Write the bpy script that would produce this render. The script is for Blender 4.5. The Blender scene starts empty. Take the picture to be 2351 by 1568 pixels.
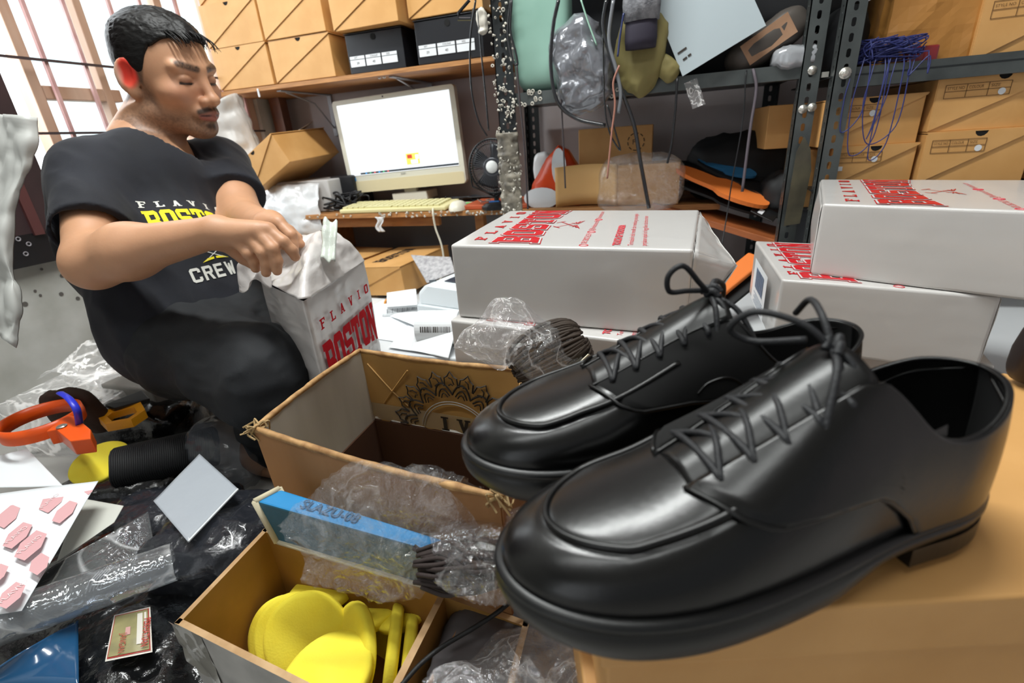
import bpy, bmesh, math, random
import numpy as np
from mathutils import Vector, Matrix, Euler
from mathutils.bvhtree import BVHTree
from mathutils.geometry import tessellate_polygon
sin, cos, pi, R = math.sin, math.cos, math.pi, math.radians
S = bpy.context.scene
COL = S.collection

# ---------------------------------------------------------------- camera
FPX, IW, IH = 1110.0, 2351.0, 1568.0
CAMZ = 0.58
psi, tilt, roll = R(19.5), R(22.7), R(4.3)
Fv = Vector((-sin(psi)*cos(tilt), cos(psi)*cos(tilt), -sin(tilt)))
R0 = Vector((cos(psi), sin(psi), 0)); U0 = R0.cross(Fv)
Rv = R0*cos(roll) - U0*sin(roll); Uv = U0*cos(roll) + R0*sin(roll)
CP = Vector((0, 0, CAMZ))
cd = bpy.data.cameras.new('camera'); cam = bpy.data.objects.new('camera', cd); COL.objects.link(cam)
cd.sensor_width = 36.0; cd.lens = FPX/IW*36.0; cd.clip_start = 0.01; cd.clip_end = 100
m3 = Matrix((Rv, Uv, -Fv)).transposed()
cam.matrix_world = Matrix.Translation(CP) @ m3.to_4x4()
cd.dof.use_dof = True; cd.dof.focus_distance = 0.62; cd.dof.aperture_fstop = 6.3
S.camera = cam
S.view_settings.view_transform = 'Standard'; S.view_settings.look = 'None'
S.view_settings.gamma = 1.0; S.view_settings.exposure = 0.0
S.view_settings.use_curve_mapping = False

# ---------------------------------------------------------------- world: bright daylight outside the window side (-x), a dim added fill elsewhere
wd = bpy.data.worlds.new('world'); S.world = wd; wd.use_nodes = True
nt = wd.node_tree; nt.nodes.clear()
tc = nt.nodes.new('ShaderNodeTexCoord'); sx = nt.nodes.new('ShaderNodeSeparateXYZ')
mr = nt.nodes.new('ShaderNodeMapRange'); mr.inputs['From Min'].default_value = -0.75; mr.inputs['From Max'].default_value = 0.0
mr.inputs['To Min'].default_value = 3.0; mr.inputs['To Max'].default_value = 0.26
bg = nt.nodes.new('ShaderNodeBackground'); bg.inputs['Color'].default_value = (0.93, 0.97, 1.0, 1)
ow = nt.nodes.new('ShaderNodeOutputWorld')
nt.links.new(tc.outputs['Generated'], sx.inputs[0]); nt.links.new(sx.outputs['X'], mr.inputs['Value'])
nt.links.new(mr.outputs[0], bg.inputs['Strength']); nt.links.new(bg.outputs[0], ow.inputs[0])

def area(name, loc, aim, sx_, sy_, power, color=(1, 1, 1)):
    l = bpy.data.lights.new(name, 'AREA'); l.shape = 'RECTANGLE'; l.size = sx_; l.size_y = sy_
    l.energy = power; l.color = color
    o = bpy.data.objects.new(name, l); COL.objects.link(o); o.location = loc
    o.rotation_euler = (Vector(aim)-Vector(loc)).to_track_quat('-Z', 'Y').to_euler()
    return o
# daylight falling in through the window, and the room's ceiling tube lamp
area('window_daylight', (-2.05, 0.65, 1.30), (-0.6, 1.0, 0.5), 1.5, 1.2, 75, (0.9, 0.96, 1.0))
area('ceiling_tube_light', (-0.50, 0.62, 2.05), (-0.50, 0.62, 0), 1.2, 0.12, 41, (0.97, 1.0, 0.98))
area('front_fill_light', (-0.45, -0.25, 2.05), (-0.45, -0.25, 0), 1.2, 0.12, 9, (0.97, 1.0, 0.98))  # added unseen fill lamp above the camera, brightens the foreground

# ---------------------------------------------------------------- unprojection
def ray(x, y): return Fv + Rv*((x-IW/2)/FPX) + Uv*((IH/2-y)/FPX)
def P(x, y, d): return CP + ray(x, y)*d
def PZ(x, y, z): r = ray(x, y); return CP + r*((z-CAMZ)/r.z)
def PY(x, y, Y): r = ray(x, y); return CP + r*(Y/r.y)
def PX(x, y, X): r = ray(x, y); return CP + r*(X/r.x)

fw = R0.copy(); lf = Vector((-sin(psi), cos(psi), 0)); UPV = Vector((0, 0, 1))

# ---------------------------------------------------------------- materials
def hexc(h):
    if not isinstance(h, str): return tuple(h)+(1,) if len(h) == 3 else h
    h = h.lstrip('#'); c = [int(h[i:i+2], 16)/255 for i in (0, 2, 4)]
    return tuple((x/12.92 if x <= .04045 else ((x+.055)/1.055)**2.4) for x in c)+(1,)
MATS = {}
def mat(name, color='#808080', rough=.6, metal=0, var=None, vscale=6, bump=0, bscale=40, btype='noise', alpha=1, coat=0,
        sss=0, spec=.5, emit=None, estr=0, attr=None, stretch=None, trans=0, sheen=0, bdist=.002, detail=4, bump2=None):
    if name in MATS: return MATS[name]
    m = bpy.data.materials.new(name); m.use_nodes = True; MATS[name] = m
    n = m.node_tree; b = n.nodes['Principled BSDF']; L = n.links.new
    b.inputs['Base Color'].default_value = hexc(color); b.inputs['Roughness'].default_value = rough
    b.inputs['Metallic'].default_value = metal; b.inputs['Specular IOR Level'].default_value = spec
    b.inputs['Alpha'].default_value = alpha; b.inputs['Coat Weight'].default_value = coat
    b.inputs['Coat Roughness'].default_value = .08; b.inputs['Transmission Weight'].default_value = trans
    if sheen: b.inputs['Sheen Weight'].default_value = sheen
    if sss:
        b.inputs['Subsurface Weight'].default_value = sss; b.inputs['Subsurface Radius'].default_value = (.012, .005, .003)
        b.inputs['Subsurface Scale'].default_value = 1.0
    if emit: b.inputs['Emission Color'].default_value = hexc(emit); b.inputs['Emission Strength'].default_value = estr
    co = n.nodes.new('ShaderNodeTexCoord'); mp = n.nodes.new('ShaderNodeMapping'); L(co.outputs['Object'], mp.inputs[0])
    if stretch: mp.inputs['Scale'].default_value = stretch
    base = None
    if attr:
        at = n.nodes.new('ShaderNodeVertexColor'); at.layer_name = attr; base = at.outputs[0]; L(base, b.inputs['Base Color'])
    if var:
        nz = n.nodes.new('ShaderNodeTexNoise'); nz.inputs['Scale'].default_value = vscale; nz.inputs['Detail'].default_value = detail
        L(mp.outputs[0], nz.inputs['Vector'])
        rp = n.nodes.new('ShaderNodeMapRange'); rp.inputs['From Min'].default_value = .35; rp.inputs['From Max'].default_value = .68
        L(nz.outputs['Fac'], rp.inputs['Value'])
        mx = n.nodes.new('ShaderNodeMix'); mx.data_type = 'RGBA'
        mx.inputs[6].default_value = hexc(color); mx.inputs[7].default_value = hexc(var)
        L(rp.outputs[0], mx.inputs[0])
        if base: L(base, mx.inputs[6])
        L(mx.outputs[2], b.inputs['Base Color'])
    prev = None
    for (bs, sc_, ty, ds) in ([(bump, bscale, btype, bdist)] if bump else []) + (bump2 or []):
        if ty == 'noise':
            t = n.nodes.new('ShaderNodeTexNoise'); t.inputs['Scale'].default_value = sc_; t.inputs['Detail'].default_value = 5; out = t.outputs['Fac']
        elif ty == 'ridge':
            t = n.nodes.new('ShaderNodeTexNoise'); t.noise_type = 'RIDGED_MULTIFRACTAL'; t.inputs['Scale'].default_value = sc_; t.inputs['Detail'].default_value = 3; out = t.outputs['Fac']
        elif ty == 'wave':
            t = n.nodes.new('ShaderNodeTexWave'); t.inputs['Scale'].default_value = sc_; t.inputs['Distortion'].default_value = 1.5; out = t.outputs['Fac']
        else:
            t = n.nodes.new('ShaderNodeTexVoronoi'); t.inputs['Scale'].default_value = sc_; out = t.outputs['Distance']
        L(mp.outputs[0], t.inputs['Vector'])
        bp = n.nodes.new('ShaderNodeBump'); bp.inputs['Strength'].default_value = bs; bp.inputs['Distance'].default_value = ds
        L(out, bp.inputs['Height'])
        if prev: L(prev, bp.inputs['Normal'])
        prev = bp.outputs[0]
    if prev: L(prev, b.inputs['Normal'])
    return m

def clear_film(name, tint='#ffffff', haze=.12, rough=.12, bscale=60, bstr=.9, dist=.004, gl=.5, base=(.97, .97, .98)):
    """thin clear plastic film: see-through, with creased glints and a little haze along the creases"""
    if name in MATS: return MATS[name]
    m = bpy.data.materials.new(name); m.use_nodes = True; MATS[name] = m
    n = m.node_tree; n.nodes.clear(); L = n.links.new; N = n.nodes.new
    out = N('ShaderNodeOutputMaterial'); tr = N('ShaderNodeBsdfTransparent'); tr.inputs[0].default_value = (*base, 1)
    gs = N('ShaderNodeBsdfGlossy'); gs.inputs['Roughness'].default_value = rough
    df = N('ShaderNodeBsdfDiffuse'); df.inputs[0].default_value = hexc(tint)
    tl = N('ShaderNodeBsdfTranslucent'); tl.inputs[0].default_value = hexc(tint)
    co = N('ShaderNodeTexCoord')
    def rid(sc_, det, seed):
        mp = N('ShaderNodeMapping'); mp.inputs['Location'].default_value = (seed, seed*.7, seed*1.3); L(co.outputs['Object'], mp.inputs[0])
        r = N('ShaderNodeTexNoise'); r.inputs['Scale'].default_value = sc_; r.inputs['Detail'].default_value = det; r.inputs['Distortion'].default_value = .6
        L(mp.outputs[0], r.inputs['Vector'])
        a1 = N('ShaderNodeMath'); a1.operation = 'SUBTRACT'; a1.inputs[1].default_value = .5; L(r.outputs['Fac'], a1.inputs[0])
        a2 = N('ShaderNodeMath'); a2.operation = 'ABSOLUTE'; L(a1.outputs[0], a2.inputs[0]); return a2.outputs[0]
    r1, r2 = rid(bscale*2.1, 4, 0), rid(bscale*.55, 3, 5)
    b1 = N('ShaderNodeBump'); b1.inputs['Strength'].default_value = bstr; b1.inputs['Distance'].default_value = dist*1.4; b1.invert = True
    b2 = N('ShaderNodeBump'); b2.inputs['Strength'].default_value = bstr; b2.inputs['Distance'].default_value = dist*3; b2.invert = True
    L(r1, b1.inputs['Height']); L(r2, b2.inputs['Height']); L(b1.outputs[0], b2.inputs['Normal'])
    L(b2.outputs[0], gs.inputs['Normal']); L(b2.outputs[0], df.inputs['Normal'])
    fr = N('ShaderNodeLayerWeight'); fr.inputs[0].default_value = .3; L(b2.outputs[0], fr.inputs['Normal'])
    mg = N('ShaderNodeMapRange'); mg.inputs['To Min'].default_value = gl*.14; mg.inputs['To Max'].default_value = gl*.8
    L(fr.outputs['Facing'], mg.inputs['Value'])
    ds = N('ShaderNodeAddShader'); L(df.outputs[0], ds.inputs[0]); L(tl.outputs[0], ds.inputs[1])
    hz = N('ShaderNodeMapRange'); hz.inputs['From Min'].default_value = .0; hz.inputs['From Max'].default_value = .035
    hz.inputs['To Min'].default_value = min(1, haze*2.6); hz.inputs['To Max'].default_value = haze*.5; L(r2, hz.inputs['Value'])
    m1 = N('ShaderNodeMixShader'); L(hz.outputs[0], m1.inputs[0]); L(tr.outputs[0], m1.inputs[1]); L(ds.outputs[0], m1.inputs[2])
    m2 = N('ShaderNodeMixShader'); L(mg.outputs[0], m2.inputs[0]); L(m1.outputs[0], m2.inputs[1]); L(gs.outputs[0], m2.inputs[2])
    L(m2.outputs[0], out.inputs[0])
    return m

# ---------------------------------------------------------------- object helpers
def tag(o, label=None, cat=None, group=None, kind=None):
    if label: o['label'] = label
    if cat: o['category'] = cat
    if group: o['group'] = group
    if kind: o['kind'] = kind
    return o
def thing(name, label, cat, loc=(0, 0, 0), rot=(0, 0, 0), group=None):
    o = bpy.data.objects.new(name, None); COL.objects.link(o); o.empty_display_size = .02
    o.location = loc; o.rotation_euler = rot if not isinstance(rot, (int, float)) else (0, 0, rot)
    return tag(o, label, cat, group)
def kids(o): return [c for c in bpy.data.objects if c.parent == o]
def copy_tree(o, parent=None):
    c = o.copy(); COL.objects.link(c); c.parent = parent
    for ch in kids(o): copy_tree(ch, c)
    return c

class MB:
    def __init__(s): s.v = []; s.f = []; s.mi = []; s.col = None
    def add(s, vs, fs, M=None, mi=0):
        k = len(s.v)
        s.v += [tuple(M @ Vector(v)) if M else tuple(v) for v in vs]
        s.f += [tuple(i+k for i in f) for f in fs]; s.mi += [mi]*len(fs)
        return s
    def box(s, c, d, rot=None, mi=0):
        x, y, z = d[0]/2, d[1]/2, d[2]/2
        M = Matrix.Translation(c) @ (Euler(rot).to_matrix().to_4x4() if rot else Matrix())
        vs = [(a*x, b*y, e*z) for a in (-1, 1) for b in (-1, 1) for e in (-1, 1)]
        return s.add(vs, [(0, 1, 3, 2), (4, 6, 7, 5), (0, 4, 5, 1), (2, 3, 7, 6), (0, 2, 6, 4), (1, 5, 7, 3)], M, mi)
    def hexa(s, b, t, mi=0):      # bottom 4 + top 4 points, both counter-clockwise from above
        return s.add(list(b)+list(t), [(3, 2, 1, 0), (4, 5, 6, 7), (0, 1, 5, 4), (1, 2, 6, 5), (2, 3, 7, 6), (3, 0, 4, 7)], None, mi)
    def prism(s, poly, z0, z1, M=None, mi=0):
        n = len(poly)
        vs = [(p[0], p[1], z0) for p in poly]+[(p[0], p[1], z1) for p in poly]
        tr = tessellate_polygon([[Vector((p[0], p[1], 0)) for p in poly]])
        fs = [tuple(t) for t in tr]+[tuple(i+n for i in reversed(t)) for t in tr]
        fs += [(i, (i+1) % n, (i+1) % n+n, i+n) for i in range(n)]
        return s.add(vs, fs, M, mi)
    def tube(s, pts, r, n=8, mi=0, closed=False, caps=True, flat=1.0):
        pts = [Vector(p) for p in pts]; N = len(pts)
        rr = r if hasattr(r, '__len__') else [r]*N
        vs = []; fs = []; up = None
        for i, p in enumerate(pts):
            a = pts[(i-1) % N] if (closed or i > 0) else p; b = pts[(i+1) % N] if (closed or i < N-1) else p
            t = (b-a); t = t.normalized() if t.length > 1e-9 else Vector((0, 0, 1))
            if up is None:
                up = Vector((0, 0, 1)) if abs(t.z) < .9 else Vector((1, 0, 0))
            up = (up - t*up.dot(t)); up = up.normalized() if up.length > 1e-6 else t.orthogonal().normalized()
            w = t.cross(up)
            for k in range(n):
                a_ = 2*pi*k/n; vs.append(p + up*(cos(a_)*rr[i]*flat) + w*(sin(a_)*rr[i]))
        for i in range(N-1 if not closed else N):
            j = (i+1) % N
            for k in range(n):
                fs.append((i*n+k, i*n+(k+1) % n, j*n+(k+1) % n, j*n+k))
        if caps and not closed:
            fs.append(tuple(range(n-1, -1, -1))); fs.append(tuple((N-1)*n+k for k in range(n)))
        return s.add(vs, fs, None, mi)
    def lathe(s, prof, n=32, M=None, mi=0):
        vs = []; fs = []
        for (r, z) in prof:
            for k in range(n): vs.append((r*cos(2*pi*k/n), r*sin(2*pi*k/n), z))
        for i in range(len(prof)-1):
            for k in range(n):
                fs.append((i*n+k, i*n+(k+1) % n, (i+1)*n+(k+1) % n, (i+1)*n+k))
        return s.add(vs, fs, M, mi)
    def grid(s, fn, nu, nv, mi=0, M=None, wrapu=False):
        vs = [fn(i/(nu if wrapu else nu-1), j/(nv-1)) for j in range(nv) for i in range(nu)]
        fs = []
        for j in range(nv-1):
            for i in range(nu if wrapu else nu-1):
                a = j*nu+i; b = j*nu+(i+1) % nu
                fs.append((a, b, b+nu, a+nu))
        return s.add(vs, fs, M, mi)
    def build(s, name, mats, parent=None, world=False, bevel=0, bseg=2, smooth=False, solid=0, sub=0, auto=False, weld=False, off=-1):
        me = bpy.data.meshes.new(name)
        V = s.v
        if world and parent is not None:
            l = parent.location if isinstance(parent, bpy.types.Object) else Vector(parent)
            pp = parent.parent if isinstance(parent, bpy.types.Object) else None
            while pp is not None: l = l+pp.location; pp = pp.parent
            V = [(v[0]-l[0], v[1]-l[1], v[2]-l[2]) for v in s.v]
        me.from_pydata(V, [], s.f)
        if not isinstance(mats, (list, tuple)): mats = [mats]
        for m in mats: me.materials.append(m)
        if len(mats) > 1: me.polygons.foreach_set('material_index', s.mi)
        if weld or auto:
            b = bmesh.new(); b.from_mesh(me)
            if weld: bmesh.ops.remove_doubles(b, verts=b.verts, dist=1e-5)
            bmesh.ops.recalc_face_normals(b, faces=b.faces); b.to_mesh(me); b.free()
        if smooth: me.polygons.foreach_set('use_smooth', [True]*len(me.polygons))
        me.update()
        o = bpy.data.objects.new(name, me); COL.objects.link(o); o.parent = parent
        if bevel:
            q = o.modifiers.new('b', 'BEVEL'); q.width = bevel; q.segments = bseg; q.limit_method = 'ANGLE'; q.angle_limit = R(40)
        if solid:
            q = o.modifiers.new('s', 'SOLIDIFY'); q.thickness = solid; q.offset = off
        if sub:
            q = o.modifiers.new('u', 'SUBSURF'); q.levels = sub; q.render_levels = sub
        return o

def solo(mb, name, m, label, cat, group=None, kind=None, origin=None, **kw):
    """a thing that is one mesh; origin = world point of its base"""
    if origin is not None:
        o0 = Vector(origin); mb.v = [(v[0]-o0.x, v[1]-o0.y, v[2]-o0.z) for v in mb.v]
    o = mb.build(name, m, None, **kw)
    if origin is not None: o.location = origin
    return tag(o, label, cat, group, kind)

def smooth_path(pts, n=8):
    pts = [Vector(p) for p in pts]
    if len(pts) < 3: return [pts[0].lerp(pts[-1], i/n) for i in range(n+1)]
    out = []
    Q = [pts[0]*2-pts[1]]+pts+[pts[-1]*2-pts[-2]]
    for i in range(1, len(Q)-2):
        a, b, c, d = Q[i-1], Q[i], Q[i+1], Q[i+2]
        for k in range(n):
            t = k/n
            out.append(.5*((2*b)+(c-a)*t+(2*a-5*b+4*c-d)*t*t+(3*b-a-3*c+d)*t**3))
    out.append(pts[-1]); return out

# value noise, vectorised
_rs = np.random.RandomState(7); _perm = _rs.rand(64, 64, 64).astype(np.float32)
def vnoise(p, scale=1.0, seed=0):
    p = np.asarray(p, np.float64)*scale + np.array([seed*7.31+100, seed*3.77+100, seed*5.19+100])
    i = np.floor(p).astype(int); f = p-i; f = f*f*(3-2*f); o = 0
    for a in (0, 1):
        for b in (0, 1):
            for c in (0, 1):
                w = (f[..., 0] if a else 1-f[..., 0])*(f[..., 1] if b else 1-f[..., 1])*(f[..., 2] if c else 1-f[..., 2])
                o = o + w*_perm[(i[..., 0]+a) % 64, (i[..., 1]+b) % 64, (i[..., 2]+c) % 64]
    return o*2-1
def fbm(p, scale=1.0, seed=0, oct=3, ridged=False):
    o = 0; a = 1; t = 0
    for k in range(oct):
        n = vnoise(p, scale*2**k, seed+k)
        if ridged: n = 1-2*np.abs(n)
        o = o+a*n; t += a; a *= .5
    return o/t
def displace(o, fn):
    """fn(coords Nx3, normals Nx3) -> new coords"""
    me = o.data; n = len(me.vertices)
    c = np.empty(n*3); me.vertices.foreach_get('co', c); c = c.reshape(-1, 3)
    nn = np.empty(n*3); me.vertices.foreach_get('normal', nn); nn = nn.reshape(-1, 3)
    me.vertices.foreach_set('co', fn(c, nn).reshape(-1)); me.update()
def crumple(o, amp, scale, seed=0, ridged=True, oct=3):
    displace(o, lambda c, n: c+n*(amp*fbm(c, scale, seed, oct, ridged))[:, None])

# ---------------------------------------------------------------- blocky lettering: convex pieces on a 5 x 7 field
def _slab(x0, y0, x1, y1): return [(x0, y0), (x1, y0), (x1, y1), (x0, y1)]
def glyph(ch, t=1.35, sf=.45):
    W_, H_, c = 5.0, 7.0, .9
    if ch in 'OD0':
        l = [(0, c), (c, 0), (t+.3, 0), (t+.3, H_), (c, H_), (0, H_-c)] if ch != 'D' else _slab(.5, 0, .5+t, H_)
        r = [(W_, c), (W_, H_-c), (W_-c, H_), (W_-t-.3, H_), (W_-t-.3, 0), (W_-c, 0)]
        return [l, r, _slab(t, H_-t, W_-t, H_), _slab(t, 0, W_-t, t)]
    if ch == 'B':
        return [_slab(.6, 0, .6+t, H_), _slab(0, H_-sf*2, 1, H_), _slab(0, 0, 1, sf*2), _slab(1, H_-t, W_-1, H_), _slab(1, 0, W_-1, t), _slab(1, 3.5-t*.45, W_-.9, 3.5+t*.45),
                [(W_-t, 3.5), (W_-.6, 3.5), (W_-.1, 4.0), (W_-.1, H_-c), (W_-c, H_), (W_-t, H_)],
                [(W_-t, 0), (W_-c, 0), (W_, c), (W_, 3.0), (W_-.5, 3.5), (W_-t, 3.5)]]
    if ch == 'S':
        return [[(0, H_-c), (0, 3.9), (c*.6, 3.0), (t, 3.0), (t, H_), (c, H_)], _slab(1, H_-t, W_-t*.5, H_), _slab(t*.5, 3.5-t/2+.1, W_-t*.5, 3.5+t/2-.1),
                [(W_-t, 0), (W_-c, 0), (W_, c), (W_, 3.1), (W_-.6, 4.0), (W_-t, 4.0)], _slab(t*.5, 0, W_-1, t),
                _slab(W_-t, H_-t-1.0, W_, H_), _slab(0, 0, t, t+1.0)]
    if ch == 'T':
        return [_slab(0, H_-t, W_, H_), _slab(2.5-t*.55, 0, 2.5+t*.55, H_), _slab(0, H_-t-1.0, 1.0, H_-t), _slab(W_-1, H_-t-1.0, W_, H_-t), _slab(1.2, 0, W_-1.2, sf*2)]
    if ch == 'N':
        return [_slab(.4, 0, .4+t*.85, H_), _slab(W_-.4-t*.85, 0, W_-.4, H_), [(.4, H_), (.4+t*.2, H_-1.4), (W_-.8-t*.5, 0), (W_-.4, 0), (W_-.6, 1.6), (.5+t, H_)],
                _slab(0, 0, 2.0, sf*2), _slab(0, H_-sf*2, 1.4, H_), _slab(W_-2.0, H_-sf*2, W_, H_)]
    if ch == 'F':
        return [_slab(.7, 0, .7+t, H_), _slab(0, H_-sf*2.4, W_-.3, H_), _slab(1, 3.2, 3.6, 4.3), _slab(0, 0, 3, sf*2), _slab(W_-1.2, H_-2.2, W_-.3, H_)]
    if ch == 'L': return [_slab(.7, 0, .7+t, H_), _slab(0, H_-sf*2, 3, H_), _slab(0, 0, W_-.3, sf*2.4), _slab(W_-1.2, 0, W_-.3, 2.2)]
    if ch == 'A': return [[(.5, 0), (1.7, 0), (3.1, H_), (1.9, H_)], [(W_-.5, 0), (3.1, H_), (1.9, H_), (W_-1.9, 0)], _slab(1.2, 1.9, 3.8, 2.9), _slab(0, 0, 2.1, sf*1.8), _slab(W_-2.1, 0, W_, sf*1.8)]
    if ch == 'V': return [[(.5, H_), (1.9, 0), (3.1, 0), (1.8, H_)], [(W_-.5, H_), (W_-1.7, H_), (1.9, 0), (3.1, 0)], _slab(0, H_-sf*1.8, 2.1, H_), _slab(W_-2.1, H_-sf*1.8, W_, H_)]
    if ch == 'I': return [_slab(2.5-t*.5, 0, 2.5+t*.5, H_), _slab(1.1, 0, 3.9, sf*2), _slab(1.1, H_-sf*2, 3.9, H_)]
    if ch == 'C': return [[(0, c), (c, 0), (t, 0), (t, H_), (c, H_), (0, H_-c)], _slab(t, H_-t, W_-c, H_), _slab(t, 0, W_-c, t), [(W_-c, 0), (W_, c), (W_, 2.4), (W_-t, 2.4), (W_-t, 0)], [(W_-c, H_), (W_-t, H_), (W_-t, H_-2.4), (W_, H_-2.4), (W_, H_-c)]]
    if ch == 'E': return [_slab(0, 0, t, H_), _slab(0, H_-t, W_-.3, H_), _slab(0, 0, W_-.3, t), _slab(0, 3.5-t/2, W_-.9, 3.5+t/2)]
    if ch == 'R': return [_slab(0, 0, t, H_), _slab(0, H_-t, W_-1, H_), _slab(0, 3.1, W_-1, 3.1+t*.8), [(W_-t, 3.1), (W_-.6, 3.1), (W_, 3.9), (W_, H_-c), (W_-c, H_), (W_-t, H_)], [(2.2, 3.4), (W_-t-.1, 0), (W_, 0), (3.7, 3.4)]]
    if ch == 'W': return [[(0, H_), (1.1, 0), (2.2, 0), (1.2, H_)], [(1.1, 0), (2.2, 0), (3.1, H_-1), (2.1, H_-1)], [(2.1, H_-1), (3.1, H_-1), (4.1, 0), (3.0, 0)], [(3.0, 0), (4.1, 0), (5.2, H_), (4.0, H_)]]
    if ch == 'U': return [_slab(0, c, t, H_), _slab(W_-t, c, W_, H_), [(0, c), (c, 0), (W_-c, 0), (W_, c), (W_, t), (0, t)]]
    return []
def grow(poly, e):
    n = len(poly); out = []
    ar = sum(poly[i][0]*poly[(i+1) % n][1]-poly[(i+1) % n][0]*poly[i][1] for i in range(n))
    sg = 1 if ar > 0 else -1
    for i in range(n):
        p, a, b = Vector(poly[i]), Vector(poly[i-1]), Vector(poly[(i+1) % n])
        d1 = (p-a).normalized(); d2 = (b-p).normalized()
        n1 = Vector((d1.y, -d1.x))*sg; n2 = Vector((d2.y, -d2.x))*sg
        k = n1+n2; k = k/max(.35, k.length_squared)*2
        out.append((p.x+k.x*e, p.y+k.y*e))
    return out
def text_polys(txt, x0, y0, w, h, gap=.9, e=0, adv=None, arch=0):
    """pieces of a word inside the box x0..x0+w, y0..y0+h; arch bends it (more height at both ends)"""
    n = len(txt); tot = n*5+(n-1)*gap; sxx = w/tot; syy = h/7; out = []
    for i, ch in enumerate(txt):
        for pl in glyph(ch):
            q = []
            for (x, y) in (grow(pl, e) if e else pl):
                X = x+i*(5+gap); u = X/tot*2-1
                yy = y*(1+arch*u*u)
                q.append((x0+X*sxx, y0+h+(yy-7*(1+arch*u*u))*syy))
            out.append(q)
    return out
def decal(polys, O, ux, uy, off, mb=None, mi=0, sub=0, proj=None):
    mb = mb or MB(); O, ux, uy = Vector(O), Vector(ux), Vector(uy); nn = ux.cross(uy).normalized()
    for k, pl in enumerate(polys):
        vs = [O+ux*p[0]+uy*p[1]+nn*(off+.00003*(k % 8)) for p in pl]; mb.add(vs, [tuple(range(len(vs)))], None, mi)
    return mb
def font_mesh(txt, size=1.0, bold=0):
    cu = bpy.data.curves.new('t', 'FONT'); cu.body = txt; cu.size = size; cu.offset = bold
    ob = bpy.data.objects.new('t', cu); COL.objects.link(ob)
    dg = bpy.context.evaluated_depsgraph_get(); me = bpy.data.meshes.new_from_object(ob.evaluated_get(dg))
    vs = [v.co.copy() for v in me.vertices]; fs = [tuple(p.vertices) for p in me.polygons]
    bpy.data.objects.remove(ob); bpy.data.curves.remove(cu); bpy.data.meshes.remove(me)
    return vs, fs
def put_text(mb, txt, size, O, ux, uy, off, mi=0, bold=0, width=None):
    vs, fs = font_mesh(txt, size, bold)
    if width and vs:
        k = width/max(v.x for v in vs); vs = [Vector((v.x*k, v.y, 0)) for v in vs]
    O, ux, uy = Vector(O), Vector(ux), Vector(uy); nn = ux.cross(uy).normalized()
    return mb.add([O+ux*v.x+uy*v.y+nn*off for v in vs], fs, None, mi)
# ---------------------------------------------------------------- signed-distance modelling (one continuous skin per body)
A3 = lambda v: np.array([v[0], v[1], v[2]], float)
def s_caps(p, a, b, r1, r2=None):
    a, b = A3(a), A3(b); r2 = r1 if r2 is None else r2
    ab = b-a; t = np.clip(((p-a)@ab)/max(1e-12, ab@ab), 0, 1)
    return np.linalg.norm(p-(a+t[:, None]*ab), axis=1)-(r1+(r2-r1)*t)
def s_ell(p, c, r, M=None):
    q = p-A3(c)
    if M is not None: q = q@np.array(M)          # columns = local axes in world
    r = np.array(r, float); k0 = np.linalg.norm(q/r, axis=1); k1 = np.linalg.norm(q/(r*r), axis=1)
    return k0*(k0-1)/np.maximum(k1, 1e-9)
def smin(a, b, k):
    h = np.maximum(k-np.abs(a-b), 0)/k
    return np.minimum(a, b)-h*h*k*.25
def smax(a, b, k): return -smin(-a, -b, k)
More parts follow.
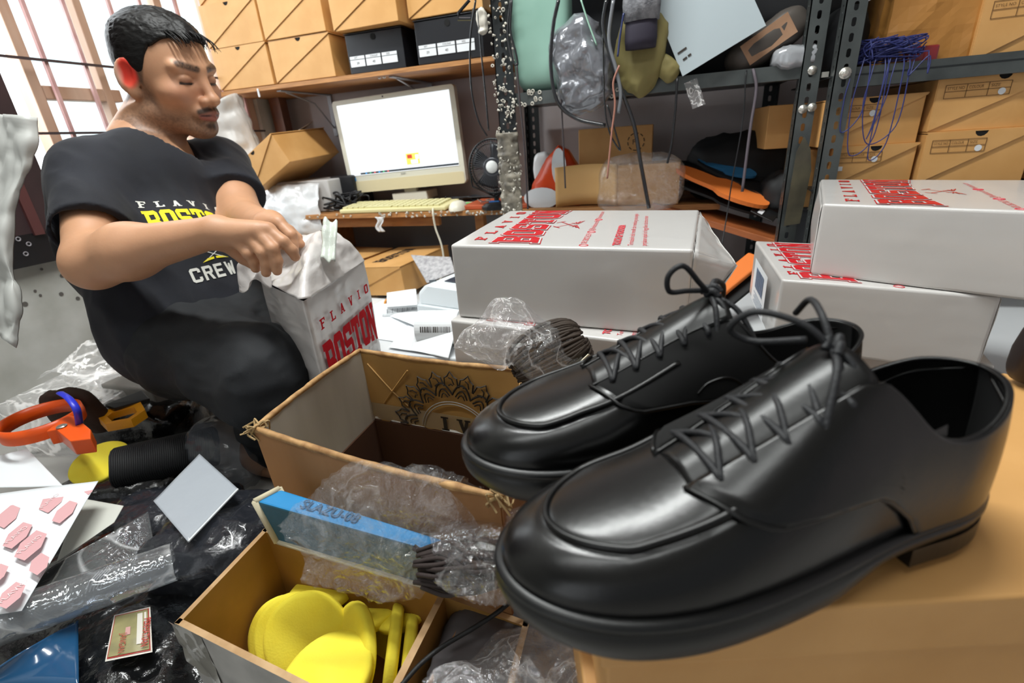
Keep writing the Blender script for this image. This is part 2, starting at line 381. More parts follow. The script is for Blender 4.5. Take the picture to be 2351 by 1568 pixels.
def sdf_mesh(fn, lo, hi, h, B=16, marg=1.6):
    lo = np.array(lo, float); hi = np.array(hi, float)
    nb = np.ceil((hi-lo)/(h*B)).astype(int)
    g = np.stack(np.meshgrid(*[np.arange(n) for n in nb], indexing='ij'), -1).reshape(-1, 3)
    cen = lo+(g+.5)*B*h; f = fn(cen); act = g[np.abs(f) < B*h*.87*marg]
    N = nb*B+2
    vid = []; vpos = []; quads = []
    ax = np.arange(B+2)
    off = np.stack(np.meshgrid(ax, ax, ax, indexing='ij'), -1).reshape(-1, 3)
    cid = lambda c: (c[..., 0]*N[1]+c[..., 1])*N[2]+c[..., 2]
    E_ = [((0, 0, 0), (1, 0, 0)), ((0, 1, 0), (1, 1, 0)), ((0, 0, 1), (1, 0, 1)), ((0, 1, 1), (1, 1, 1)),
          ((0, 0, 0), (0, 1, 0)), ((1, 0, 0), (1, 1, 0)), ((0, 0, 1), (0, 1, 1)), ((1, 0, 1), (1, 1, 1)),
          ((0, 0, 0), (0, 0, 1)), ((1, 0, 0), (1, 0, 1)), ((0, 1, 0), (0, 1, 1)), ((1, 1, 0), (1, 1, 1))]
    for b in act:
        base = b*B
        F = fn(lo+(base+off)*h).reshape(B+2, B+2, B+2)
        if F.min() > 0 or F.max() < 0: continue
        n = B+1
        def sub(o): return F[o[0]:o[0]+n, o[1]:o[1]+n, o[2]:o[2]+n]
        acc = np.zeros((n, n, n, 3)); cnt = np.zeros((n, n, n))
        for (o1, o2) in E_:
            f1, f2 = sub(o1), sub(o2); m = (f1 < 0) != (f2 < 0)
            t = np.where(m, f1/np.where(m, f1-f2, 1), 0)
            pos = np.array(o1, float)+t[..., None]*(np.array(o2)-np.array(o1))
            acc += np.where(m[..., None], pos, 0); cnt += m
        has = cnt > 0; idx = np.argwhere(has)
        # keep only cells that belong to this block
        idx = idx[(idx < B).all(1)]
        if len(idx):
            pp = acc[idx[:, 0], idx[:, 1], idx[:, 2]]/cnt[idx[:, 0], idx[:, 1], idx[:, 2]][:, None]
            vid.append(cid(base+idx+1)); vpos.append(lo+(base+idx+pp)*h)
        for a in range(3):
            o2 = [0, 0, 0]; o2[a] = 1
            f1 = F[:B, :B, :B]; f2 = F[o2[0]:B+o2[0], o2[1]:B+o2[1], o2[2]:B+o2[2]]
            m = (f1 < 0) != (f2 < 0); e = np.argwhere(m)
            if not len(e): continue
            sg = (f1 < 0)[m]; u = (a+1) % 3; v = (a+2) % 3
            du = np.zeros(3, int); du[u] = 1; dv = np.zeros(3, int); dv[v] = 1
            c = base+e+1
            q = np.stack([cid(c-du-dv), cid(c-dv), cid(c), cid(c-du)], 1)
            q[~sg] = q[~sg][:, ::-1]; quads.append(q)
    vid = np.concatenate(vid); vpos = np.concatenate(vpos); quads = np.concatenate(quads)
    u, first = np.unique(vid, return_index=True); V = vpos[first]
    k = np.searchsorted(u, quads); k = np.clip(k, 0, len(u)-1); ok = (u[k] == quads).all(1)
    return V, k[ok]
def np_mesh(name, V, Q, m, parent=None, origin=(0, 0, 0), cols=None, relax=0):
    if relax:
        V = V.copy(); 
        for _ in range(relax):
            s_ = np.zeros_like(V); c_ = np.zeros(len(V))
            for a in range(4):
                b = (a+1) % 4
                np.add.at(s_, Q[:, a], V[Q[:, b]]); np.add.at(c_, Q[:, a], 1)
                np.add.at(s_, Q[:, b], V[Q[:, a]]); np.add.at(c_, Q[:, b], 1)
            V = V*.5+.5*s_/np.maximum(c_, 1)[:, None]
    me = bpy.data.meshes.new(name); n = len(V); f = len(Q)
    me.vertices.add(n); me.vertices.foreach_set('co', (V-A3(origin)).reshape(-1))
    me.loops.add(f*4); me.loops.foreach_set('vertex_index', Q.reshape(-1).astype(np.int32))
    me.polygons.add(f); me.polygons.foreach_set('loop_start', np.arange(0, f*4, 4, dtype=np.int32))
    me.polygons.foreach_set('use_smooth', [True]*f)
    me.update(calc_edges=True); me.validate()
    if cols is not None:
        ca = me.color_attributes.new('Col', 'FLOAT_COLOR', 'POINT')
        ca.data.foreach_set('color', np.hstack([cols, np.ones((n, 1))]).reshape(-1).astype(np.float32))
    me.materials.append(m)
    o = bpy.data.objects.new(name, me); COL.objects.link(o); o.parent = parent
    return o
# ---------------------------------------------------------------- room shell
def struct(mb, name, m, **kw):
    o = mb.build(name, m, None, **kw); o['kind'] = 'structure'; return o
YB, XL = 1.80, -1.55
wallm = mat('grey_wall_paint', '#c2bbbc', rough=.85, var='#b0a9aa', vscale=5, bump=.15, bscale=60)
wallw = mat('white_wall_paint', '#c2c2be', rough=.8, var='#a3a39c', vscale=7, bump=.2, bscale=30, detail=8)
struct(MB().box((.0, YB+.05, 1.1), (3.4, .1, 2.4)), 'wall_back', wallm)
W0, W1, Z0, Z1 = .10, 1.665, .40, 1.62        # window opening in the left wall
wl = MB()
wl.box((XL-.06, -.15, Z0/2-.05), (.12, 4.4, Z0+.1)); wl.box((XL-.06, -.15, (Z1+2.3)/2), (.12, 4.4, 2.3-Z1))
wl.box((XL-.06, (W0-2.35)/2, (Z0+Z1)/2), (.12, W0+2.35, Z1-Z0)); wl.box((XL-.06, (W1+YB)/2+.02, (Z0+Z1)/2), (.12, YB-W1+.04, Z1-Z0))
struct(wl, 'wall_left', wallw)
struct(MB().box((0, -.3, -.05), (3.4, 4.4, .1)), 'floor', mat('floor_tile', '#b4b2ae', rough=.25, var='#a3a19d', vscale=3))
struct(MB().box((0, -.3, 2.15), (3.4, 4.4, .1)), 'ceiling', mat('ceiling_paint', '#b8b6b0', rough=.9))
struct(MB().box((1.5, .6, 1.05), (.1, 2.5, 2.2)), 'wall_right', wallm)

# window: wooden frame, mullions, glass leaves, iron grille
win = bpy.data.objects.new('window_1', None); COL.objects.link(win); win['kind'] = 'structure'; win.location = (XL, .95, Z0)
wood = mat('old_window_wood', '#a07c64', rough=.7, var='#b89c88', vscale=14, stretch=(1, 1, .15), bump=.4, bscale=50)
pink = mat('grille_paint_pink', '#c7a19d', rough=.5, var='#b08584', vscale=20)
f = MB()
for y in (W0+.02, W1-.02): f.box((XL-.05, y, (Z0+Z1)/2), (.07, .04, Z1-Z0))
f.box((XL-.05, (W0+W1)/2, Z0+.02), (.08, W1-W0, .04)); f.box((XL-.05, (W0+W1)/2, Z1-.02), (.08, W1-W0, .04))
f.build('window_frame', wood, win, world=True, bevel=.003)
for y, w in ((.955, .026), (1.132, .022), (1.38, .026), (1.56, .024)):
    MB().box((XL-.045, y, (Z0+Z1)/2), (.045, w, Z1-Z0-.08)).build('mullion', wood, win, world=True, bevel=.002)
MB().box((XL-.045, 1.07, .775), (.04, .20, .032)).build('window_rail', wood, win, world=True, bevel=.002)
MB().box((XL-.045, 1.47, .80), (.04, .16, .03)).build('window_rail', wood, win, world=True, bevel=.002)
for y in (.60, .70, .80, .985, 1.08, 1.205, 1.30, 1.425, 1.525, 1.61):
    MB().box((XL-.002, y, (Z0+Z1)/2), (.009, .009, Z1-Z0)).build('grille_bar', pink, win, world=True)
blk = mat('black_wire', '#141213', rough=.4)
for z in (.545, .675, .845, 1.10):
    MB().box((XL+.006, (W0+W1)/2, z), (.006, W1-W0, .006)).build('grille_rod', mat('grille_rod', '#3b2e30', rough=.5), win, world=True)
glassm = mat('frosted_glass', '#b8e0e6', rough=.35, alpha=.35, var='#8fd0d8', vscale=3, stretch=(1, 3, .5))
for y0, y1, z0, z1 in ((.975, 1.12, .79, Z1-.03), (.975, 1.12, Z0+.03, .76), (1.15, 1.36, Z0+.03, Z1-.03), (1.40, 1.545, .81, Z1-.03)):
    MB().box((XL-.05, (y0+y1)/2, (z0+z1)/2), (.005, y1-y0, z1-z0)).build('pane', glassm, win, world=True)
# dark shutter boards at the near side of the window
dark = mat('dark_board', '#2a1c1e', rough=.55, var='#3a2628', vscale=9)
sh = MB(); sh.box((XL+.012, .48, 1.0), (.02, .80, 1.13)); sh.box((XL+.012, .60, .0), (.0, .0, .0))
o = MB().box((XL+.014, .475, 1.02), (.022, .78, 1.16)).build('shutter', dark, win, world=True, bevel=.003)
for y in (.80, .66):
    MB().box((XL+.029, y, 1.02), (.008, .022, 1.16)).build('shutter_batten', mat('batten_red', '#57302f', rough=.5), o, world=False).location = (0, 0, 0)
for c in kids(o):
    for v in c.data.vertices: v.co -= win.location
# perforated strip under the window
s = MB().box((XL+.016, .72, .408), (.02, 1.1, .075)); strip = s.build('trim_1', mat('black_strip', '#121013', rough=.35), None); strip['kind'] = 'structure'
dots = MB(); rnd = random.Random(3)
for i in range(46):
    M = Matrix.Translation((XL+.0275, rnd.uniform(.3, 1.2), .408+rnd.uniform(-.03, .03))) @ Matrix.Rotation(pi/2, 4, 'Y')
    a = 5; dots.lathe([(.003, 0), (.004, .001), (.0055, .001), (.006, 0)], 10, M)
dots.build('paint_spot', mat('pale_spot', '#8f8b90', rough=.4), strip)
# stains on the lower wall
stn = MB()
for (px, py, r_) in ((142, 633, 6), (95, 618, 4), (140, 675, 6), (178, 685, 6), (57, 698, 7), (92, 678, 4), (35, 677, 5), (80, 668, 4), (40, 729, 6)):
    c = PX(px, py, XL); M = Matrix.Translation((XL+.001, c.y, c.z)) @ Matrix.Rotation(pi/2, 4, 'Y')
    stn.lathe([(0.0001, 0), (r_*.0009, 0.0002)], 9, M)
stn.build('trim_2', mat('wall_stain', '#5a5652', rough=.8), None)['kind'] = 'structure'
# ---------------------------------------------------------------- shared materials
kraft = mat('kraft_board', '#d3a163', rough=.55, var='#c69354', vscale=10, bump=.08, bscale=120)
kraftd = mat('kraft_board_inside', '#9a6c3a', rough=.8)
inkd = mat('dark_ink', '#2c2118', rough=.7)
inkf = mat('faint_ink', '#6d4c28', rough=.7)
blackbox = mat('black_board', '#15161b', rough=.4, bump=.1, bscale=90)
whitep = mat('white_print', '#dcdfe2', rough=.6)
holem = mat('hole_dark', '#070605', rough=.9)
ply = mat('plywood', '#a8743f', rough=.6, var='#8a5a30', vscale=8, stretch=(1, 6, 6), bump=.2, bscale=40)
plyedge = mat('plywood_edge', '#c08850', rough=.6, var='#8f6035', vscale=40, stretch=(.3, 1, 8))
steel = mat('grey_steel', '#5d6261', rough=.38, metal=.55, var='#4a4e4e', vscale=14)
dsteel = mat('dark_steel', '#34383a', rough=.4, metal=.5, var='#26292a', vscale=10)
zinc = mat('zinc_bolt', '#c9c6bd', rough=.3, metal=.8)
blackp = mat('black_plastic', '#101113', rough=.35)
cordm = mat('black_cord', '#17171a', rough=.45)
whpl = mat('white_plastic_film', '#d9dadb', rough=.3, coat=.3, bump=.6, bscale=38, btype='ridge', bdist=.003)
glue = mat('white_scrap', '#c9c4b8', rough=.4)

def shoe_box(name, label, cat, loc, w, d, h, rot=0, group=None, lid=True, body=None, flap=None, table=0, dot=False, notch=True, tilt_=(0, 0)):
    """carton with the slanted lid; local x = width, y = depth away from the front, z = up"""
    body = body or kraft
    t = thing(name, label, cat, loc, (tilt_[0], tilt_[1], rot), group)
    MB().box((w/2, d/2, h/2-.001), (w-.003, d-.003, h-.002)).build('carton', body, t, bevel=.0015)
    if lid:
        k = .0022
        n = [(w/2+.011*cos(pi+a*pi/6)*1, h+.0003+.011*sin(pi+a*pi/6)) for a in range(7)] if notch else []
        poly = [(0, 0.003), (w, h-.002), (w, h)]+list(reversed(n))+[(0, h)]
        M = Matrix(((1, 0, 0, 0), (0, 0, 1, 0), (0, 1, 0, 0), (0, 0, 0, 1)))
        m = MB(); m.prism(poly, -k, 0, M); m.box((w/2, d/2, h+.0008), (w+.003, d+.003, .0022)); m.box((-.0008, d/2, h/2), (.002, d+.003, h*.96))
        m.build('lid', kraft if body is kraft else body, t, auto=True)
        if notch:
            q = MB(); q.prism([(w/2+.0105*cos(pi+a*pi/6), h-.0006+.0105*sin(pi+a*pi/6)) for a in range(7)], -.0004, .0002, M)
            q.build('thumb_hole', holem, t)
    if table:
        m = MB(); x0, z0, ww, hh = w*.06, h*.62, w*(.52 if table == 1 else .5), h*.24
        for r in range(3): m.box((x0+ww/2, -.0031, z0+r*hh/2), (ww, .0005, .0009))
        for c in range(4): m.box((x0+c*ww/3, -.0031, z0+hh/2), (.0009, .0005, hh))
        for c, tx in enumerate(('STYLE NO', 'COLOUR', 'SIZE')): put_text(m, tx, .007, (x0+c*ww/3+.003, -.0033, z0+hh*.64), (1, 0, 0), (0, 0, 1), 0, width=ww/3*(.8, .68, .42)[c])
        m.build('size_table', inkf, t)
    if dot:
        MB().lathe([(.0001, 0), (.006, 0)], 14, Matrix.Translation((w*.5, -.0034, h*.68)) @ Matrix.Rotation(pi/2, 4, 'X')).build('size_sticker', whitep, t)
    return t

# ---------------------------------------------------------------- plywood wall shelf with its brackets
sf = thing('wall_shelf', 'plywood wall shelf above the computer carrying the rows of shoe boxes', 'shelf', (-1.53, 1.5, .788))
MB().box((.49, .148, .0065), (1.06, .296, .013)).build('board', [ply], sf, bevel=.001)
MB().box((.49, -.0012, .0065), (1.06, .0024, .0125)).build('edge_band', plyedge, sf)
for i, xx in enumerate((.215, .655)):
    b = MB(); b.box((xx, .16, -.003), (.018, .27, .004)); b.box((xx, .293, -.075), (.018, .004, .15))
    b.tube([(xx, .06, -.006), (xx, .20, -.035), (xx, .29, -.12)], .003, 6)
    b.build('bracket', mat('pale_bracket', '#a9abb0', rough=.4, metal=.3), sf, bevel=.0008)
for k in range(2): MB().lathe([(.0001, .003), (.004, .003), (.0055, 0)], 10, Matrix.Translation((.61+k*.017, .03, -.001)) @ Matrix.Rotation(pi, 4, 'X')).build('screw', whitep, sf)
solo(MB().box((0, 0, -.012), (.006, .004, .026)), 'hanging_tag', whitep, 'small white plastic strip hanging from the front edge of the plywood shelf', 'tag', origin=None, bevel=.001).location = (-1.375, 1.496, .795)

G1, G2 = 'kraft shoe boxes in the lower row on the wall shelf', 'kraft shoe boxes in the upper row on the wall shelf'
y1 = 1.503
shoe_box('shoe_box', 'kraft shoe box in the lower shelf row, leftmost, directly beside the window', 'box', (-1.536, y1, .8035), .228, .28, .122, 0, G1)
shoe_box('shoe_box', 'kraft shoe box in the lower shelf row, left of the black boxes', 'box', (-1.294, y1+.002, .8035), .232, .28, .120, 0, G1)
def black_box(label, x, y, rot, w=.20, h=.108):
    t = shoe_box('shoe_box', label, 'box', (x, y, .8035), w, .25, h, rot, 'black shoe boxes on the wall shelf', False, blackbox)
    m = MB()
    for r in range(2):
        for c in range(3): m.box((w*.17+c*w*.29, -.0006+.0012, h*.30-r*.02), (w*.26, .0016, .009 if r == 0 else .0165))
    m.v = [(v[0], v[1], v[2]) for v in m.v]
    m2 = MB()
    for c in range(3):
        m2.box((w*.17+c*w*.285, 0, h*.40), (w*.26, .0014, .0085)); m2.box((w*.17+c*w*.285, 0, h*.40-.0155), (w*.26, .0014, .019))
    m2.build('size_label', whitep, t)
    m3 = MB()
    for c, tx in enumerate(('ART', 'COLOUR', 'SIZE')): put_text(m3, tx, .0065, (w*.12+c*w*.285, -.0011, h*.40-.0022), (1, 0, 0), (0, 0, 1), 0)
    for c in range(2): put_text(m3, ('39', '40')[c], .010, (w*.15+c*w*.285, -.0011, h*.40-.019), (1, 0, 0), (0, 0, 1), 0)
    m3.build('size_text', inkd, t)
    MB().lathe([(.0001, 0), (.009, 0)], 14, Matrix.Translation((w*.5, .0002, h*.86)) @ Matrix.Rotation(pi/2, 4, 'X')).build('thumb_hole', holem, t)
    MB().box((w/2, .125, h), (w+.003, .253, .0025)).build('lid', blackbox, t, bevel=.001)
    return t
black_box('black shoe box with white size label, between kraft boxes and the other black box', -1.012, 1.512, R(1))
black_box('black shoe box with white size label, right end of the shelf beside the taped post', -.766, 1.506, R(0), .215, .112)
shoe_box('shoe_box', 'kraft shoe box in the upper shelf row, leftmost, next to the window', 'box', (-1.536, y1-.004, .9285), .228, .28, .122, 0, G2)
shoe_box('shoe_box', 'kraft shoe box in the upper shelf row, second from the window', 'box', (-1.294, y1-.006, .9275), .232, .28, .122, 0, G2)
shoe_box('shoe_box', 'kraft shoe box lying askew on top of the left black shoe box', 'box', (-1.018, 1.478, .9160), .225, .28, .12, R(-2), G2)
shoe_box('shoe_box', 'kraft shoe box on top of the right black shoe box', 'box', (-.772, 1.50, .9205), .230, .28, .12, 0, G2)
shoe_box('shoe_box', 'kraft shoe box of the topmost row, cut off by the top left of the picture', 'box', (-1.536, y1+.006, 1.0535), .228, .28, .12, 0)
shoe_box('shoe_box', 'kraft shoe box of the topmost row, second from the window', 'box', (-1.294, y1+.002, 1.0525), .232, .28, .12, 0)

# ---------------------------------------------------------------- low desk
dk = thing('low_desk', 'low plywood computer desk against the back wall', 'desk', (-1.30, 1.45, .365))
MB().box((.60, .165, .0075), (1.62, .33, .015)).build('desk_top', [ply], dk, bevel=.001)
MB().box((.60, -.0012, .0075), (1.62, .0024, .0145)).build('edge_band', plyedge, dk)
MB().box((.60, .30, -.12), (1.60, .012, .21)).build('back_panel', mat('desk_panel_grey', '#77797d', rough=.6), dk)
MB().box((.008, .15, -.182), (.016, .28, .362)).build('side_panel', ply, dk)
for xx in (.68, 1.37): MB().box((xx, .08, -.11), (.03, .03, .215)).build('leg', ply, dk, bevel=.001)
MB().box((.30, .04, -.02), (.50, .02, .03)).build('rail', ply, dk, bevel=.001)
rnd = random.Random(11); tp_ = MB()
for i in range(70):
    x = rnd.uniform(.35, .86) if i > 8 else rnd.uniform(.0, .4)
    M = Matrix.Translation((x, -.003-rnd.uniform(0, .006), .004+rnd.uniform(-.004, .012))) @ Euler((rnd.uniform(0, 3), rnd.uniform(0, 3), 0)).to_matrix().to_4x4()
    tp_.lathe([(.002, -.002), (.004, 0), (.003, .002), (.002, .0)], 8, M)
tg = tp_.build('tape_scrap', mat('shiny_scrap', '#d8d6cc', rough=.2, coat=.5), dk); tg['kind'] = 'stuff'
solo(MB().grid(lambda u, v: (.03*(u-.5)*(1-v*.3)+.006*sin(v*7), .004*sin(u*9+v*5), -.05*v), 8, 12), 'tape_strip', whpl, 'curled strip of clear tape hanging from the front edge of the desk', 'tape', solid=.0008, smooth=True).location = (-.955, 1.444, .368)

# ---------------------------------------------------------------- computer
cream = mat('cream_plastic', '#d6d3c4', rough=.4); cream2 = mat('yellowed_plastic', '#d9cf9a', rough=.45)
mo = thing('monitor', 'silver white all-in-one computer with a lit white screen', 'monitor', (-.938, 1.63, .44), (R(0), R(-2), R(3)))
def rrect(w, h, r, n=5):
    p = []
    for (cx, cy, a0) in ((w/2-r, h-r, 0), (-w/2+r, h-r, pi/2), (-w/2+r, r, pi), (w/2-r, r, 1.5*pi)):
        for k in range(n): a = a0+pi/2*k/(n-1); p.append((cx+r*cos(a), cy+r*sin(a)))
    return p
MX = Matrix(((1, 0, 0, 0), (0, 0, 1, 0), (0, 1, 0, 0), (0, 0, 0, 1)))
MB().prism(rrect(.465, .312, .012), 0, .026, MX).build('casing', cream, mo, bevel=.003, auto=True)
MB().prism(rrect(.455, .040, .006), -.002, .003, MX).build('chin_strip', mat('chin_cream', '#d8cba6', rough=.4), mo, auto=True)
scr = mat('screen_glow', '#000000', rough=.2, emit='#f6fbff', estr=1.15)
MB().box((0, -.0012, .178), (.428, .0016, .236)).build('screen', scr, mo)
bar = MB(); bar.box((.02, -.0024, .0655), (.388, .0008, .006)); bar.build('task_bar', mat('task_bar', '#10141c', emit='#2a3a44', estr=.5), mo)
ic = MB()
for k in range(6): ic.box((-.15+k*.018, -.003, .0655), (.006, .0006, .004), mi=k % 3)
ic.build('task_icons', [mat('ic_b', '#2080c0', emit='#2f9ad8', estr=.8), mat('ic_g', '#30a060', emit='#40c080', estr=.7), mat('ic_r', '#c04040', emit='#e06a60', estr=.8)], mo)
pic = MB(); pic.box((.045, -.0024, .098), (.056, .0006, .044)); pic.box((.045, -.0028, .098), (.05, .0006, .036), mi=1); pic.box((.034, -.0032, .106), (.018, .0006, .012), mi=2); pic.box((.05, -.0032, .088), (.026, .0006, .012), mi=3); pic.box((.062, -.0032, .103), (.012, .0006, .014), mi=3)
pic.build('screen_image', [mat('im1', '#e8e0c0', emit='#f4ecc8', estr=1), mat('im2', '#e0b040', emit='#ecc060', estr=.9), mat('im3', '#b03020', emit='#b84830', estr=.7), mat('im4', '#ffffff', emit='#fffbe8', estr=1)], mo)
tx = MB(); put_text(tx, 'acer', .012, (-.012, -.0028, .050), (1, 0, 0), (0, 0, 1), 0); tx.box((0, -.0022, .0535), (0, 0, 0)); tx.build('maker_mark', mat('grey_ink', '#5a5f66'), mo)
MB().box((-.205, -.0022, .048), (.014, .0008, .012)).build('blue_sticker', mat('blue_sticker', '#2b8fd0'), mo)
MB().lathe([(.0001, 0), (.003, 0)], 10, Matrix.Translation((-.03, -.0006, .305)) @ Matrix.Rotation(pi/2, 4, 'X')).build('webcam', blackp, mo)
MB().box((0, .06, -.03), (.14, .10, .03)).box((0, .035, .02), (.05, .02, .10)).build('stand', cream, mo, bevel=.003)
kb = thing('keyboard', 'yellowed white computer keyboard at the front of the desk', 'keyboard', (-1.107, 1.452, .3815), (R(4), 0, R(1)))
MB().box((.20, .055, .007), (.40, .125, .014)).build('keyboard_case', cream2, kb, bevel=.004)
ky = MB()
for r in range(6):
    n = 17
    for c in range(n):
        if r == 0 and 4 <= c <= 8: continue
        ky.box((.016+c*.0218, .012+r*.0178, .0165), (.0175, .0145, .006))
ky.box((.016+6*.0218, .012, .0165), (.10, .0145, .006))
kx_ = ky.build('keys', mat('key_cream', '#cfc896', rough=.5), kb, bevel=.0008)
ms = thing('mouse', 'cream computer mouse between the keyboard and the orange board', 'mouse', (-.672, 1.475, .381), (0, 0, R(12)))
MB().grid(lambda u, v: (.030*cos(2*pi*u)*sin(pi*v*.5)**.7, .048*sin(2*pi*u)*sin(pi*v*.5)**.7, .028*cos(pi*v*.5)), 28, 12, wrapu=True).build('mouse_shell', mat('mouse_cream', '#dcd6c4', rough=.35), ms, smooth=True, weld=True)
solo(MB().tube(smooth_path([(-.645, 1.52, .386), (-.60, 1.56, .388), (-.63, 1.60, .386), (-.72, 1.61, .386)], 8), .0018, 6), 'mouse_cable', mat('beige_cable', '#cfcab8', rough=.5), 'pale mouse cable curling behind the mouse', 'cable', smooth=True)
solo(MB().tube(smooth_path([(-.757, 1.470, .392), (-.745, 1.437, .380), (-.742, 1.435, .33), (-.725, 1.43, .27), (-.722, 1.42, .20), (-.735, 1.40, .16)], 8), .0032, 8), 'keyboard_cable', MATS['beige_cable'], 'pale cable dropping from the desk edge behind the white parcel', 'cable', smooth=True)
solo(MB().box((-.545, 1.56, .3875), (.22, .20, .013)), 'writing_board', mat('terracotta_board', '#b4532f', rough=.5), 'flat terracotta coloured board lying on the desk beside the mouse', 'board', bevel=.002)
kt = thing('key_bunch', 'small bunch of metal keys with a blue tag lying on the terracotta board', 'keys', (-.585, 1.49, .395))
k_ = MB(); rnd = random.Random(2)
for i in range(6):
    M = Matrix.Translation((rnd.uniform(-.012, .012), rnd.uniform(-.008, .008), .004+i*.0015)) @ Euler((rnd.uniform(-.4, .4), rnd.uniform(-.4, .4), rnd.uniform(0, 6))).to_matrix().to_4x4()
    k_.prism([(0, 0), (.02, 0), (.02, .004), (0, .003)], 0, .0012, M); k_.lathe([(.002, 0), (.006, 0), (.006, .0012), (.002, .0012)], 10, M)
k_.build('metal_key', zinc, kt)
MB().box((.035, 0, .005), (.034, .018, .006)).build('tag', mat('blue_tag', '#3f86d6', rough=.3), kt, bevel=.002)
# desk fan
fn = thing('desk_fan', 'small round black desk fan half hidden by the taped post', 'fan', (-.540, 1.47, .381), (0, 0, R(10)))
ring = MB(); Mf = Matrix.Translation((0, 0, .125)) @ Matrix.Rotation(pi/2, 4, 'X')
ring.tube([(.072*cos(2*pi*k/36), 0, .125+.078*sin(2*pi*k/36)) for k in range(36)], .0035, 8, closed=True)
ring.tube([(.060*cos(2*pi*k/36), -.014, .125+.066*sin(2*pi*k/36)) for k in range(36)], .0015, 6, closed=True)
ring.build('guard_ring', blackp, fn, smooth=True)
sp = MB()
for k in range(60):
    a = 2*pi*k/60; sp.tube([(.018*cos(a), -.018, .125+.018*sin(a)), (.05*cos(a+.12), -.018, .125+.055*sin(a+.12)), (.071*cos(a+.2), -.002, .125+.077*sin(a+.2))], .0009, 4)
g_ = sp.build('guard_wire', mat('fan_wire', '#4a4b50', rough=.3), fn); g_['kind'] = 'stuff'
MB().lathe([(.0001, .024), (.013, .023), (.018, .019), (.019, .014)], 24, Mf).build('hub_cap', mat('hub_white', '#e8eae8', rough=.3), fn, smooth=True)
MB().lathe([(.019, .016), (.026, .018), (.027, .012)], 24, Mf).build('hub_ring', mat('hub_grey', '#9a9ca2', rough=.3, metal=.5), fn, smooth=True)
bl = MB()
for k in range(4):
    a = k*pi/2+.4; M = Matrix.Translation((0, .012, .125)) @ Matrix.Rotation(a, 4, 'Y')
    bl.grid(lambda u, v: (.015+.05*u, .010*(v-.5)*1.6, (.016+.018*u)*(v-.5)*2), 5, 5, M=M)
bl.build('fan_blade', mat('fan_blade', '#1b1c20', rough=.3), fn, smooth=True, solid=.0015)
MB().lathe([(.0001, .0), (.045, 0), (.045, .010), (.03, .018), (.0001, .02)], 24).tube([(0, .02, .01), (0, .025, .06), (0, .02, .1)], .008, 8).tube([(-.074, 0, .125), (-.07, .005, .07), (0, .01, .035), (.07, .005, .07), (.074, 0, .125)], .003, 8).build('fan_base', blackp, fn, smooth=False)
# clutter at the back of the desk
solo(MB().tube([(-.79, 1.578, .3870), (-.63, 1.560, .3870)], .0045, 8), 'pen', mat('green_pen', '#3fae4a', rough=.3), 'green pen lying behind the keyboard', 'pen')
solo(MB().tube([(-1.04, 1.572, .3865), (-.96, 1.576, .3865)], .004, 8), 'pen', mat('green_pen2', '#5aa858', rough=.3), 'short green pen lying under the left corner of the monitor', 'pen')
for i, (x, y, c, r_, lb) in enumerate(((-.93, 1.585, '#c99a86', .013, 'pinkish lump of putty on the desk under the monitor'), (-.87, 1.59, '#49504f', .012, 'small grey green cap on the desk under the monitor'), (-.84, 1.582, '#2c3340', .009, 'tiny dark round button on the desk under the monitor'))):
    o = solo(MB().grid(lambda u, v: (r_*1.6*cos(2*pi*u)*sin(pi*v), r_*sin(2*pi*u)*sin(pi*v), r_*.9-r_*.9*cos(pi*v)), 16, 9, wrapu=True), ('putty_lump', 'bottle_stopper', 'dark_button')[i], mat('desk_bit%d' % i, c, rough=.5), lb, 'desk clutter', origin=None, smooth=True)
    crumple(o, .002, 60, i); o.location = (x, y, .381)
def tangle(name, label, cen, ext, n, rad, m, seed, cat='cable', seg=7):
    r_ = random.Random(seed); o = MB()
    for k in range(n):
        pts = [Vector((cen[0]+r_.uniform(-1, 1)*ext[0], cen[1]+r_.uniform(-1, 1)*ext[1], cen[2]+abs(r_.uniform(0, 1))*ext[2]+rad)) for _ in range(seg)]
        o.tube(smooth_path(pts, 7), rad, 6)
    return solo(o, name, m, label, cat, origin=cen, kind='stuff', smooth=True)
tangle('cable_tangle', 'tangle of black cables on the desk left of the monitor', (-1.16, 1.555, .381), (.07, .05, .06), 8, .0035, cordm, 4)
tangle('cable_tangle', 'loose black cables on the desk below the right side of the monitor', (-.70, 1.66, .381), (.12, .03, .02), 4, .003, cordm, 8)
tangle('cable_tangle', 'black cables lying behind the labels below the desk', (-.86, 1.33, .142), (.07, .05, .02), 6, .0025, cordm, 9)
solo(MB().box((-1.19, 1.66, .44), (.10, .12, .115)), 'black_case', mat('black_case', '#17181c', rough=.5), 'black case standing in the gap left of the monitor', 'case', bevel=.006)

# ---------------------------------------------------------------- left end of the desk: two stacked cartons and film
wb = thing('wrapped_box', 'white wrapped shoe box under the open kraft box at the left end of the desk', 'box', (-1.52, 1.50, .381), (0, 0, R(4)))
o = MB().box((.17, .12, .055), (.32, .24, .11)).build('wrapped_carton', mat('white_wrap', '#cfcdcb', rough=.3, coat=.25, bump=.3, bscale=30, btype='ridge', bdist=.002), wb, bevel=.004)
def wrap_sheet(name, label, fn, nu, nv, m, cat, amp, scale, seed=1, solid=.0, origin=(0, 0, 0), group=None, kind=None):
    o = solo(MB().grid(fn, nu, nv), name, m, label, cat, group, kind, origin=origin, smooth=True)
    crumple(o, amp, scale, seed)
    if solid: q = o.modifiers.new('s', 'SOLIDIFY'); q.thickness = solid
    return o
ob = shoe_box('shoe_box', 'kraft shoe box tipped onto its edge on the white wrapped box left of the monitor', 'box', (-1.44, 1.423, .462), .217, .291, .10, R(0), None, tilt_=(R(4), R(-27)))
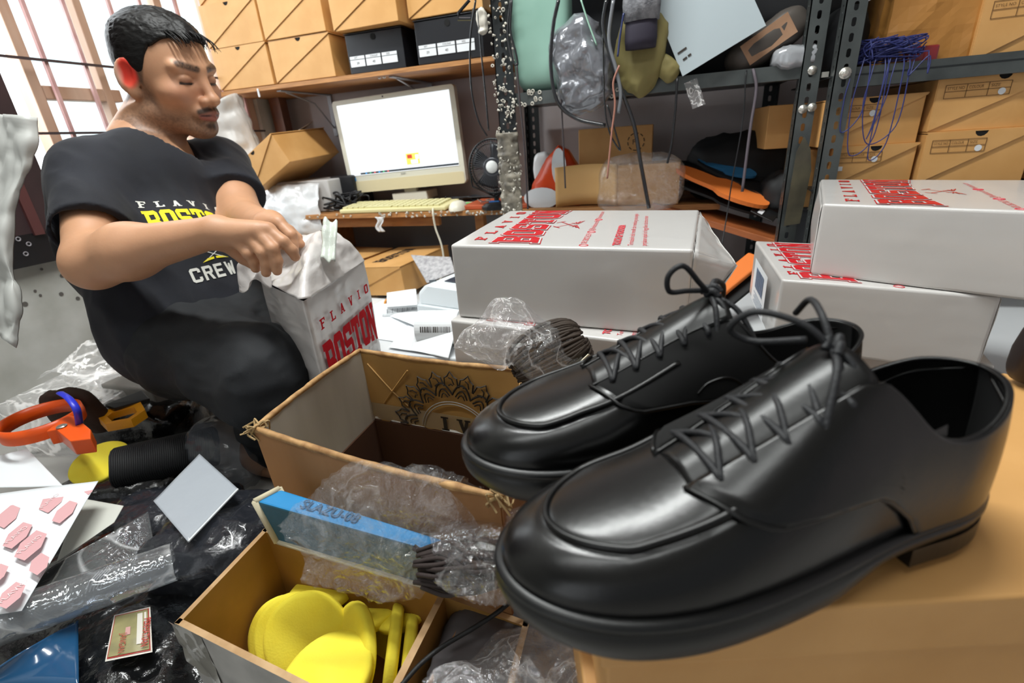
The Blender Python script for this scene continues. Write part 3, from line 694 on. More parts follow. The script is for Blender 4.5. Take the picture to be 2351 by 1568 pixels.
MB().box((.12, .20, .118), (.17, .15, .002), rot=(R(14), 0, 0)).build('tissue_flap', mat('tissue', '#c8bdb0', rough=.8), ob)
wrap_sheet('plastic_bag', 'shiny white plastic bag draped over the left end of the desk below the kraft box', lambda u, v: (-1.50+.28*u+.03*v, 1.485-.05*sin(v*2.5)+.02*sin(u*8), .485-.185*v+.03*sin(u*5)*v), 40, 30, whpl, 'plastic bag', .012, 16, 3, .0006)
wrap_sheet('plastic_bag', 'white plastic bag hanging by the window behind the man', lambda u, v: (-1.53+.07*sin(pi*u)+.04*v, 1.40+.17*u+.02*v, .74-.26*v+.05*sin(u*3)*(1-v)), 40, 40, mat('white_bag_hang', '#c9c6c2', rough=.4, bump=.5, bscale=24, btype='ridge', bdist=.004), 'plastic bag', .014, 14, 6, .0006)
solo(MB().box((-1.500, 1.72, .50), (.05, .04, .70)), 'wooden_post', mat('red_wood', '#5a3524', rough=.6, var='#6e452e', vscale=20), 'narrow reddish wooden post against the wall at the window corner', 'post')

# ---------------------------------------------------------------- slotted steel racks
def slotted(mb, O, ux, uz, nn, L, w=.034, pitch=.026, th=.0022, sw=.008, sh=.0155):
    """perforated flange: ring of plate around each oval slot; O = lower corner, ux across, uz along, nn thickness direction"""
    O, ux, uz, nn = Vector(O), Vector(ux), Vector(uz), Vector(nn)
    n = int(L/pitch); N = 14
    for i in range(n):
        z0 = i*pitch; ctr = (w/2, z0+pitch/2)
        inner = []; outer = []
        for k in range(N):
            a = 2*pi*(k+.5)/N; cx, cy = cos(a), sin(a)
            e = (sh-sw)/2; inner.append((ctr[0]+sw/2*cx, ctr[1]+sw/2*cy+(e if cy > 0 else -e)))
            s_ = min((w/2)/max(abs(cx), 1e-6), (pitch/2)/max(abs(cy), 1e-6)); outer.append((ctr[0]+cx*s_, ctr[1]+cy*s_))
        # snap the outer ring to the cell corners
        for q in ((0, 0), (1, 0), (1, 1), (0, 1)):
            c_ = (w*q[0], z0+pitch*q[1]); j = min(range(N), key=lambda j: (outer[j][0]-c_[0])**2+(outer[j][1]-c_[1])**2); outer[j] = c_
        pts = [O+ux*p[0]+uz*p[1]+nn*t for t in (0, th) for p in inner+outer]
        fs = []
        for k in range(N):
            j = (k+1) % N
            fs += [(k, j, N+j, N+k), (2*N+k, 3*N+k, 3*N+j, 2*N+j), (k, 2*N+k, 2*N+j, j)]
        mb.add(pts, fs)
    a, b = O, O+uz*(n*pitch)
    for s0 in (0, w):
        p = [a+ux*s0, b+ux*s0, b+ux*s0+nn*th, a+ux*s0+nn*th]; mb.add(p, [(0, 1, 2, 3)])
def angle_post(name, label, x, y, z0, z1, m, sx_=1, sy_=1, w=.036, lean=0, parent=None):
    mb = MB()
    up = Vector((lean, 0, 1)).normalized()
    slotted(mb, (x, y, z0), (sx_, 0, 0), up, (0, sy_, 0), z1-z0, w)
    slotted(mb, (x, y, z0), (0, sy_, 0), up, (sx_, 0, 0), z1-z0, w)
    if parent is not None: return mb.build(name, m, parent, world=True)
    t = thing(name, label, 'steel post', (x, y, z0)); mb.build('angle_bar', m, t, world=True)
    return t
def beam(mb, x0, x1, y, z0, z1, th=.003, lip=.03, sy_=1):
    mb.box(((x0+x1)/2, y, (z0+z1)/2), (x1-x0, th, z1-z0)); mb.box(((x0+x1)/2, y+lip/2*sy_, z0+.0015), (x1-x0, lip, th))
def bolt(parent, x, y, z, r=.0065):
    b = MB(); M = Matrix.Translation((x, y, z)) @ Matrix.Rotation(pi/2, 4, 'X')
    b.lathe([(.0001, .005), (r*.5, .0048), (r*.85, .003), (r, 0)], 12, M); b.lathe([(r*1.35, .0), (r*1.35, .0012), (r*.3, .0014)], 14, M)
    return b.build('bolt', zinc, parent, world=True, smooth=True)
rk = thing('steel_rack', 'grey slotted steel rack in the middle with white scraps stuck on its left post', 'rack', (-.46, 1.30, .0))
angle_post('upright_post', None, -.448, 1.292, .0, 1.30, dsteel, 1, 1, .046, parent=rk)
angle_post('upright_post', None, .232, 1.290, .0, 1.30, steel, 1, 1, .036, parent=rk)
angle_post('upright_post', None, -.505, 1.76, .0, 1.30, dsteel, 1, -1, .040, parent=rk)
angle_post('upright_post', None, .26, 1.76, .0, 1.30, dsteel, -1, -1, .036, parent=rk)
bm_ = MB(); beam(bm_, -.405, .262, 1.303, .655, .684); bm_.build('shelf_beam', steel, rk, world=True)
MB().box((-.10, 1.53, .672), (.72, .42, .004)).build('shelf_panel', dsteel, rk, world=True)
MB().box((-.10, 1.53, 1.02), (.72, .42, .004)).build('shelf_panel', dsteel, rk, world=True)  # upper shelf out of view, added to shade the shelf below
bolt(rk, .252, 1.289, .668); bolt(rk, .245, 1.289, .595); bolt(rk, .262, 1.289, .597)
# white stuck scraps on the left post
sc = MB(); rnd = random.Random(21)
for i in range(620):
    z = rnd.uniform(.36, 1.1); dense = z < .60
    if not dense and rnd.random() < .5: continue
    x = -.450+rnd.uniform(-.004, .056); y = 1.288-rnd.uniform(0, .016 if dense else .004); r_ = rnd.uniform(.0022, .0052)
    M = Matrix.Translation((x, y, z)) @ Euler((pi/2+rnd.uniform(-.7, .7), rnd.uniform(-.5, .5), rnd.uniform(0, 6))).to_matrix().to_4x4()
    sc.lathe([(r_*.45, 0), (r_*.7, r_*.35), (r_, .0), (r_*.7, -r_*.35), (r_*.45, 0)] if rnd.random() < .6 else [(.0001, -r_*.2), (r_*.7, 0), (r_*.3, r_*1.6), (.0001, r_*1.7)], 8, M)
sc.build('stuck_scrap', glue, rk, world=True, smooth=True)['kind'] = 'stuff'
gl_ = MB().grid(lambda u, v: (-.452+.055*u, 1.284-.010*sin(pi*u), .395+.20*v), 14, 50)
g2 = gl_.build('glue_crust', mat('glue_crust', '#8f8879', rough=.5, var='#4c473f', vscale=30, bump=.6, bscale=60), rk, world=True, smooth=True)
crumple(g2, .009, 40, 5); q = g2.modifiers.new('s', 'SOLIDIFY'); q.thickness = .003
sc = MB()
for i in range(22):
    x = rnd.uniform(-.39, -.12); z = rnd.uniform(.655, .69); M = Matrix.Translation((x, 1.299, z)) @ Matrix.Rotation(pi/2, 4, 'X')
    sc.lathe([(.002, 0), (.0035, .0025), (.005, 0)], 9, M)
sc.build('stuck_scrap', glue, rk, world=True, smooth=True)['kind'] = 'stuff'

rr = thing('steel_rack', 'grey slotted steel rack on the right holding shoe boxes', 'rack', (.28, 1.25, 0))
angle_post('upright_post', None, .284, 1.245, .0, 1.30, steel, 1, 1, .036, parent=rr)
angle_post('upright_post', None, 1.10, 1.245, .0, 1.30, steel, -1, 1, .036, parent=rr)
bm_ = MB(); beam(bm_, .29, 1.12, 1.262, .628, .664); bm_.build('shelf_beam', steel, rr, world=True)
MB().box((.70, 1.46, .650), (.84, .40, .003)).build('shelf_panel', dsteel, rr, world=True)
MB().box((.70, 1.46, .96), (.84, .40, .003)).build('shelf_panel', dsteel, rr, world=True)  # unseen upper shelf, put in to dim the boxes under it
bm_ = MB(); beam(bm_, .29, 1.12, 1.262, .40, .432); bm_.build('shelf_beam', steel, rr, world=True)
MB().box((.70, 1.46, .428), (.84, .40, .003)).build('shelf_panel', dsteel, rr, world=True)
bolt(rr, .302, 1.244, .654, .008)
MB().box((.275, 1.281, .657), (.012, .006, .010)).build('bolt', zinc, rr, world=True)

# boxes in the right rack
G3 = 'kraft shoe boxes on the lower shelf of the right rack'; yy = 1.285
shoe_box('shoe_box', 'kraft shoe box, lower of the pair right of the slotted posts', 'box', (.318, yy, .431), .150, .30, .082, 0, G3, table=1, dot=True)
shoe_box('shoe_box', 'kraft shoe box behind the posts, on top of the lower shelf row', 'box', (.285, yy+.005, .5145), .180, .30, .092, 0, G3, table=1, dot=True)
shoe_box('shoe_box', 'kraft shoe box with a dark size table, bottom right of the shelf', 'box', (.475, yy-.01, .431), .175, .30, .100, R(-1), G3, table=2, dot=True)
shoe_box('shoe_box', 'kraft shoe box on top of the one with the dark size table', 'box', (.475, yy-.005, .5325), .205, .30, .098, 0, G3, table=2, dot=True)
shoe_box('shoe_box', 'kraft shoe box lower right, half outside the right edge of the picture', 'box', (.67, yy, .431), .20, .30, .098, 0, G3, table=1)
MB().box((.328, yy-.004, .470), (.018, .001, .009)).build('price_sticker', whitep, None, world=False); o = bpy.context.scene.objects[-1] if False else None
st_ = [q for q in bpy.data.objects if q.name.startswith('price_sticker')][0]; tag(st_, 'tiny white price sticker on the lower kraft box beside the post', 'sticker')
bx = thing('moving_carton', 'crumpled kraft carton on the upper shelf behind the blue string', 'box', (.378, 1.30, .653))
o = MB(); o.grid(lambda u, v: (0, 0, 0), 2, 2); o = MB().box((.075, .13, .075), (.15, .26, .15)).build('carton', mat('kraft_worn', '#b57e3c', rough=.6, var='#9a6828', vscale=9, bump=.4, bscale=18), bx)
bb = bmesh.new(); bb.from_mesh(o.data); bmesh.ops.subdivide_edges(bb, edges=bb.edges, cuts=10, use_grid_fill=True); bb.to_mesh(o.data); bb.free(); crumple(o, .006, 12, 9)
shoe_box('shoe_box', 'kraft shoe box at the upper right corner of the picture', 'box', (.520, 1.29, .652), .22, .30, .115, R(-2), None, table=2)
# side boxes seen through the posts
shoe_box('shoe_box', 'kraft carton turned sideways between the two slotted posts', 'box', (.196, 1.42, .512), .12, .24, .10, R(3), None, lid=False)
shoe_box('shoe_box', 'kraft carton standing low behind the slotted posts', 'box', (.262, 1.34, .381), .05, .24, .13, 0, None, lid=False)

# blue string tangle
bs = mat('blue_string', '#232b66', rough=.6)
st_ = MB(); rnd = random.Random(14)
for k in range(34):
    c = Vector((.365, 1.27, .668)); pts = [c+Vector((rnd.uniform(-.05, .07), rnd.uniform(-.025, .02), rnd.uniform(0, .045))) for _ in range(5)]
    st_.tube(smooth_path(pts, 7), .0011, 5)
for (x0, zl, x1) in ((.335, .50, .375), (.38, .49, .40), (.355, .52, .41), (.32, .545, .345), (.39, .53, .37), (.42, .64, .44)):
    st_.tube(smooth_path([(x0, 1.26, .68), (x0-.008, 1.245, .64), (x0-.012, 1.243, (zl+.66)/2), ((x0+x1)/2-.02, 1.243, zl), (x1-.004, 1.243, zl+.03), (x1, 1.245, .64), (x1, 1.262, .68)], 8), .0011, 5)
solo(st_, 'blue_string', bs, 'tangled blue string heaped on the upper shelf and hanging in loops', 'string', origin=(.365, 1.25, .665), kind='stuff')
solo(MB().box((.435, 1.30, .675), (.05, .06, .03)), 'red_packet', mat('red_foil', '#7c1f24', rough=.25, coat=.5), 'small dark red packet under the blue string', 'packet', bevel=.004)

# parcels on the upper middle shelf
def lump(name, label, cat, c, r, m, amp, sc_, seed, rot=(0, 0, 0), boxy=.6, n=44, group=None, kind=None, ridged=True):
    def fn(u, v):
        a, b = 2*pi*u, pi*(v-.5); f = lambda t: (abs(t)**boxy)*(1 if t > 0 else -1)
        return (r[0]*f(cos(a))*f(cos(b)), r[1]*f(sin(a))*f(cos(b)), r[2]*f(sin(b)))
    o = MB().grid(fn, n, n//2, wrapu=True).build(name, m, None, smooth=True, weld=True)
    crumple(o, amp, sc_, seed, ridged); o.rotation_euler = rot; o.location = c
    return tag(o, label, cat, group, kind)
pk = lump('brown_paper_parcel', 'dark grey parcel with a brown paper label lying on the upper shelf', 'parcel', (.165, 1.36, .735), (.085, .05, .035), mat('parcel_grey', '#4a443f', rough=.5, bump=.3, bscale=20), .004, 14, 3, (0, R(-32), 0))
MB().box((.0, -.050, .002), (.10, .002, .045)).build('paper_label', mat('parcel_paper', '#a37f63', rough=.7, var='#8e6b50', vscale=20), pk)
lump('silver_bag', 'small shiny grey plastic bag on the upper shelf beside the slotted post', 'plastic bag', (.222, 1.32, .697), (.045, .03, .020), mat('silver_film', '#a4a7ab', rough=.2, coat=.5, metal=.2, bump=.6, bscale=50, btype='ridge', bdist=.003), .006, 40, 5)
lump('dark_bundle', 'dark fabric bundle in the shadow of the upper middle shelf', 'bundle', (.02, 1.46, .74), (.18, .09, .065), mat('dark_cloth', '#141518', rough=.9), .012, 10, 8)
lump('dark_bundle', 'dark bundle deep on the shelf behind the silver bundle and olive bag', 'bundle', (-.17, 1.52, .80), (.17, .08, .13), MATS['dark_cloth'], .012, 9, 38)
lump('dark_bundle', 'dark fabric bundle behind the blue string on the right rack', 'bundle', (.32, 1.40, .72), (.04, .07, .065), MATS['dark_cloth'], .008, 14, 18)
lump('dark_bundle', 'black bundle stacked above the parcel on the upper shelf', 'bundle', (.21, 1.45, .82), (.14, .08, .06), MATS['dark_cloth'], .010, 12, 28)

# hanging things
def hang(name, label, cat, fn, nu, nv, m, amp, sc_, seed, solid=.001): return wrap_sheet(name, label, fn, nu, nv, m, cat, amp, sc_, seed, solid)
mint = mat('mint_fabric', '#8fb5a6', rough=.55, coat=.1, var='#7fa697', vscale=6)
o = lump('mint_bag', 'mint green hanging bag between the post and the silver bundle', 'bag', (-.340, 1.345, .86), (.072, .038, .175), mint, .004, 9, 3, (0, 0, 0), .45)
lump('silver_bundle', 'shiny silver plastic wrapped bundle hanging beside the mint bag', 'bundle', (-.232, 1.285, .725), (.058, .03, .085), mat('silver_wrap', '#7f8187', rough=.18, metal=.35, coat=.6, bump=.8, bscale=60, btype='ridge', bdist=.004), .022, 16, 7, (0, R(-12), 0), .7, n=84)
lump('olive_cloth', 'olive khaki cloth bag hanging below the grey sleeve', 'cloth', (-.098, 1.285, .735), (.048, .025, .075), mat('olive_cloth', '#6f6638', rough=.7, var='#857a4a', vscale=12, bump=.8, bscale=16, btype='ridge', stretch=(1.6, 1, .5), bdist=.006), .016, 13, 11, (0, R(10), 0), .7, n=70)
lump('olive_cloth', 'small knotted olive cloth end beside the grey cardboard sheet', 'cloth', (-.038, 1.285, .700), (.026, .016, .022), MATS['olive_cloth'], .006, 26, 13, (0, R(35), 0), .8)
sl = thing('sleeve', 'grey furry jacket sleeve with a dark purple cuff hanging over the olive bag', 'sleeve', (-.095, 1.243, .768))
o = MB().lathe([(.0001, 0), (.036, 0), (.038, .03), (.036, .07), (.034, .16), (.033, .2)], 30, Matrix.Scale(.6, 4, (0, 1, 0))).build('furry_sleeve', mat('grey_fur', '#5a5b60', rough=.95, var='#8b8c90', vscale=60, bump=1, bscale=200), sl, smooth=True); o.location = (0, 0, .024); crumple(o, .003, 60, 3)
o = MB().lathe([(.0001, -.028), (.032, -.028), (.034, -.01), (.033, .024), (.03, .028)], 30, Matrix.Scale(.6, 4, (0, 1, 0))).build('cuff', mat('purple_cuff', '#241f2e', rough=.8), sl, smooth=True)
gb = thing('card_sheet', 'pale blue grey cardboard sheet hanging tilted above the middle shelf', 'cardboard', (-.005, 1.272, .681), (R(-6), 0, 0))
cs = MB(); cs.prism([(0, 0), (.158, .078), (.06, .26), (-.092, .20)], 0, .003, MX); cs.build('card', mat('pale_card', '#a7b3b8', rough=.55), gb, auto=True)
mk = MB(); mk.box((-.004, -.001, .050), (.020, .0008, .004), rot=(0, R(-30), 0)); mk.box((.003, -.001, .034), (.009, .0008, .004), rot=(0, R(-30), 0)); mk.box((.012, -.001, .040), (.007, .0008, .004), rot=(0, R(-30), 0))
mk.build('printed_mark', inkd, gb)
film = clear_film('film_small', haze=.25, bscale=70)
wrap_sheet('clear_wrapper', 'small clear plastic wrapper hanging under the shelf beam', lambda u, v: (.0+.026*u+.022*v, 1.29+.004*sin(u*6), .668-.054*v+.008*u), 10, 14, film, 'wrapper', .003, 60, 2)
wrap_sheet('clear_wrapper', 'scrap of clear film stuck under the beam below the silver bundle', lambda u, v: (-.28+.09*u, 1.295+.004*sin(u*6), .660-.018*v*sin(pi*u)), 14, 8, film, 'wrapper', .003, 60, 4)
# cords
def cord(label, pts, r, m=cordm, name='loose_wire', flat=1.0, group=None):
    return solo(MB().tube(smooth_path([PY(*p) for p in pts], 8), r, 6, flat=flat), name, m, label, 'cord', group, smooth=True, origin=PY(*pts[-1]))
shiny = mat('shiny_black_tape', '#1c1d20', rough=.2, coat=.6, bump=.5, bscale=60)
cord('leftmost black plastic strip hanging in front of the black shoe box', [(1092, 0, 1.28), (1080, 90, 1.28), (1082, 200, 1.28), (1098, 275, 1.28), (1118, 312, 1.28)], .0045, shiny, flat=.4)
cord('second black plastic strip hanging left of the taped post', [(1097, 20, 1.27), (1105, 120, 1.27), (1115, 220, 1.27), (1122, 300, 1.27)], .0045, shiny, flat=.4)
cord('black wire loop hanging right of the taped post', [(1172, 0, 1.26), (1166, 80, 1.26), (1178, 140, 1.26), (1188, 148, 1.26), (1184, 120, 1.26), (1172, 70, 1.26), (1175, 0, 1.255)], .0025)
cord('long thin grey wire running down right of the taped post', [(1186, 145, 1.26), (1194, 240, 1.26), (1204, 340, 1.26), (1212, 480, 1.27)], .0025, mat('grey_wire', '#3c3436', rough=.5))
cord('black cable hanging down the mint bag and swinging right below the beam', [(1282, 0, 1.25), (1270, 60, 1.25), (1264, 140, 1.25), (1272, 210, 1.25), (1290, 248, 1.25), (1330, 275, 1.25), (1390, 288, 1.25)], .0045, shiny)
cord('thick black cord reaching from the top down to the centre parcel', [(1392, 0, 1.24), (1385, 60, 1.24), (1402, 130, 1.24), (1430, 215, 1.24), (1456, 290, 1.24), (1470, 370, 1.24), (1490, 478, 1.24)], .0045, shiny)
cord('grey taped cord hanging in front of the olive cloth', [(1408, 0, 1.235), (1398, 90, 1.235), (1415, 160, 1.235), (1425, 215, 1.235), (1420, 260, 1.235)], .004, mat('grey_tape', '#6d7074', rough=.25, coat=.5))
cord('looped black strips hanging below the beam beside the pink wire', [(1384, 60, 1.245), (1386, 180, 1.245), (1390, 260, 1.245), (1402, 310, 1.245), (1424, 345, 1.245), (1412, 300, 1.245), (1394, 240, 1.245)], .004, shiny, flat=.5)
cord('pink salmon wire hanging over the kraft boxes', [(1422, 150, 1.23), (1408, 190, 1.23), (1412, 240, 1.23), (1405, 300, 1.23), (1400, 350, 1.23), (1394, 410, 1.23)], .0022, mat('salmon_wire', '#a3705f', rough=.5))
cord('blue wire hanging beside the fur sleeve', [(1432, 30, 1.23), (1424, 80, 1.23), (1418, 130, 1.23)], .0022, mat('navy_wire', '#26305c', rough=.4))
cord('thin brown wire hanging left of the middle kraft box', [(1286, 180, 1.26), (1292, 300, 1.26), (1298, 432, 1.26)], .002, MATS['grey_wire'])
cord('black cord hanging from the clear wrapper to the insole pile', [(1555, 180, 1.26), (1550, 260, 1.26), (1542, 330, 1.26), (1532, 375, 1.26)], .0026)
cord('grey lace hanging right of the middle rack wall', [(1729, 160, 1.302), (1732, 172, 1.292), (1736, 210, 1.29), (1722, 300, 1.29), (1704, 440, 1.29)], .0032, mat('grey_lace', '#5d555c', rough=.7))
cord('thin black string hanging from the beam down to the plank', [(1714, 162, 1.302), (1712, 180, 1.292), (1705, 280, 1.29), (1680, 420, 1.285), (1668, 500, 1.27), (1650, 600, 1.22)], .0016, name='loose_string')
cord('mint green strap hanging above the silver bundle', [(1334, 0, 1.245), (1350, 50, 1.245), (1370, 104, 1.245)], .005, mat('mint_strap', '#9cc4b0', rough=.5), flat=.35, name='strap')
ck = MB().tube([PY(*p, 1.285) for p in ((1078, 0), (1052, 30), (1052, 44), (1082, 44), (1088, 20))], .004, 6)
solo(ck, 'bent_strap', shiny, 'bent black plastic strap in front of the top kraft box by the post', 'strap')
lump('glue_lump', 'pale lump of glue stuck to the top of the taped post', 'lump', PY(1106, 50, 1.275), (.010, .008, .024), glue, .006, 60, 3)

# ---------------------------------------------------------------- things on the desk under the middle rack
mb_ = thing('shoe_box', 'upright kraft box with a round stamped logo below the middle shelf', 'box', (-.30, 1.60, .381), (0, 0, R(2)))
MB().box((.11, .06, .105), (.22, .12, .21)).build('carton', kraft, mb_, bevel=.002)
lg = MB()
for k in range(10):
    a0 = 2*pi*k/10; lg.tube([(.172+.024*cos(a0+t*.4), -.0005, .165+.024*sin(a0+t*.4)) for t in (0, .5, 1)], .0012, 4)
put_text(lg, 'FB', .02, (.161, -.0008, .158), (1, 0, 0), (0, 0, 1), 0); lg.build('stamped_logo', inkd, mb_)
wb2 = thing('shoe_box', 'kraft box with a curved open flap below the stamped box', 'box', (-.345, 1.47, .381))
MB().grid(lambda u, v: (.18*u, .02*sin(pi*u)-.01, .112*v+.004*sin(u*3)), 20, 4).build('curved_flap', mat('kraft_pale', '#e0b070', rough=.5), wb2, smooth=True, solid=.002)
MB().box((.265, .05, .055), (.165, .12, .11)).build('carton', kraft, wb2, bevel=.0015)
MB().prism([(.182, .002), (.347, .108), (.182, .108)], -.0135, -.0110, MX).build('slanted_flap', kraft, wb2, auto=True)
ogm = mat('orange_bag', '#d8491c', rough=.35, bump=.3, bscale=20)
OB = [PY(x, y, 1.50) for x, y in ((1212, 474), (1222, 425), (1255, 365), (1280, 335), (1302, 345), (1318, 372), (1332, 392), (1330, 474))]
ob0 = OB[0]
og = MB(); cB = sum(OB, Vector())/8
def ogf(u, v):
    k = (u % 1)*8; i = int(k) % 8; p = OB[i].lerp(OB[(i+1) % 8], k-int(k)); q = cB.lerp(p, min(1, v*1.25)); return Vector((q.x, q.y-.022*(1-(min(1, v*1.25))**3)+(max(0, v-.8)*.15), q.z))
og.grid(ogf, 64, 20, wrapu=True)
ogo = solo(og, 'orange_bag', ogm, 'orange plastic bag with large white letters leaning beside the steel post', 'bag', origin=(ob0.x, ob0.y, .381), smooth=True); crumple(ogo, .003, 20, 3)
for (x, y, rx, ry, nm_) in ((1283, 384, 14, 34, 0), (1243, 455, 36, 20, 1)):
    cc_ = PY(x, y, 1.474); mm = MB().add([cc_+Vector((rx*.00155*cos(2*pi*k/20), 0, ry*.00155*sin(2*pi*k/20))) for k in range(20)], [tuple(range(20))])
    mm.build('white_letter', whitep, ogo, solid=.0015)
    o_ = ogo.children[-1]
    for v in o_.data.vertices: v.co -= ogo.location
lump('white_bag', 'crumpled white plastic behind the orange bag', 'plastic bag', (-.42, 1.62, .47), (.03, .02, .06), whpl, .008, 20, 3)
filmb = clear_film('film_big', haze=.03, bscale=24, dist=.006, gl=.5, rough=.08)
def filmlump(name, label, c, r, m, amp, sc_, seed, rot=(0, 0, 0), boxy=.8, n=60, cat='plastic bag'):
    return lump(name, label, cat, c, r, m, amp, sc_, seed, rot, boxy, n)
filmlump('clear_bag', 'clear plastic bag standing in front of the kraft boxes below the middle shelf', (-.10, 1.405, .44), (.10, .030, .066), filmb, .022, 9, 5, boxy=.6)
# insoles and dark pile
insm = mat('orange_insole', '#e0762c', rough=.7); blk2 = mat('black_foam', '#131315', rough=.7)
def insole(label, c, rot, m, L=.27, W_=.085, th=.006, group='shoe insoles piled on the plank'):
    pts = []
    for k in range(40):
        a = 2*pi*k/40; x = cos(a); y = sin(a); w = (.5 if x > 0 else .36)
        pts.append((L/2*x, W_*w*y*(1-.18*math.exp(-((x+.15)/.35)**2))+ (.006*x if True else 0)))
    o = MB().prism(pts, 0, th).build('insole', m, None, bevel=.0015)
    o.location = c; o.rotation_euler = rot
    return tag(o, label, 'insole', group)
insole('orange insole lying on top at the front of the insole pile', (.100, 1.43, .425), (R(14), R(22), R(-26)), insm, th=.010)
pz = [(.10, 1.46, .395), (.13, 1.47, .412), (.09, 1.50, .425), (.14, 1.52, .440), (.16, 1.47, .43), (.12, 1.54, .455)]
for i, (c, rz, ry) in enumerate(zip(pz, (-20, -30, -12, -34, -24, -15), (20, 22, 16, 20, 24, 12))):
    insole(('black insole lowest in the pile on the plank', 'black insole under the orange one', 'black insole in the middle of the pile behind the orange one', 'black insole with a worn edge near the top of the pile', 'black insole reaching furthest right over the plank', 'black insole at the very back of the pile')[i], c, (R(8), R(ry), R(rz)), blk2)
insole('blue topped black insole in the upper part of the pile', (.120, 1.50, .465), (R(20), R(18), R(-24)), mat('blue_insole', '#2f6f9c', rough=.5), L=.16, W_=.06)
lump('black_shoe_pile', 'heap of black shoe parts against the wall behind the insoles', 'pile', (.17, 1.60, .46), (.14, .09, .085), blk2, .016, 16, 4, kind='stuff')
lump('black_shoe_pile', 'dark heap under the right rack beside the insoles', 'pile', (.26, 1.45, .40), (.05, .07, .05), blk2, .012, 20, 6, kind='stuff')
pl = thing('wooden_plank', 'reddish plank carrying the insoles, sloping to the right', 'plank', (.12, 1.45, .335), (0, R(14), R(-22)))
MB().box((0, 0, 0), (.36, .14, .016)).build('board', mat('red_plank', '#8f4d26', rough=.5, var='#a35c30', vscale=10, stretch=(1, 8, 8)), pl, bevel=.001)
nt_ = thing('name_tag', 'black tag with a small white label on the plank', 'tag', (.21, 1.375, .365), (R(30), R(25), R(-20)))
MB().box((0, 0, 0), (.06, .035, .003)).build('tag_body', blackp, nt_, bevel=.004); MB().box((-.008, -.004, .002), (.012, .016, .001)).build('white_label', whitep, nt_)
lump('lime_piece', 'tiny lime green scrap beside the black tag', 'scrap', (.262, 1.38, .372), (.010, .006, .008), mat('lime', '#b8cf1e', rough=.5), .002, 60, 3)
lump('grey_felt', 'dark grey felt scrap hanging from the plank end', 'scrap', (.275, 1.34, .335), (.035, .012, .04), mat('grey_felt', '#4a4c50', rough=.9), .005, 20, 3)
solo(MB().box((0, 0, 0), (.17, .05, .012)), 'orange_sole', insm, 'orange foam sole sticking out between the centre parcel and the right parcels', 'sole', bevel=.004).location = P(1678, 640, 1.12)
bpy.data.objects['orange_sole'].rotation_euler = (R(10), R(-28), R(40))
solo(MB().box((0, 0, 0), (.18, .07, .010)), 'black_sole', blk2, 'black foam sole beneath the orange sole', 'sole', bevel=.004).location = P(1690, 658, 1.13)
bpy.data.objects['black_sole'].rotation_euler = (R(10), R(-28), R(40))
rb = MB().prism([(0, 0), (.032, .005), (.038, .12), (.030, .165), (.014, .19), (.004, .16)], 0, .004, MX)
solo(rb, 'rubber_sheet', mat('dirty_rubber', '#55503f', rough=.35, var='#2a2822', vscale=14, coat=.3), 'worn rubber sole sheet hanging on the slotted post', 'rubber', auto=True).location = (.238, 1.272, .35)
# ---------------------------------------------------------------- low white work table with labels and printer
TZ = .140
tb = thing('work_table', 'low white work table covered with labels and parcels', 'table', (-.93, .88, .0))
MB().box((.99, .38, TZ-.012), (1.98, .76, .024)).build('table_top', mat('table_white', '#d9dcde', rough=.35), tb, bevel=.003)
for x in (.05, 1.93):
    for y in (.06, .70): MB().box((x, y, .058), (.04, .04, .116)).build('leg', mat('table_leg', '#8d8f92', rough=.5), tb)
def sheet(name, label, cat, quad, m, amp=.003, sc_=14, seed=1, curl=0, group=None, n=24, lift=0, thick=.0004):
    a, b, c, d = [Vector(q) for q in quad]
    def fn(u, v):
        p = a.lerp(b, u).lerp(d.lerp(c, u), v); return p+Vector((0, 0, lift+curl*(abs(u-.5)*2)**2+curl*.5*(abs(v-.5)*2)**3))
    o = solo(MB().grid(fn, n, n), name, m, label, cat, group, origin=a, smooth=True)
    if amp: crumple(o, amp, sc_, seed, False)
    q = o.modifiers.new('s', 'SOLIDIFY'); q.thickness = thick; return o
paperm = mat('white_paper', '#e9edf0', rough=.6)
labm = mat('label_paper', '#eef1f3', rough=.45)
sheet('paper_sheet', 'large white paper sheet lying flat on the work table', 'paper', [(-.88, .98, TZ+.002), (-.55, .93, TZ+.002), (-.58, 1.17, TZ+.002), (-.86, 1.26, TZ+.002)], labm, .002, 10, 2)
sheet('paper_sheet', 'white paper corner sticking up at the middle of the work table', 'paper', [(-.745, 1.10, TZ+.008), (-.62, 1.02, TZ+.014), (-.60, 1.10, TZ+.02), (-.70, 1.18, TZ+.016)], labm, .004, 14, 4)
sheet('paper_sheet', 'rumpled white paper beneath the barcode label roll', 'paper', [(-.63, .90, TZ+.006), (-.49, .88, TZ+.006), (-.50, 1.03, TZ+.012), (-.66, 1.05, TZ+.006)], labm, .005, 16, 6)
sheet('printed_sheet', 'grey printed sheet propped against the boxes below the desk', 'paper', [P(980, 650, 1.42), P(1045, 625, 1.38), P(1035, 590, 1.46), P(943, 585, 1.50)], mat('printed_grey', '#b7b5b6', rough=.7, var='#8f8d90', vscale=90), .002, 12, 3)
sheet('paper_slip', 'upright white paper slip standing behind the labels', 'paper', [P(888, 705, 1.36), P(958, 700, 1.33), P(955, 663, 1.36), P(888, 672, 1.40)], labm, .002, 12, 5)
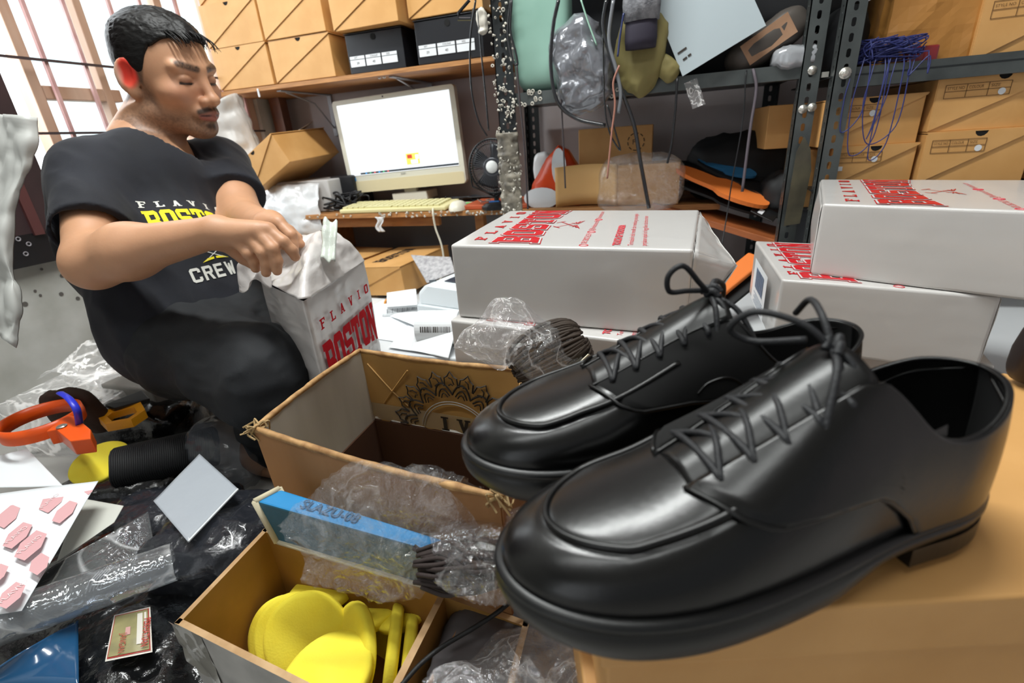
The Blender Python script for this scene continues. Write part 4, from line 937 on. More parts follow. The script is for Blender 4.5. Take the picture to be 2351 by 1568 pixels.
# bent label strip with print, label roll with a barcode
lb = thing('label_strip', 'folded white label strip with grey printing on the work table', 'label', (-.77, 1.10, TZ+.004), (0, 0, R(20)))
MB().grid(lambda u, v: (.13*u, .05*v, .030*sin(pi*min(1, v*1.1))*1), 12, 12).build('label_paper', labm, lb, smooth=True, solid=.0006)
m = MB()
for k in range(22): m.box((.015+k*.0048, .006, .013), (.002 if k % 3 else .0032, .0008, .012), rot=(R(-35), 0, 0))
m.build('printing', mat('grey_print', '#6f7378'), lb)
rl = thing('label_roll', 'white roll of barcode labels in front of the label printer', 'roll', (-.515, .955, TZ+.042), (0, 0, R(8)))
MB().grid(lambda u, v: (-.05+.10*v, .040*cos(2*pi*u), .040*sin(2*pi*u)), 36, 3, wrapu=True).add([(x, .040*cos(2*pi*k/24), .040*sin(2*pi*k/24)) for x in (-.05, .05) for k in range(24)], [tuple(range(24)), tuple(range(47, 23, -1))]).build('roll_body', labm, rl)
m = MB(); rnd = random.Random(5); x = -.035
while x < .038:
    w = rnd.choice((.0012, .002, .003)); m.grid(lambda u, v: (x+w*u, -.0404*cos(.05+.35*v), .0404*sin(.05+.35*v)), 2, 6); x += w+rnd.choice((.0012, .002))
m.build('barcode', inkd, rl)
sheet('label_strip', 'white label strip trailing off the barcode roll', 'label', [(-.57, .90, TZ+.004), (-.46, .87, TZ+.004), (-.46, .93, TZ+.055), (-.57, .95, TZ+.055)], labm, .001, 10, 7)
ot = solo(MB().lathe([(.010, 0), (.016, 0), (.016, .006), (.010, .006)], 20), 'tape_roll', mat('orange_tape', '#d9923c', rough=.4), 'tiny roll of orange tape among the labels', 'tape'); ot.location = (-.80, 1.19, TZ+.012); ot.rotation_euler = (R(60), 0, 0)
pr = thing('label_printer', 'light grey desktop label printer left of the centre parcel', 'printer', (-.66, 1.10, TZ), (0, 0, R(-14)))
pm_ = mat('printer_grey', '#c9cfd2', rough=.4)
MB().prism([(0, 0), (.20, 0), (.20, .045), (.0, .045)], 0, .20, MX).build('printer_base', pm_, pr, bevel=.010, bseg=3, auto=True)
m = MB()
def pg(u, v):
    a = v*pi*.5; return (.004+.192*u, .008+.19*(1-cos(a)) , .045+.055*sin(a))
m.prism([(0, 0), (.192, 0), (.192, .05), (.03, .055), (.0, .03)], .008, .192, Matrix(((1, 0, 0, .004), (0, 0, 1, 0), (0, 1, 0, .045), (0, 0, 0, 1))))
m.build('printer_lid', mat('printer_lid', '#dfe5e8', rough=.35), pr, bevel=.012, bseg=3, auto=True)
MB().box((.09, .10, .1005), (.045, .09, .002)).build('printer_window', mat('printer_window', '#3b4350', rough=.15), pr)
MB().box((.03, .05, .098), (.022, .006, .008), rot=(0, R(-8), 0)).build('printer_latch', mat('latch_dark', '#596066', rough=.4), pr)
# kraft box with lettering under the desk
bb_ = thing('kraft_shoe_box', 'kraft shoe box with dark lettering on its lid, tilted below the desk', 'box', (-.99, 1.27, TZ+.005), (0, R(-3), R(-4)))
MB().box((.105, .15, .045), (.21, .30, .09)).build('carton', kraft, bb_, bevel=.002)
MB().prism([(0, 0.002), (.21, .088), (.21, .092), (0, .092)], -.0025, 0, MX).box((.105, .15, .0915), (.213, .305, .002)).build('lid', kraft, bb_, auto=True)
MB().lathe([(.0001, 0), (.010, 0)], 14, Matrix.Translation((.06, -.0032, .080)) @ Matrix.Rotation(pi/2, 4, 'X')).build('thumb_hole', holem, bb_)
decal(text_polys('BOSTON', 0, 0, .20, .045, gap=.8), (.105, .06, .093), (0, 1, 0), (-1, 0, 0), .0004).build('lid_lettering', inkd, bb_)
shoe_box('kraft_shoe_box', 'dark kraft box in the shade at the left below the desk', 'box', (-1.25, 1.33, TZ-.14), .20, .30, .115, R(8), None, lid=False)
shoe_box('kraft_shoe_box', 'second kraft box in the shade, stacked at the left below the desk', 'box', (-1.24, 1.33, TZ-.022), .20, .28, .112, R(-6), None)

# ---------------------------------------------------------------- white wrapped parcels
wrapm = mat('parcel_wrap', '#c9c6c3', rough=.28, coat=.35, bump=.22, bscale=26, btype='ridge', bdist=.0022, bump2=[(.12, 90, 'noise', .001)])
redm = mat('print_red', '#c4121f', rough=.4, coat=.2); redf = mat('print_red_thin', '#c8414a', rough=.5)
def parcel(name, label, top, z0, z1, ends='', group=None, mark=True, seed=1, bulge=.0, txt=True, small=True):
    """top: front-left, front-right, back-right, back-left (x, y); wrapped box with folded film ends"""
    o0 = Vector((sum(p[0] for p in top)/4, sum(p[1] for p in top)/4, z0))
    t = thing(name, label, 'box', o0, group=group)
    T_ = [Vector((p[0], p[1], z1)) for p in top]; B_ = [Vector((p[0], p[1], z0)) for p in top]
    mb = MB().hexa(B_, T_); me = mb.build('wrapped_carton', wrapm, t, world=True)
    b = bmesh.new(); b.from_mesh(me.data)
    bmesh.ops.bevel(b, geom=list(b.edges), offset=.004, segments=3, affect='EDGES', profile=.6)
    bmesh.ops.subdivide_edges(b, edges=[e for e in b.edges if e.calc_length() > .03], cuts=14, use_grid_fill=True)
    bmesh.ops.triangulate(b, faces=[f for f in b.faces if len(f.verts) > 4]); b.to_mesh(me.data); b.free()
    for p_ in me.data.polygons: p_.use_smooth = True
    q = me.modifiers.new('w', 'WEIGHTED_NORMAL')
    crumple(me, .00035, 40, seed, True, 2)
    fl, fr, br, bl_ = T_
    if mark:
        ex = (fr-fl); ey = (bl_-fl); L = ex.length; Dp = ey.length; ex.normalize(); ey.normalize()
        O = fl; uy = -ex; ux = ey
        def base(fx): return O+ex*(L*fx)
        m1 = decal(text_polys('BOSTON', .014, 0, Dp-.028, .056, gap=1.05, arch=.18, e=.36), base(.365), ux, uy, .0007)
        m2 = decal(text_polys('BOSTON', .014, 0, Dp-.028, .056, gap=1.05, arch=.18, e=.24), base(.365), ux, uy, .0011)
        m3 = decal(text_polys('BOSTON', .014, 0, Dp-.028, .056, gap=1.05, arch=.18, e=-.02), base(.365), ux, uy, .0015)
        m1.build('logo_outline', redm, t, world=True); m2.build('logo_gap', mat('print_white', '#d2d0ce', rough=.3), t, world=True); m3.build('logo_lettering', redm, t, world=True)
        for k_, ch_ in enumerate('FLAVIO'):
            cw = (Dp-.06)/55; decal(text_polys(ch_, .03+k_*cw*10.2, 0, cw*5, .017), base(.135), ux, uy, .0009).build('small_letter', redm, t, world=True)
        em = MB(); c = base(.46)+ey*Dp*.5
        def ln(p0, p1, w): 
            d_ = Vector((p1[0]-p0[0], p1[1]-p0[1])).normalized(); n_ = Vector((-d_.y, d_.x))*w
            decal([[(p0[0]+n_.x, p0[1]+n_.y), (p1[0]+n_.x, p1[1]+n_.y), (p1[0]-n_.x, p1[1]-n_.y), (p0[0]-n_.x, p0[1]-n_.y)]], c, ux, uy, .0009, em)
        ln((-.026, -.018), (.022, .016), .0009); ln((.026, -.018), (-.022, .016), .0009); ln((-.028, .010), (-.016, .022), .0012); ln((.014, .022), (.028, .010), .0012)
        for s_ in (-1, 1):
            for k in range(4): ln((s_*.006, -.010-.001*k), (s_*(.014+.006*k), -.002-.006*k), .0007)
        em.build('logo_emblem', redm, t, world=True)
        if small:
            sm = MB()
            put_text(sm, '081280276559', .0105, base(.60)+ey*.02, ux, uy, .0009); put_text(sm, '@flavioboston.official', .0105, base(.60)+ey*.105, ux, uy, .0009, width=.09)
            put_text(sm, 'flavioboston.com', .0105, base(.60)+ey*.205, ux, uy, .0009, width=.07)
            for yy_ in (.010, .095, .195):
                cc = base(.593)+ey*yy_; pts = [cc+ux*(.0055*cos(2*pi*k/14))+uy*(.0055*sin(2*pi*k/14)) for k in range(14)]
                sm.tube([p+Vector((0, 0, .0004)) for p in pts], .0006, 4, closed=True)
            put_text(sm, 'TOUCH OF INDONESIA', .0125, base(.735)+ey*.012, ux, uy, .0009, bold=.0006, width=.135)
            put_text(sm, 'Terimakasih telah memilih dan mendukung setiap langkah', .009, base(.785)+ey*.012, ux, uy, .0009, width=.235)
            put_text(sm, 'perjalanan sejauh ini hingga flavio dan boston besar', .009, base(.835)+ey*.012, ux, uy, .0009, width=.215)
            sm.build('small_print', redf, t, world=True)
    for side in [c for c in ends if c in 'LR']:
        a0, a1 = (fr, br) if side == 'R' else (bl_, fl)
        out = (fr-fl).normalized()*(1 if side == 'R' else -1)
        H = z1-z0
        m = MB()
        if 'E' not in ends: tri = []
        up_ = Vector((0, 0, 1)); tipp = a0.lerp(a1, .38)+out*.050-up_*H*.42; mid_ = a0.lerp(a1, .45)
        tri = [] if 'E' not in ends else [(a0-up_*.003, a1-up_*.003, tipp), (a0-up_*.003, tipp, a0-up_*(H*.92)), (tipp, a1-up_*.003, a1-up_*(H*.75)), (tipp, a0-up_*(H*.92), a1-up_*(H*.75))]
        for (p0, p1, p2) in tri:
            m.grid(lambda u, v: (p0+out*.002).lerp(p1+out*.002, u).lerp(p2, v*.995), 12, 12)
        def flap(u, v): return a0.lerp(a1, .01+.98*u)+out*(.001+.006*sin(pi*v)*sin(pi*u))+Vector((0, 0, -.003-(H-.006)*v))
        m.grid(flap, 18, 12)
        e_ = m.build('folded_film', wrapm, t, world=True, smooth=True); crumple(e_, .0025 if 'E' in ends else .0008, 26, seed+3); q = e_.modifiers.new('s', 'SOLIDIFY'); q.thickness = .0006
    return t
parcel('wrapped_parcel', 'large white parcel with red lettering on top, topmost of the centre stack', [(-.285, .588), (.020, .558), (.034, .842), (-.300, .890)], .3525, .455, 'RE', 'white wrapped parcels', seed=2)
parcel('wrapped_parcel', 'white parcel second from the top of the centre stack', [(-.294, .577), (.010, .528), (.040, .830), (-.27, .88)], .250, .3515, '', 'white wrapped parcels', seed=4)
parcel('wrapped_parcel', 'white parcel at the bottom of the centre stack on the work table', [(-.255, .63), (.035, .60), (.045, .86), (-.25, .89)], TZ+.001, .249, '', 'white wrapped parcels', seed=5, mark=False)
parcel('wrapped_parcel', 'white parcel lying crosswise on top of the right stack, cut by the picture edge', [(.192, .789), (.486, .632), (.600, .935), (.259, 1.108)], .367, .467, 'L', 'white wrapped parcels', seed=7)
tR = parcel('wrapped_parcel', 'white parcel with a barcode end label in the right stack, under the crosswise one', [(.150, .761), (.374, .700), (.43, .96), (.148, 1.03)], .262, .366, 'R', 'white wrapped parcels', seed=8)
parcel('wrapped_parcel', 'white parcel at the bottom of the right stack, hidden behind the black shoes', [(.170, .775), (.41, .735), (.45, .98), (.19, 1.03)], TZ+.001, .261, '', 'white wrapped parcels', seed=9, mark=False)
lbm = MB(); a, b_ = Vector((.150, .761, 0)), Vector((.148, 1.03, 0)); ax = (b_-a).normalized(); nrm_ = Vector((-1, 0, 0))
def lq(y, z, w, h, off, mi): 
    c = a+ax*y+Vector((0, 0, .262+z))+nrm_*off; lbm.add([c, c+ax*w, c+ax*w+Vector((0, 0, h)), c+Vector((0, 0, h))], [(0, 3, 2, 1)], None, mi)
lq(.06, .015, .13, .075, .008, 0)
for k in range(16): lq(.085+k*.005, .045, .0025+.0012*(k % 3), .035, .0085, 1)
for k in range(5): lq(.075, .020+k*.004, .09-.01*(k % 2), .0012, .0085, 1)
lbm.build('address_label', [labm, mat('barcode_blue', '#6a7a94')], tR, world=True)

# parcel the man is packing: standing on edge in its open film bag
N_, L_, Q_, = Vector((-.519, .554, 0)), Vector((-.688, .647, 0)), Vector((-.573, .790, 0)); K_ = L_+Q_-N_
zb, zt = .075, .380
bagp = thing('wrapped_parcel', 'white parcel standing on edge in an open film bag held by the man', 'box', Vector(((N_.x+K_.x)/2, (N_.y+K_.y)/2, zb)))
bagm = mat('bag_film_white', '#cfcac7', rough=.32, coat=.3, bump=.45, bscale=22, btype='ridge', bdist=.003, stretch=(1, 1, 3), bump2=[(.2, 80, 'noise', .001)])
pts = [N_, Q_, K_, L_]
def rim(u): 
    u = (u % 1)*4; i = int(u) % 4; f = u-int(u); return pts[i].lerp(pts[(i+1) % 4], f)
def side(u, v):
    p = rim(u); z = zb+(zt-zb)*v; c = (N_+K_)*.5
    k = 1+.006*sin(v*9)
    return Vector((c.x+(p.x-c.x)*k, c.y+(p.y-c.y)*k, z))
o = MB().grid(side, 120, 44, wrapu=True).build('wrapped_carton', bagm, bagp, world=True, smooth=True, auto=False)
crumple(o, .0022, 20, 31, True, 3)
pk_ = P(738, 522, .86)
def topb(u, v):      # gathered mouth of the bag rising towards his hands
    p = rim(u); k = 1-.90*v**1.25; q0 = Vector((p.x, p.y, zt)); w_ = v**1.25*.90
    q_ = q0.lerp(pk_, w_)
    return q_+Vector((0, 0, .018*sin(u*2*pi*3+1)*v*(1-v)*2+.012*sin(pi*v)))
o = MB().grid(topb, 120, 30, wrapu=True).build('film_mouth', bagm, bagp, world=True, smooth=True); crumple(o, .009, 16, 35, True, 3)
q = o.modifiers.new('s', 'SOLIDIFY'); q.thickness = .0008
o = MB().grid(lambda u, v: P(742+34*u-6*v, 500+95*v+8*u, .80-.02*v)+Vector((0, 0, .004*sin(u*9))), 10, 20).build('sealing_tape', mat('milky_tape', '#cfd6cc', rough=.2, coat=.5, bump=.6, bscale=60), bagp, world=True, smooth=True); crumple(o, .004, 30, 3); o.modifiers.new('s', 'SOLIDIFY').thickness = .0006
o = MB().grid(lambda u, v: P(545+75*u, 600+60*v-10*u, .79)+Vector((0, 0, .01*sin(u*7+v*4))), 16, 16).build('film_flap', bagm, bagp, world=True, smooth=True); crumple(o, .008, 22, 8); o.modifiers.new('s', 'SOLIDIFY').thickness = .0006
eR = (Q_-N_); DpR = eR.length; eR.normalize(); nR = eR.cross(Vector((0, 0, 1))).normalized()
def wl_(mbx): return mbx
OO = N_+Vector((0, 0, zt)); up = Vector((0, 0, 1))
off_ = .0055
decal(text_polys('BOSTON', .012, -.143, DpR-.024, .064, gap=.6, arch=.20, e=.10), OO, eR, up, off_).build('logo_lettering', mat('bag_red', '#b80f1c', rough=.75, spec=.1), bagp, world=True)
for k_, ch_ in enumerate('FLAVIO'):
    cw = (DpR-.04)/55; decal(text_polys(ch_, .02+k_*cw*10.2, -.056, cw*5, .017), OO, eR, up, off_).build('small_letter', MATS.get('bag_red') or mat('bag_red', '#b80f1c', rough=.75, spec=.1), bagp, world=True)
em = MB()
for p0, p1 in (((-.022, -.190), (.020, -.168)), ((.022, -.190), (-.020, -.168)), ((-.02, -.172), (-.028, -.178))):
    c = OO+eR*(DpR*.5); d_ = Vector((p1[0]-p0[0], p1[1]-p0[1])).normalized(); n_ = Vector((-d_.y, d_.x))*.0016
    decal([[(p0[0]+n_.x, p0[1]+n_.y), (p1[0]+n_.x, p1[1]+n_.y), (p1[0]-n_.x, p1[1]-n_.y), (p0[0]-n_.x, p0[1]-n_.y)]], c, eR, up, off_, em)
em.build('logo_emblem', redm, bagp, world=True)

# ---------------------------------------------------------------- big worn carton with a printed rosette on the flap
cb = mat('worn_carton', '#a8794c', rough=.75, var='#8d6238', vscale=9, bump=.35, bscale=70, stretch=(1, 1, .15))
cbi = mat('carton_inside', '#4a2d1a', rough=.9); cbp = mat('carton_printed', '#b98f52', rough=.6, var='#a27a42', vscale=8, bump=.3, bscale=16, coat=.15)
cbw = mat('carton_grey_liner', '#b9b2a6', rough=.7, var='#9f978b', vscale=12, bump=.5, bscale=30, stretch=(1, 1, .2))
ctape = mat('carton_edge', '#c39a66', rough=.7, var='#8a6238', vscale=60)
bc = thing('cardboard_carton', 'big worn open cardboard carton with a black rosette printed on its rear flap', 'box', (-.30, .45, 0))
A_, B_, C_, D_ = [Vector(p) for p in ((-.443, .352, 0), (-.452, .572, 0), (-.180, .551, 0), (-.131, .309, 0))]
cen = (A_+B_+C_+D_)/4
def inn(p, k): return cen+(p-cen)*k
zf, zr = .175, .295
cth = .004
def wall(p, q, z0, z1, k0=1.0, k1=1.0, sag=0, n=28, wav=.003, seed=1, tear=.0):
    """corrugated wall as a closed slab"""
    rs = random.Random(seed)
    jag = [rs.uniform(-1, 1) for _ in range(n+1)]
    mb = MB(); P0, P1 = inn(p, k0), inn(q, k0); T0, T1 = inn(p, k1), inn(q, k1)
    nr = (P1-P0).cross(Vector((0, 0, 1))).normalized(); nv = 10
    vs = []
    for s_ in (0, 1):
        for j in range(nv+1):
            for i in range(n+1):
                u, v = i/n, j/nv; b0 = P0.lerp(P1, u).lerp(T0.lerp(T1, u), v)
                z = z0+(z1-z0)*v-(sag*sin(pi*u) if v > .99 else sag*sin(pi*u)*v)+(tear*jag[i] if j == 0 else 0)
                vs.append(Vector((b0.x, b0.y, z))+nr*((s_-.5)*cth+wav*sin(u*6+seed)*sin(pi*v)))
    fs = []; W_ = n+1; K = W_*(nv+1)
    for j in range(nv):
        for i in range(n):
            a = j*W_+i; fs += [(a, a+1, a+1+W_, a+W_), (K+a, K+a+W_, K+a+1+W_, K+a+1)]
    for i in range(n): 
        a = nv*W_+i; fs.append((a, a+1, K+a+1, K+a)); a = i; fs.append((a, K+a, K+a+1, a+1))
    for j in range(nv):
        for i in (0, n): a = j*W_+i; fs.append((a, a+W_, K+a+W_, K+a))
    return mb.add(vs, fs)
for (p, q, sd) in ((A_, B_, 1), (B_, C_, 2), (C_, D_, 3), (D_, A_, 4)):
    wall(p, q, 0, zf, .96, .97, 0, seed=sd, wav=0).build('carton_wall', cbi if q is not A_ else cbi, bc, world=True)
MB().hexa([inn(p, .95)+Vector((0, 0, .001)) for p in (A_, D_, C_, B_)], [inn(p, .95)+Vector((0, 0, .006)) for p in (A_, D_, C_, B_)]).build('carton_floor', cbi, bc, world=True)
wall(A_, D_, 0, zr, 1.0, 1.0, .006, seed=4, wav=.004).build('front_flap', cb, bc, world=True)
lf_w = wall(A_, B_, zf-.01, zr, .985, 1.0, -.004, seed=1, tear=.002).build('side_flap', cbw, bc, world=True)
rf_w = wall(B_, C_, zf+.002, zr, .985, 1.0, .004, seed=2, tear=.004).build('rear_flap', cbp, bc, world=True)
wall(C_, D_, 0, zr, .985, 1.0, .004, seed=3).build('side_flap', cb, bc, world=True)
eg = MB()
for (p, q, sg) in ((A_, B_, -.004), (B_, C_, .004), (C_, D_, .004), (A_, D_, .006)):
    eg.tube([Vector((p.lerp(q, i/20).x, p.lerp(q, i/20).y, zr-sg*sin(pi*i/20)+.0008)) for i in range(21)], .0032, 6)
e = eg.build('worn_edge', ctape, bc, world=True, smooth=True); crumple(e, .0016, 120, 3)
for c_ in (A_, D_):
    f_ = MB(); rnd = random.Random(int(c_.x*1000))
    for k in range(16):
        s0 = Vector((c_.x, c_.y, zr)); f_.tube(smooth_path([s0, s0+Vector((rnd.uniform(-.012, .012), rnd.uniform(-.012, .012), rnd.uniform(-.004, .010))), s0+Vector((rnd.uniform(-.014, .014), rnd.uniform(-.014, .014), rnd.uniform(-.014, .004)))], 4), .0011, 4)
    f_.build('frayed_corner', mat('frayed', '#a78d63', rough=.9), bc, world=True)
# rosette: petals, arcs and ring drawn on the inner face of the rear flap, plus the big letters cut by its edge
rm = MB(); ex = (C_-B_).normalized(); nin = Vector((ex.y, -ex.x, 0))      # towards the camera
if nin.y > 0: nin = -nin
OC = inn(B_, .99)+ex*.158+Vector((0, 0, .170))+nin*.0046
def onf(x, z):
    if z < .010 or x > .11 or z > .118: return None
    return OC+ex*x+Vector((0, 0, z))+nin*(.0009)
def stroke(pts_, r=.0013):
    run = []
    for p in pts_:
        w = onf(*p)
        if w is None:
            if len(run) > 1: rm.tube(run, r, 4)
            run = []
        else: run.append(w)
    if len(run) > 1: rm.tube(run, r, 4)
def pol(r, a): return (r*1.16*cos(a), r*1.16*sin(a))
for k in range(-1, 14):
    a = pi*k/12
    tip = pol(.0965, a); l_, r_ = pol(.076, a-.125), pol(.076, a+.125)
    stroke([l_, pol(.088, a-.10), pol(.090, a-.05), tip, pol(.090, a+.05), pol(.088, a+.10), r_])
    stroke([pol(.079, a-.05), pol(.086, a-.02), pol(.088, a+.03)], .001)
    stroke([pol(.077, a-.03), pol(.079, a), pol(.077, a+.05)], .001)
for k in range(8):
    a = pi*(k+.5)/8
    stroke([pol(.064+.016*cos(t*pi/2), a+t*.20) for t in (-1, -.8, -.6, -.4, -.2, 0, .2, .4, .6, .8, 1)], .0015)
    stroke([pol(.062+.010*cos(t*pi/2), a+t*.13) for t in (-1, -.6, -.3, 0, .3, .6, 1)], .0012)
    stroke([pol(.060+.006*cos(t*pi/2), a+t*.08) for t in (-1, -.5, 0, .5, 1)], .0010)
rm.build('printed_rosette', mat('rosette_ink', '#2a231d', rough=.8), rf_w, world=True)
gr = MB(); rm = gr
for rr_ in (.0535, .0500): stroke([pol(rr_, pi*k/30) for k in range(31)], .0010)
gr.build('printed_ring', mat('ring_ink', '#a9a39c', rough=.7), rf_w, world=True)
lt_ = MB()
for pl_ in text_polys('IV', -.030, .011, .055, .024, gap=2): lt_.add([OC+ex*(p[0]+.006*(p[1]))+Vector((0, 0, p[1]+.0))+nin*.0025 for p in pl_], [tuple(range(len(pl_)))])
lt_.build('printed_letter', MATS['rosette_ink'], rf_w, world=True)
clt = mat('carton_tape', '#b7a78c', rough=.2, coat=.6, alpha=.55)
MB().grid(lambda u, v: inn(B_, .986)+ex*(.002+.255*u)+Vector((0, 0, .178+.030*v))+nin*.0038, 12, 3).build('packing_tape', clt, rf_w, world=True)
cr = MB()
for a_, b2 in (((.012, .095), (.050, .052)), ((.050, .052), (.085, .092)), ((.030, .028), (.050, .052)), ((.050, .052), (.075, .030))):
    p0 = inn(B_, .99)+ex*a_[0]+Vector((0, 0, .182+a_[1]))+nin*.0040; p1 = inn(B_, .99)+ex*b2[0]+Vector((0, 0, .182+b2[1]))+nin*.0040
    cr.tube([p0, p1], .0013, 5)
cr.build('crease_ridge', cbp, rf_w, world=True)

solo(MB().box((0, 0, .068), (.27, .24, .136)).box((0, 0, .1375), (.274, .244, .004)), 'kraft_shoe_box', kraftd, 'kraft carton on the floor carrying the centre stack of white parcels', 'box', bevel=.002).location = (-.11, .735, 0)
# ---------------------------------------------------------------- foreground: sponge box
def offset_quad(q, d):
    c = sum((Vector(p) for p in q), Vector((0, 0)))/4
    return [c+(Vector(p)-c)*(1-d/((Vector(p)-c).length)) for p in q]
sbx = thing('sponge_box', 'open shallow white-sided box with a divider holding yellow sponges', 'box', (-.31, .26, .03))
q4 = [(-.462, .212), (-.105, .176), (-.112, .306), (-.470, .345)]
inn_m = mat('box_inside_tan', '#a87c3c', rough=.7, var='#97702f', vscale=14); rimm = mat('box_rim_tan', '#c9a67c', rough=.7, var='#a98358', vscale=30)
outw = mat('box_outside_white', '#bdbbb6', rough=.5, var='#9c9a96', vscale=18)
zb_, zr_ = .032, .150
def panel(p, q, z0, z1, th, mats, name, parent, rim_=True):
    p, q = Vector((p[0], p[1], 0)), Vector((q[0], q[1], 0)); n = (q-p).cross(Vector((0, 0, 1))).normalized()*th
    mb = MB()
    b = [p, q, q-n, p-n]
    mb.add([v+Vector((0, 0, z0)) for v in b]+[v+Vector((0, 0, z1)) for v in b], [(0, 1, 5, 4)], None, 0)
    mb.add([v+Vector((0, 0, z0)) for v in b]+[v+Vector((0, 0, z1)) for v in b], [(2, 3, 7, 6), (3, 0, 4, 7), (1, 2, 6, 5), (0, 3, 2, 1)], None, 1)
    mb.add([v+Vector((0, 0, z1)) for v in b], [(0, 1, 2, 3)], None, 2)
    return mb.build(name, mats, parent, world=True, weld=True)
for i in range(4):
    panel(q4[i], q4[(i+1) % 4], zb_, zr_, .006, [outw, inn_m, rimm], 'box_wall', sbx)
MB().hexa([(p[0], p[1], zb_) for p in q4], [(p[0], p[1], zb_+.003) for p in q4]).build('box_floor', inn_m, sbx, world=True)
panel((-.205, .196), (-.205, .310), zb_, zr_-.001, .007, [inn_m, inn_m, rimm], 'divider', sbx)
fl_ = MB(); 
for k, (x0, dz) in enumerate(((-.190, .0), (-.165, -.004), (-.140, -.008))):
    fl_.hexa([(x0, .20, zb_), (x0+.004, .20, zb_), (x0+.010, .295, zb_), (x0+.006, .295, zb_)], [(x0-.004, .20, zr_-.02+dz), (x0, .20, zr_-.02+dz), (x0+.012, .295, zr_-.012+dz), (x0+.008, .295, zr_-.012+dz)])
fl_.build('inner_flap', mat('flap_brown', '#7d5734', rough=.8), sbx, world=True)
tp = MB().grid(lambda u, v: Vector((-.470+.05*u, .213-.006*u-.0015, .150-.06*v-.02*u*v)), 12, 10); t_o = tp.build('torn_tape', mat('torn_tape', '#9b988f', rough=.3, coat=.5, bump=.6, bscale=50), sbx, world=True, smooth=True); crumple(t_o, .003, 50, 3)

# yellow sponges
yelm = mat('sponge_yellow', '#fff04c', rough=.9, var='#fbe63c', vscale=20, bump=.35, bscale=420, bdist=.0008)
def sponge_mesh(r=.048, th=.0135):
    pr_ = [(.0001, th/2), (r*.6, th/2+.0003), (r*.88, th/2-.0002), (r*.965, th*.36), (r*.995, th*.16), (r*.988, .0), (r*.995, -th*.16), (r*.965, -th*.36), (r*.88, -th/2+.0002), (r*.6, -th/2-.0003), (.0001, -th/2)]
    return MB().lathe(pr_, 48)
sp0 = sponge_mesh().build('sponge', yelm, None, smooth=True, weld=True)
sdat = [((704, 1462), (.02, .25, 1), .078, 'large yellow round sponge facing up at the left of the box, front one of three'),
        ((676, 1463), (-.10, .22, 1), .074, 'yellow sponge second behind the large front one'),
        ((656, 1466), (-.18, .18, 1), .062, 'leftmost yellow sponge, mostly hidden behind two others'),
        ((812, 1492), (-.78, .20, .62), .088, 'yellow sponge turned sideways in the middle of the box, an upright oval'),
        ((903, 1490), (-.955, .12, .16), .098, 'yellow sponge standing on edge, the tall one right of the middle oval'),
        ((938, 1515), (-.95, .10, .14), .090, 'yellow sponge standing on edge next to the divider'),
        ((745, 1352), (-.28, 1, .22), .100, 'yellow sponge seen edge-on at the rear left under the film'),
        ((858, 1388), (-.45, 1, .20), .098, 'yellow sponge seen edge-on behind the two standing ones'),
        ((938, 1366), (-.50, 1, .38), .112, 'yellow sponge in the rear right corner under the clear film'),
        ((748, 1556), (-.22, .90, .42), .106, 'yellow sponge at the bottom edge of the picture'),
        ((880, 1452), (-.45, .25, .85), .060, 'yellow sponge half hidden between the middle oval and the standing ones')]
for i, (px, n, z, lb_) in enumerate(sdat):
    o = sp0 if i == 0 else sp0.copy()
    if i: COL.objects.link(o)
    nn = (Rv*n[0]+Uv*n[1]-Fv*n[2]).normalized()
    pu = (0, .004, .008, .012, .034, .034, .034, .034, .030, .012, .016)[i]; q_ = PZ(px[0], px[1], z); o.location = q_+(q_-CP).normalized()*pu; o.rotation_euler = nn.to_track_quat('Z', 'Y').to_euler()
    tag(o, lb_, 'sponge', 'yellow round sponges in the box')
o = sp0.copy(); COL.objects.link(o); o.location = PZ(230, 1062, .085); o.rotation_euler = (R(18), R(4), R(20)); o.scale = (1.0, 1.0, .8)
tag(o, 'single yellow round sponge lying on the black plastic at the left', 'sponge'); del o['group']

# blue carton bar leaning behind the sponges
A1, B1 = PZ(587, 1151, .248), PZ(990, 1264, .232); A2, B2 = PZ(640, 1122, .248), PZ(1015, 1238, .232); dn = Vector((.012, .0, -.052))
bl_ = thing('blue_pack', 'worn blue cardboard pack lying across the rear of the sponge box', 'pack', (A1+B1)*.5-Vector((0, 0, .05)))
bluem = mat('blue_board', '#1583bf', rough=.4, var='#1273a8', vscale=16, bump=.2, bscale=40)
teal = mat('teal_board', '#175a73', rough=.45, var='#1d4a55', vscale=22, bump=.3, bscale=50)
MB().add([A1, B1, B2, A2], [(0, 1, 2, 3)], None, 0).add([A1+dn, B1+dn, B2+dn, A2+dn, A1, B1, B2, A2], [(0, 1, 5, 4), (2, 3, 7, 6), (1, 2, 6, 5), (3, 2, 1, 0), (3, 0, 4, 7)], None, 1).build('pack_body', [bluem, teal], bl_, world=True, weld=True, bevel=.002)
e1 = MB().tube([A1, A1+dn], .003, 6).tube([A1, A2], .003, 6).tube([A2, A2+dn], .003, 6).tube([A1+dn, B1+dn], .0022, 6)
e1o = e1.build('worn_paper_edge', mat('worn_paper', '#c9bfa2', rough=.9), bl_, world=True, smooth=True); crumple(e1o, .002, 90, 2)
m = MB(); uxx = (B1-A1).normalized(); uyy = (A2-A1).normalized(); uyy = (uyy-uxx*uyy.dot(uxx)).normalized()
put_text(m, 'SLAZU-08', .016, A1+uxx*.05+uyy*.006, uxx, uyy, .0022, bold=.0002); m.build('faint_print', mat('faint_blue', '#0d4a70'), bl_, world=True)

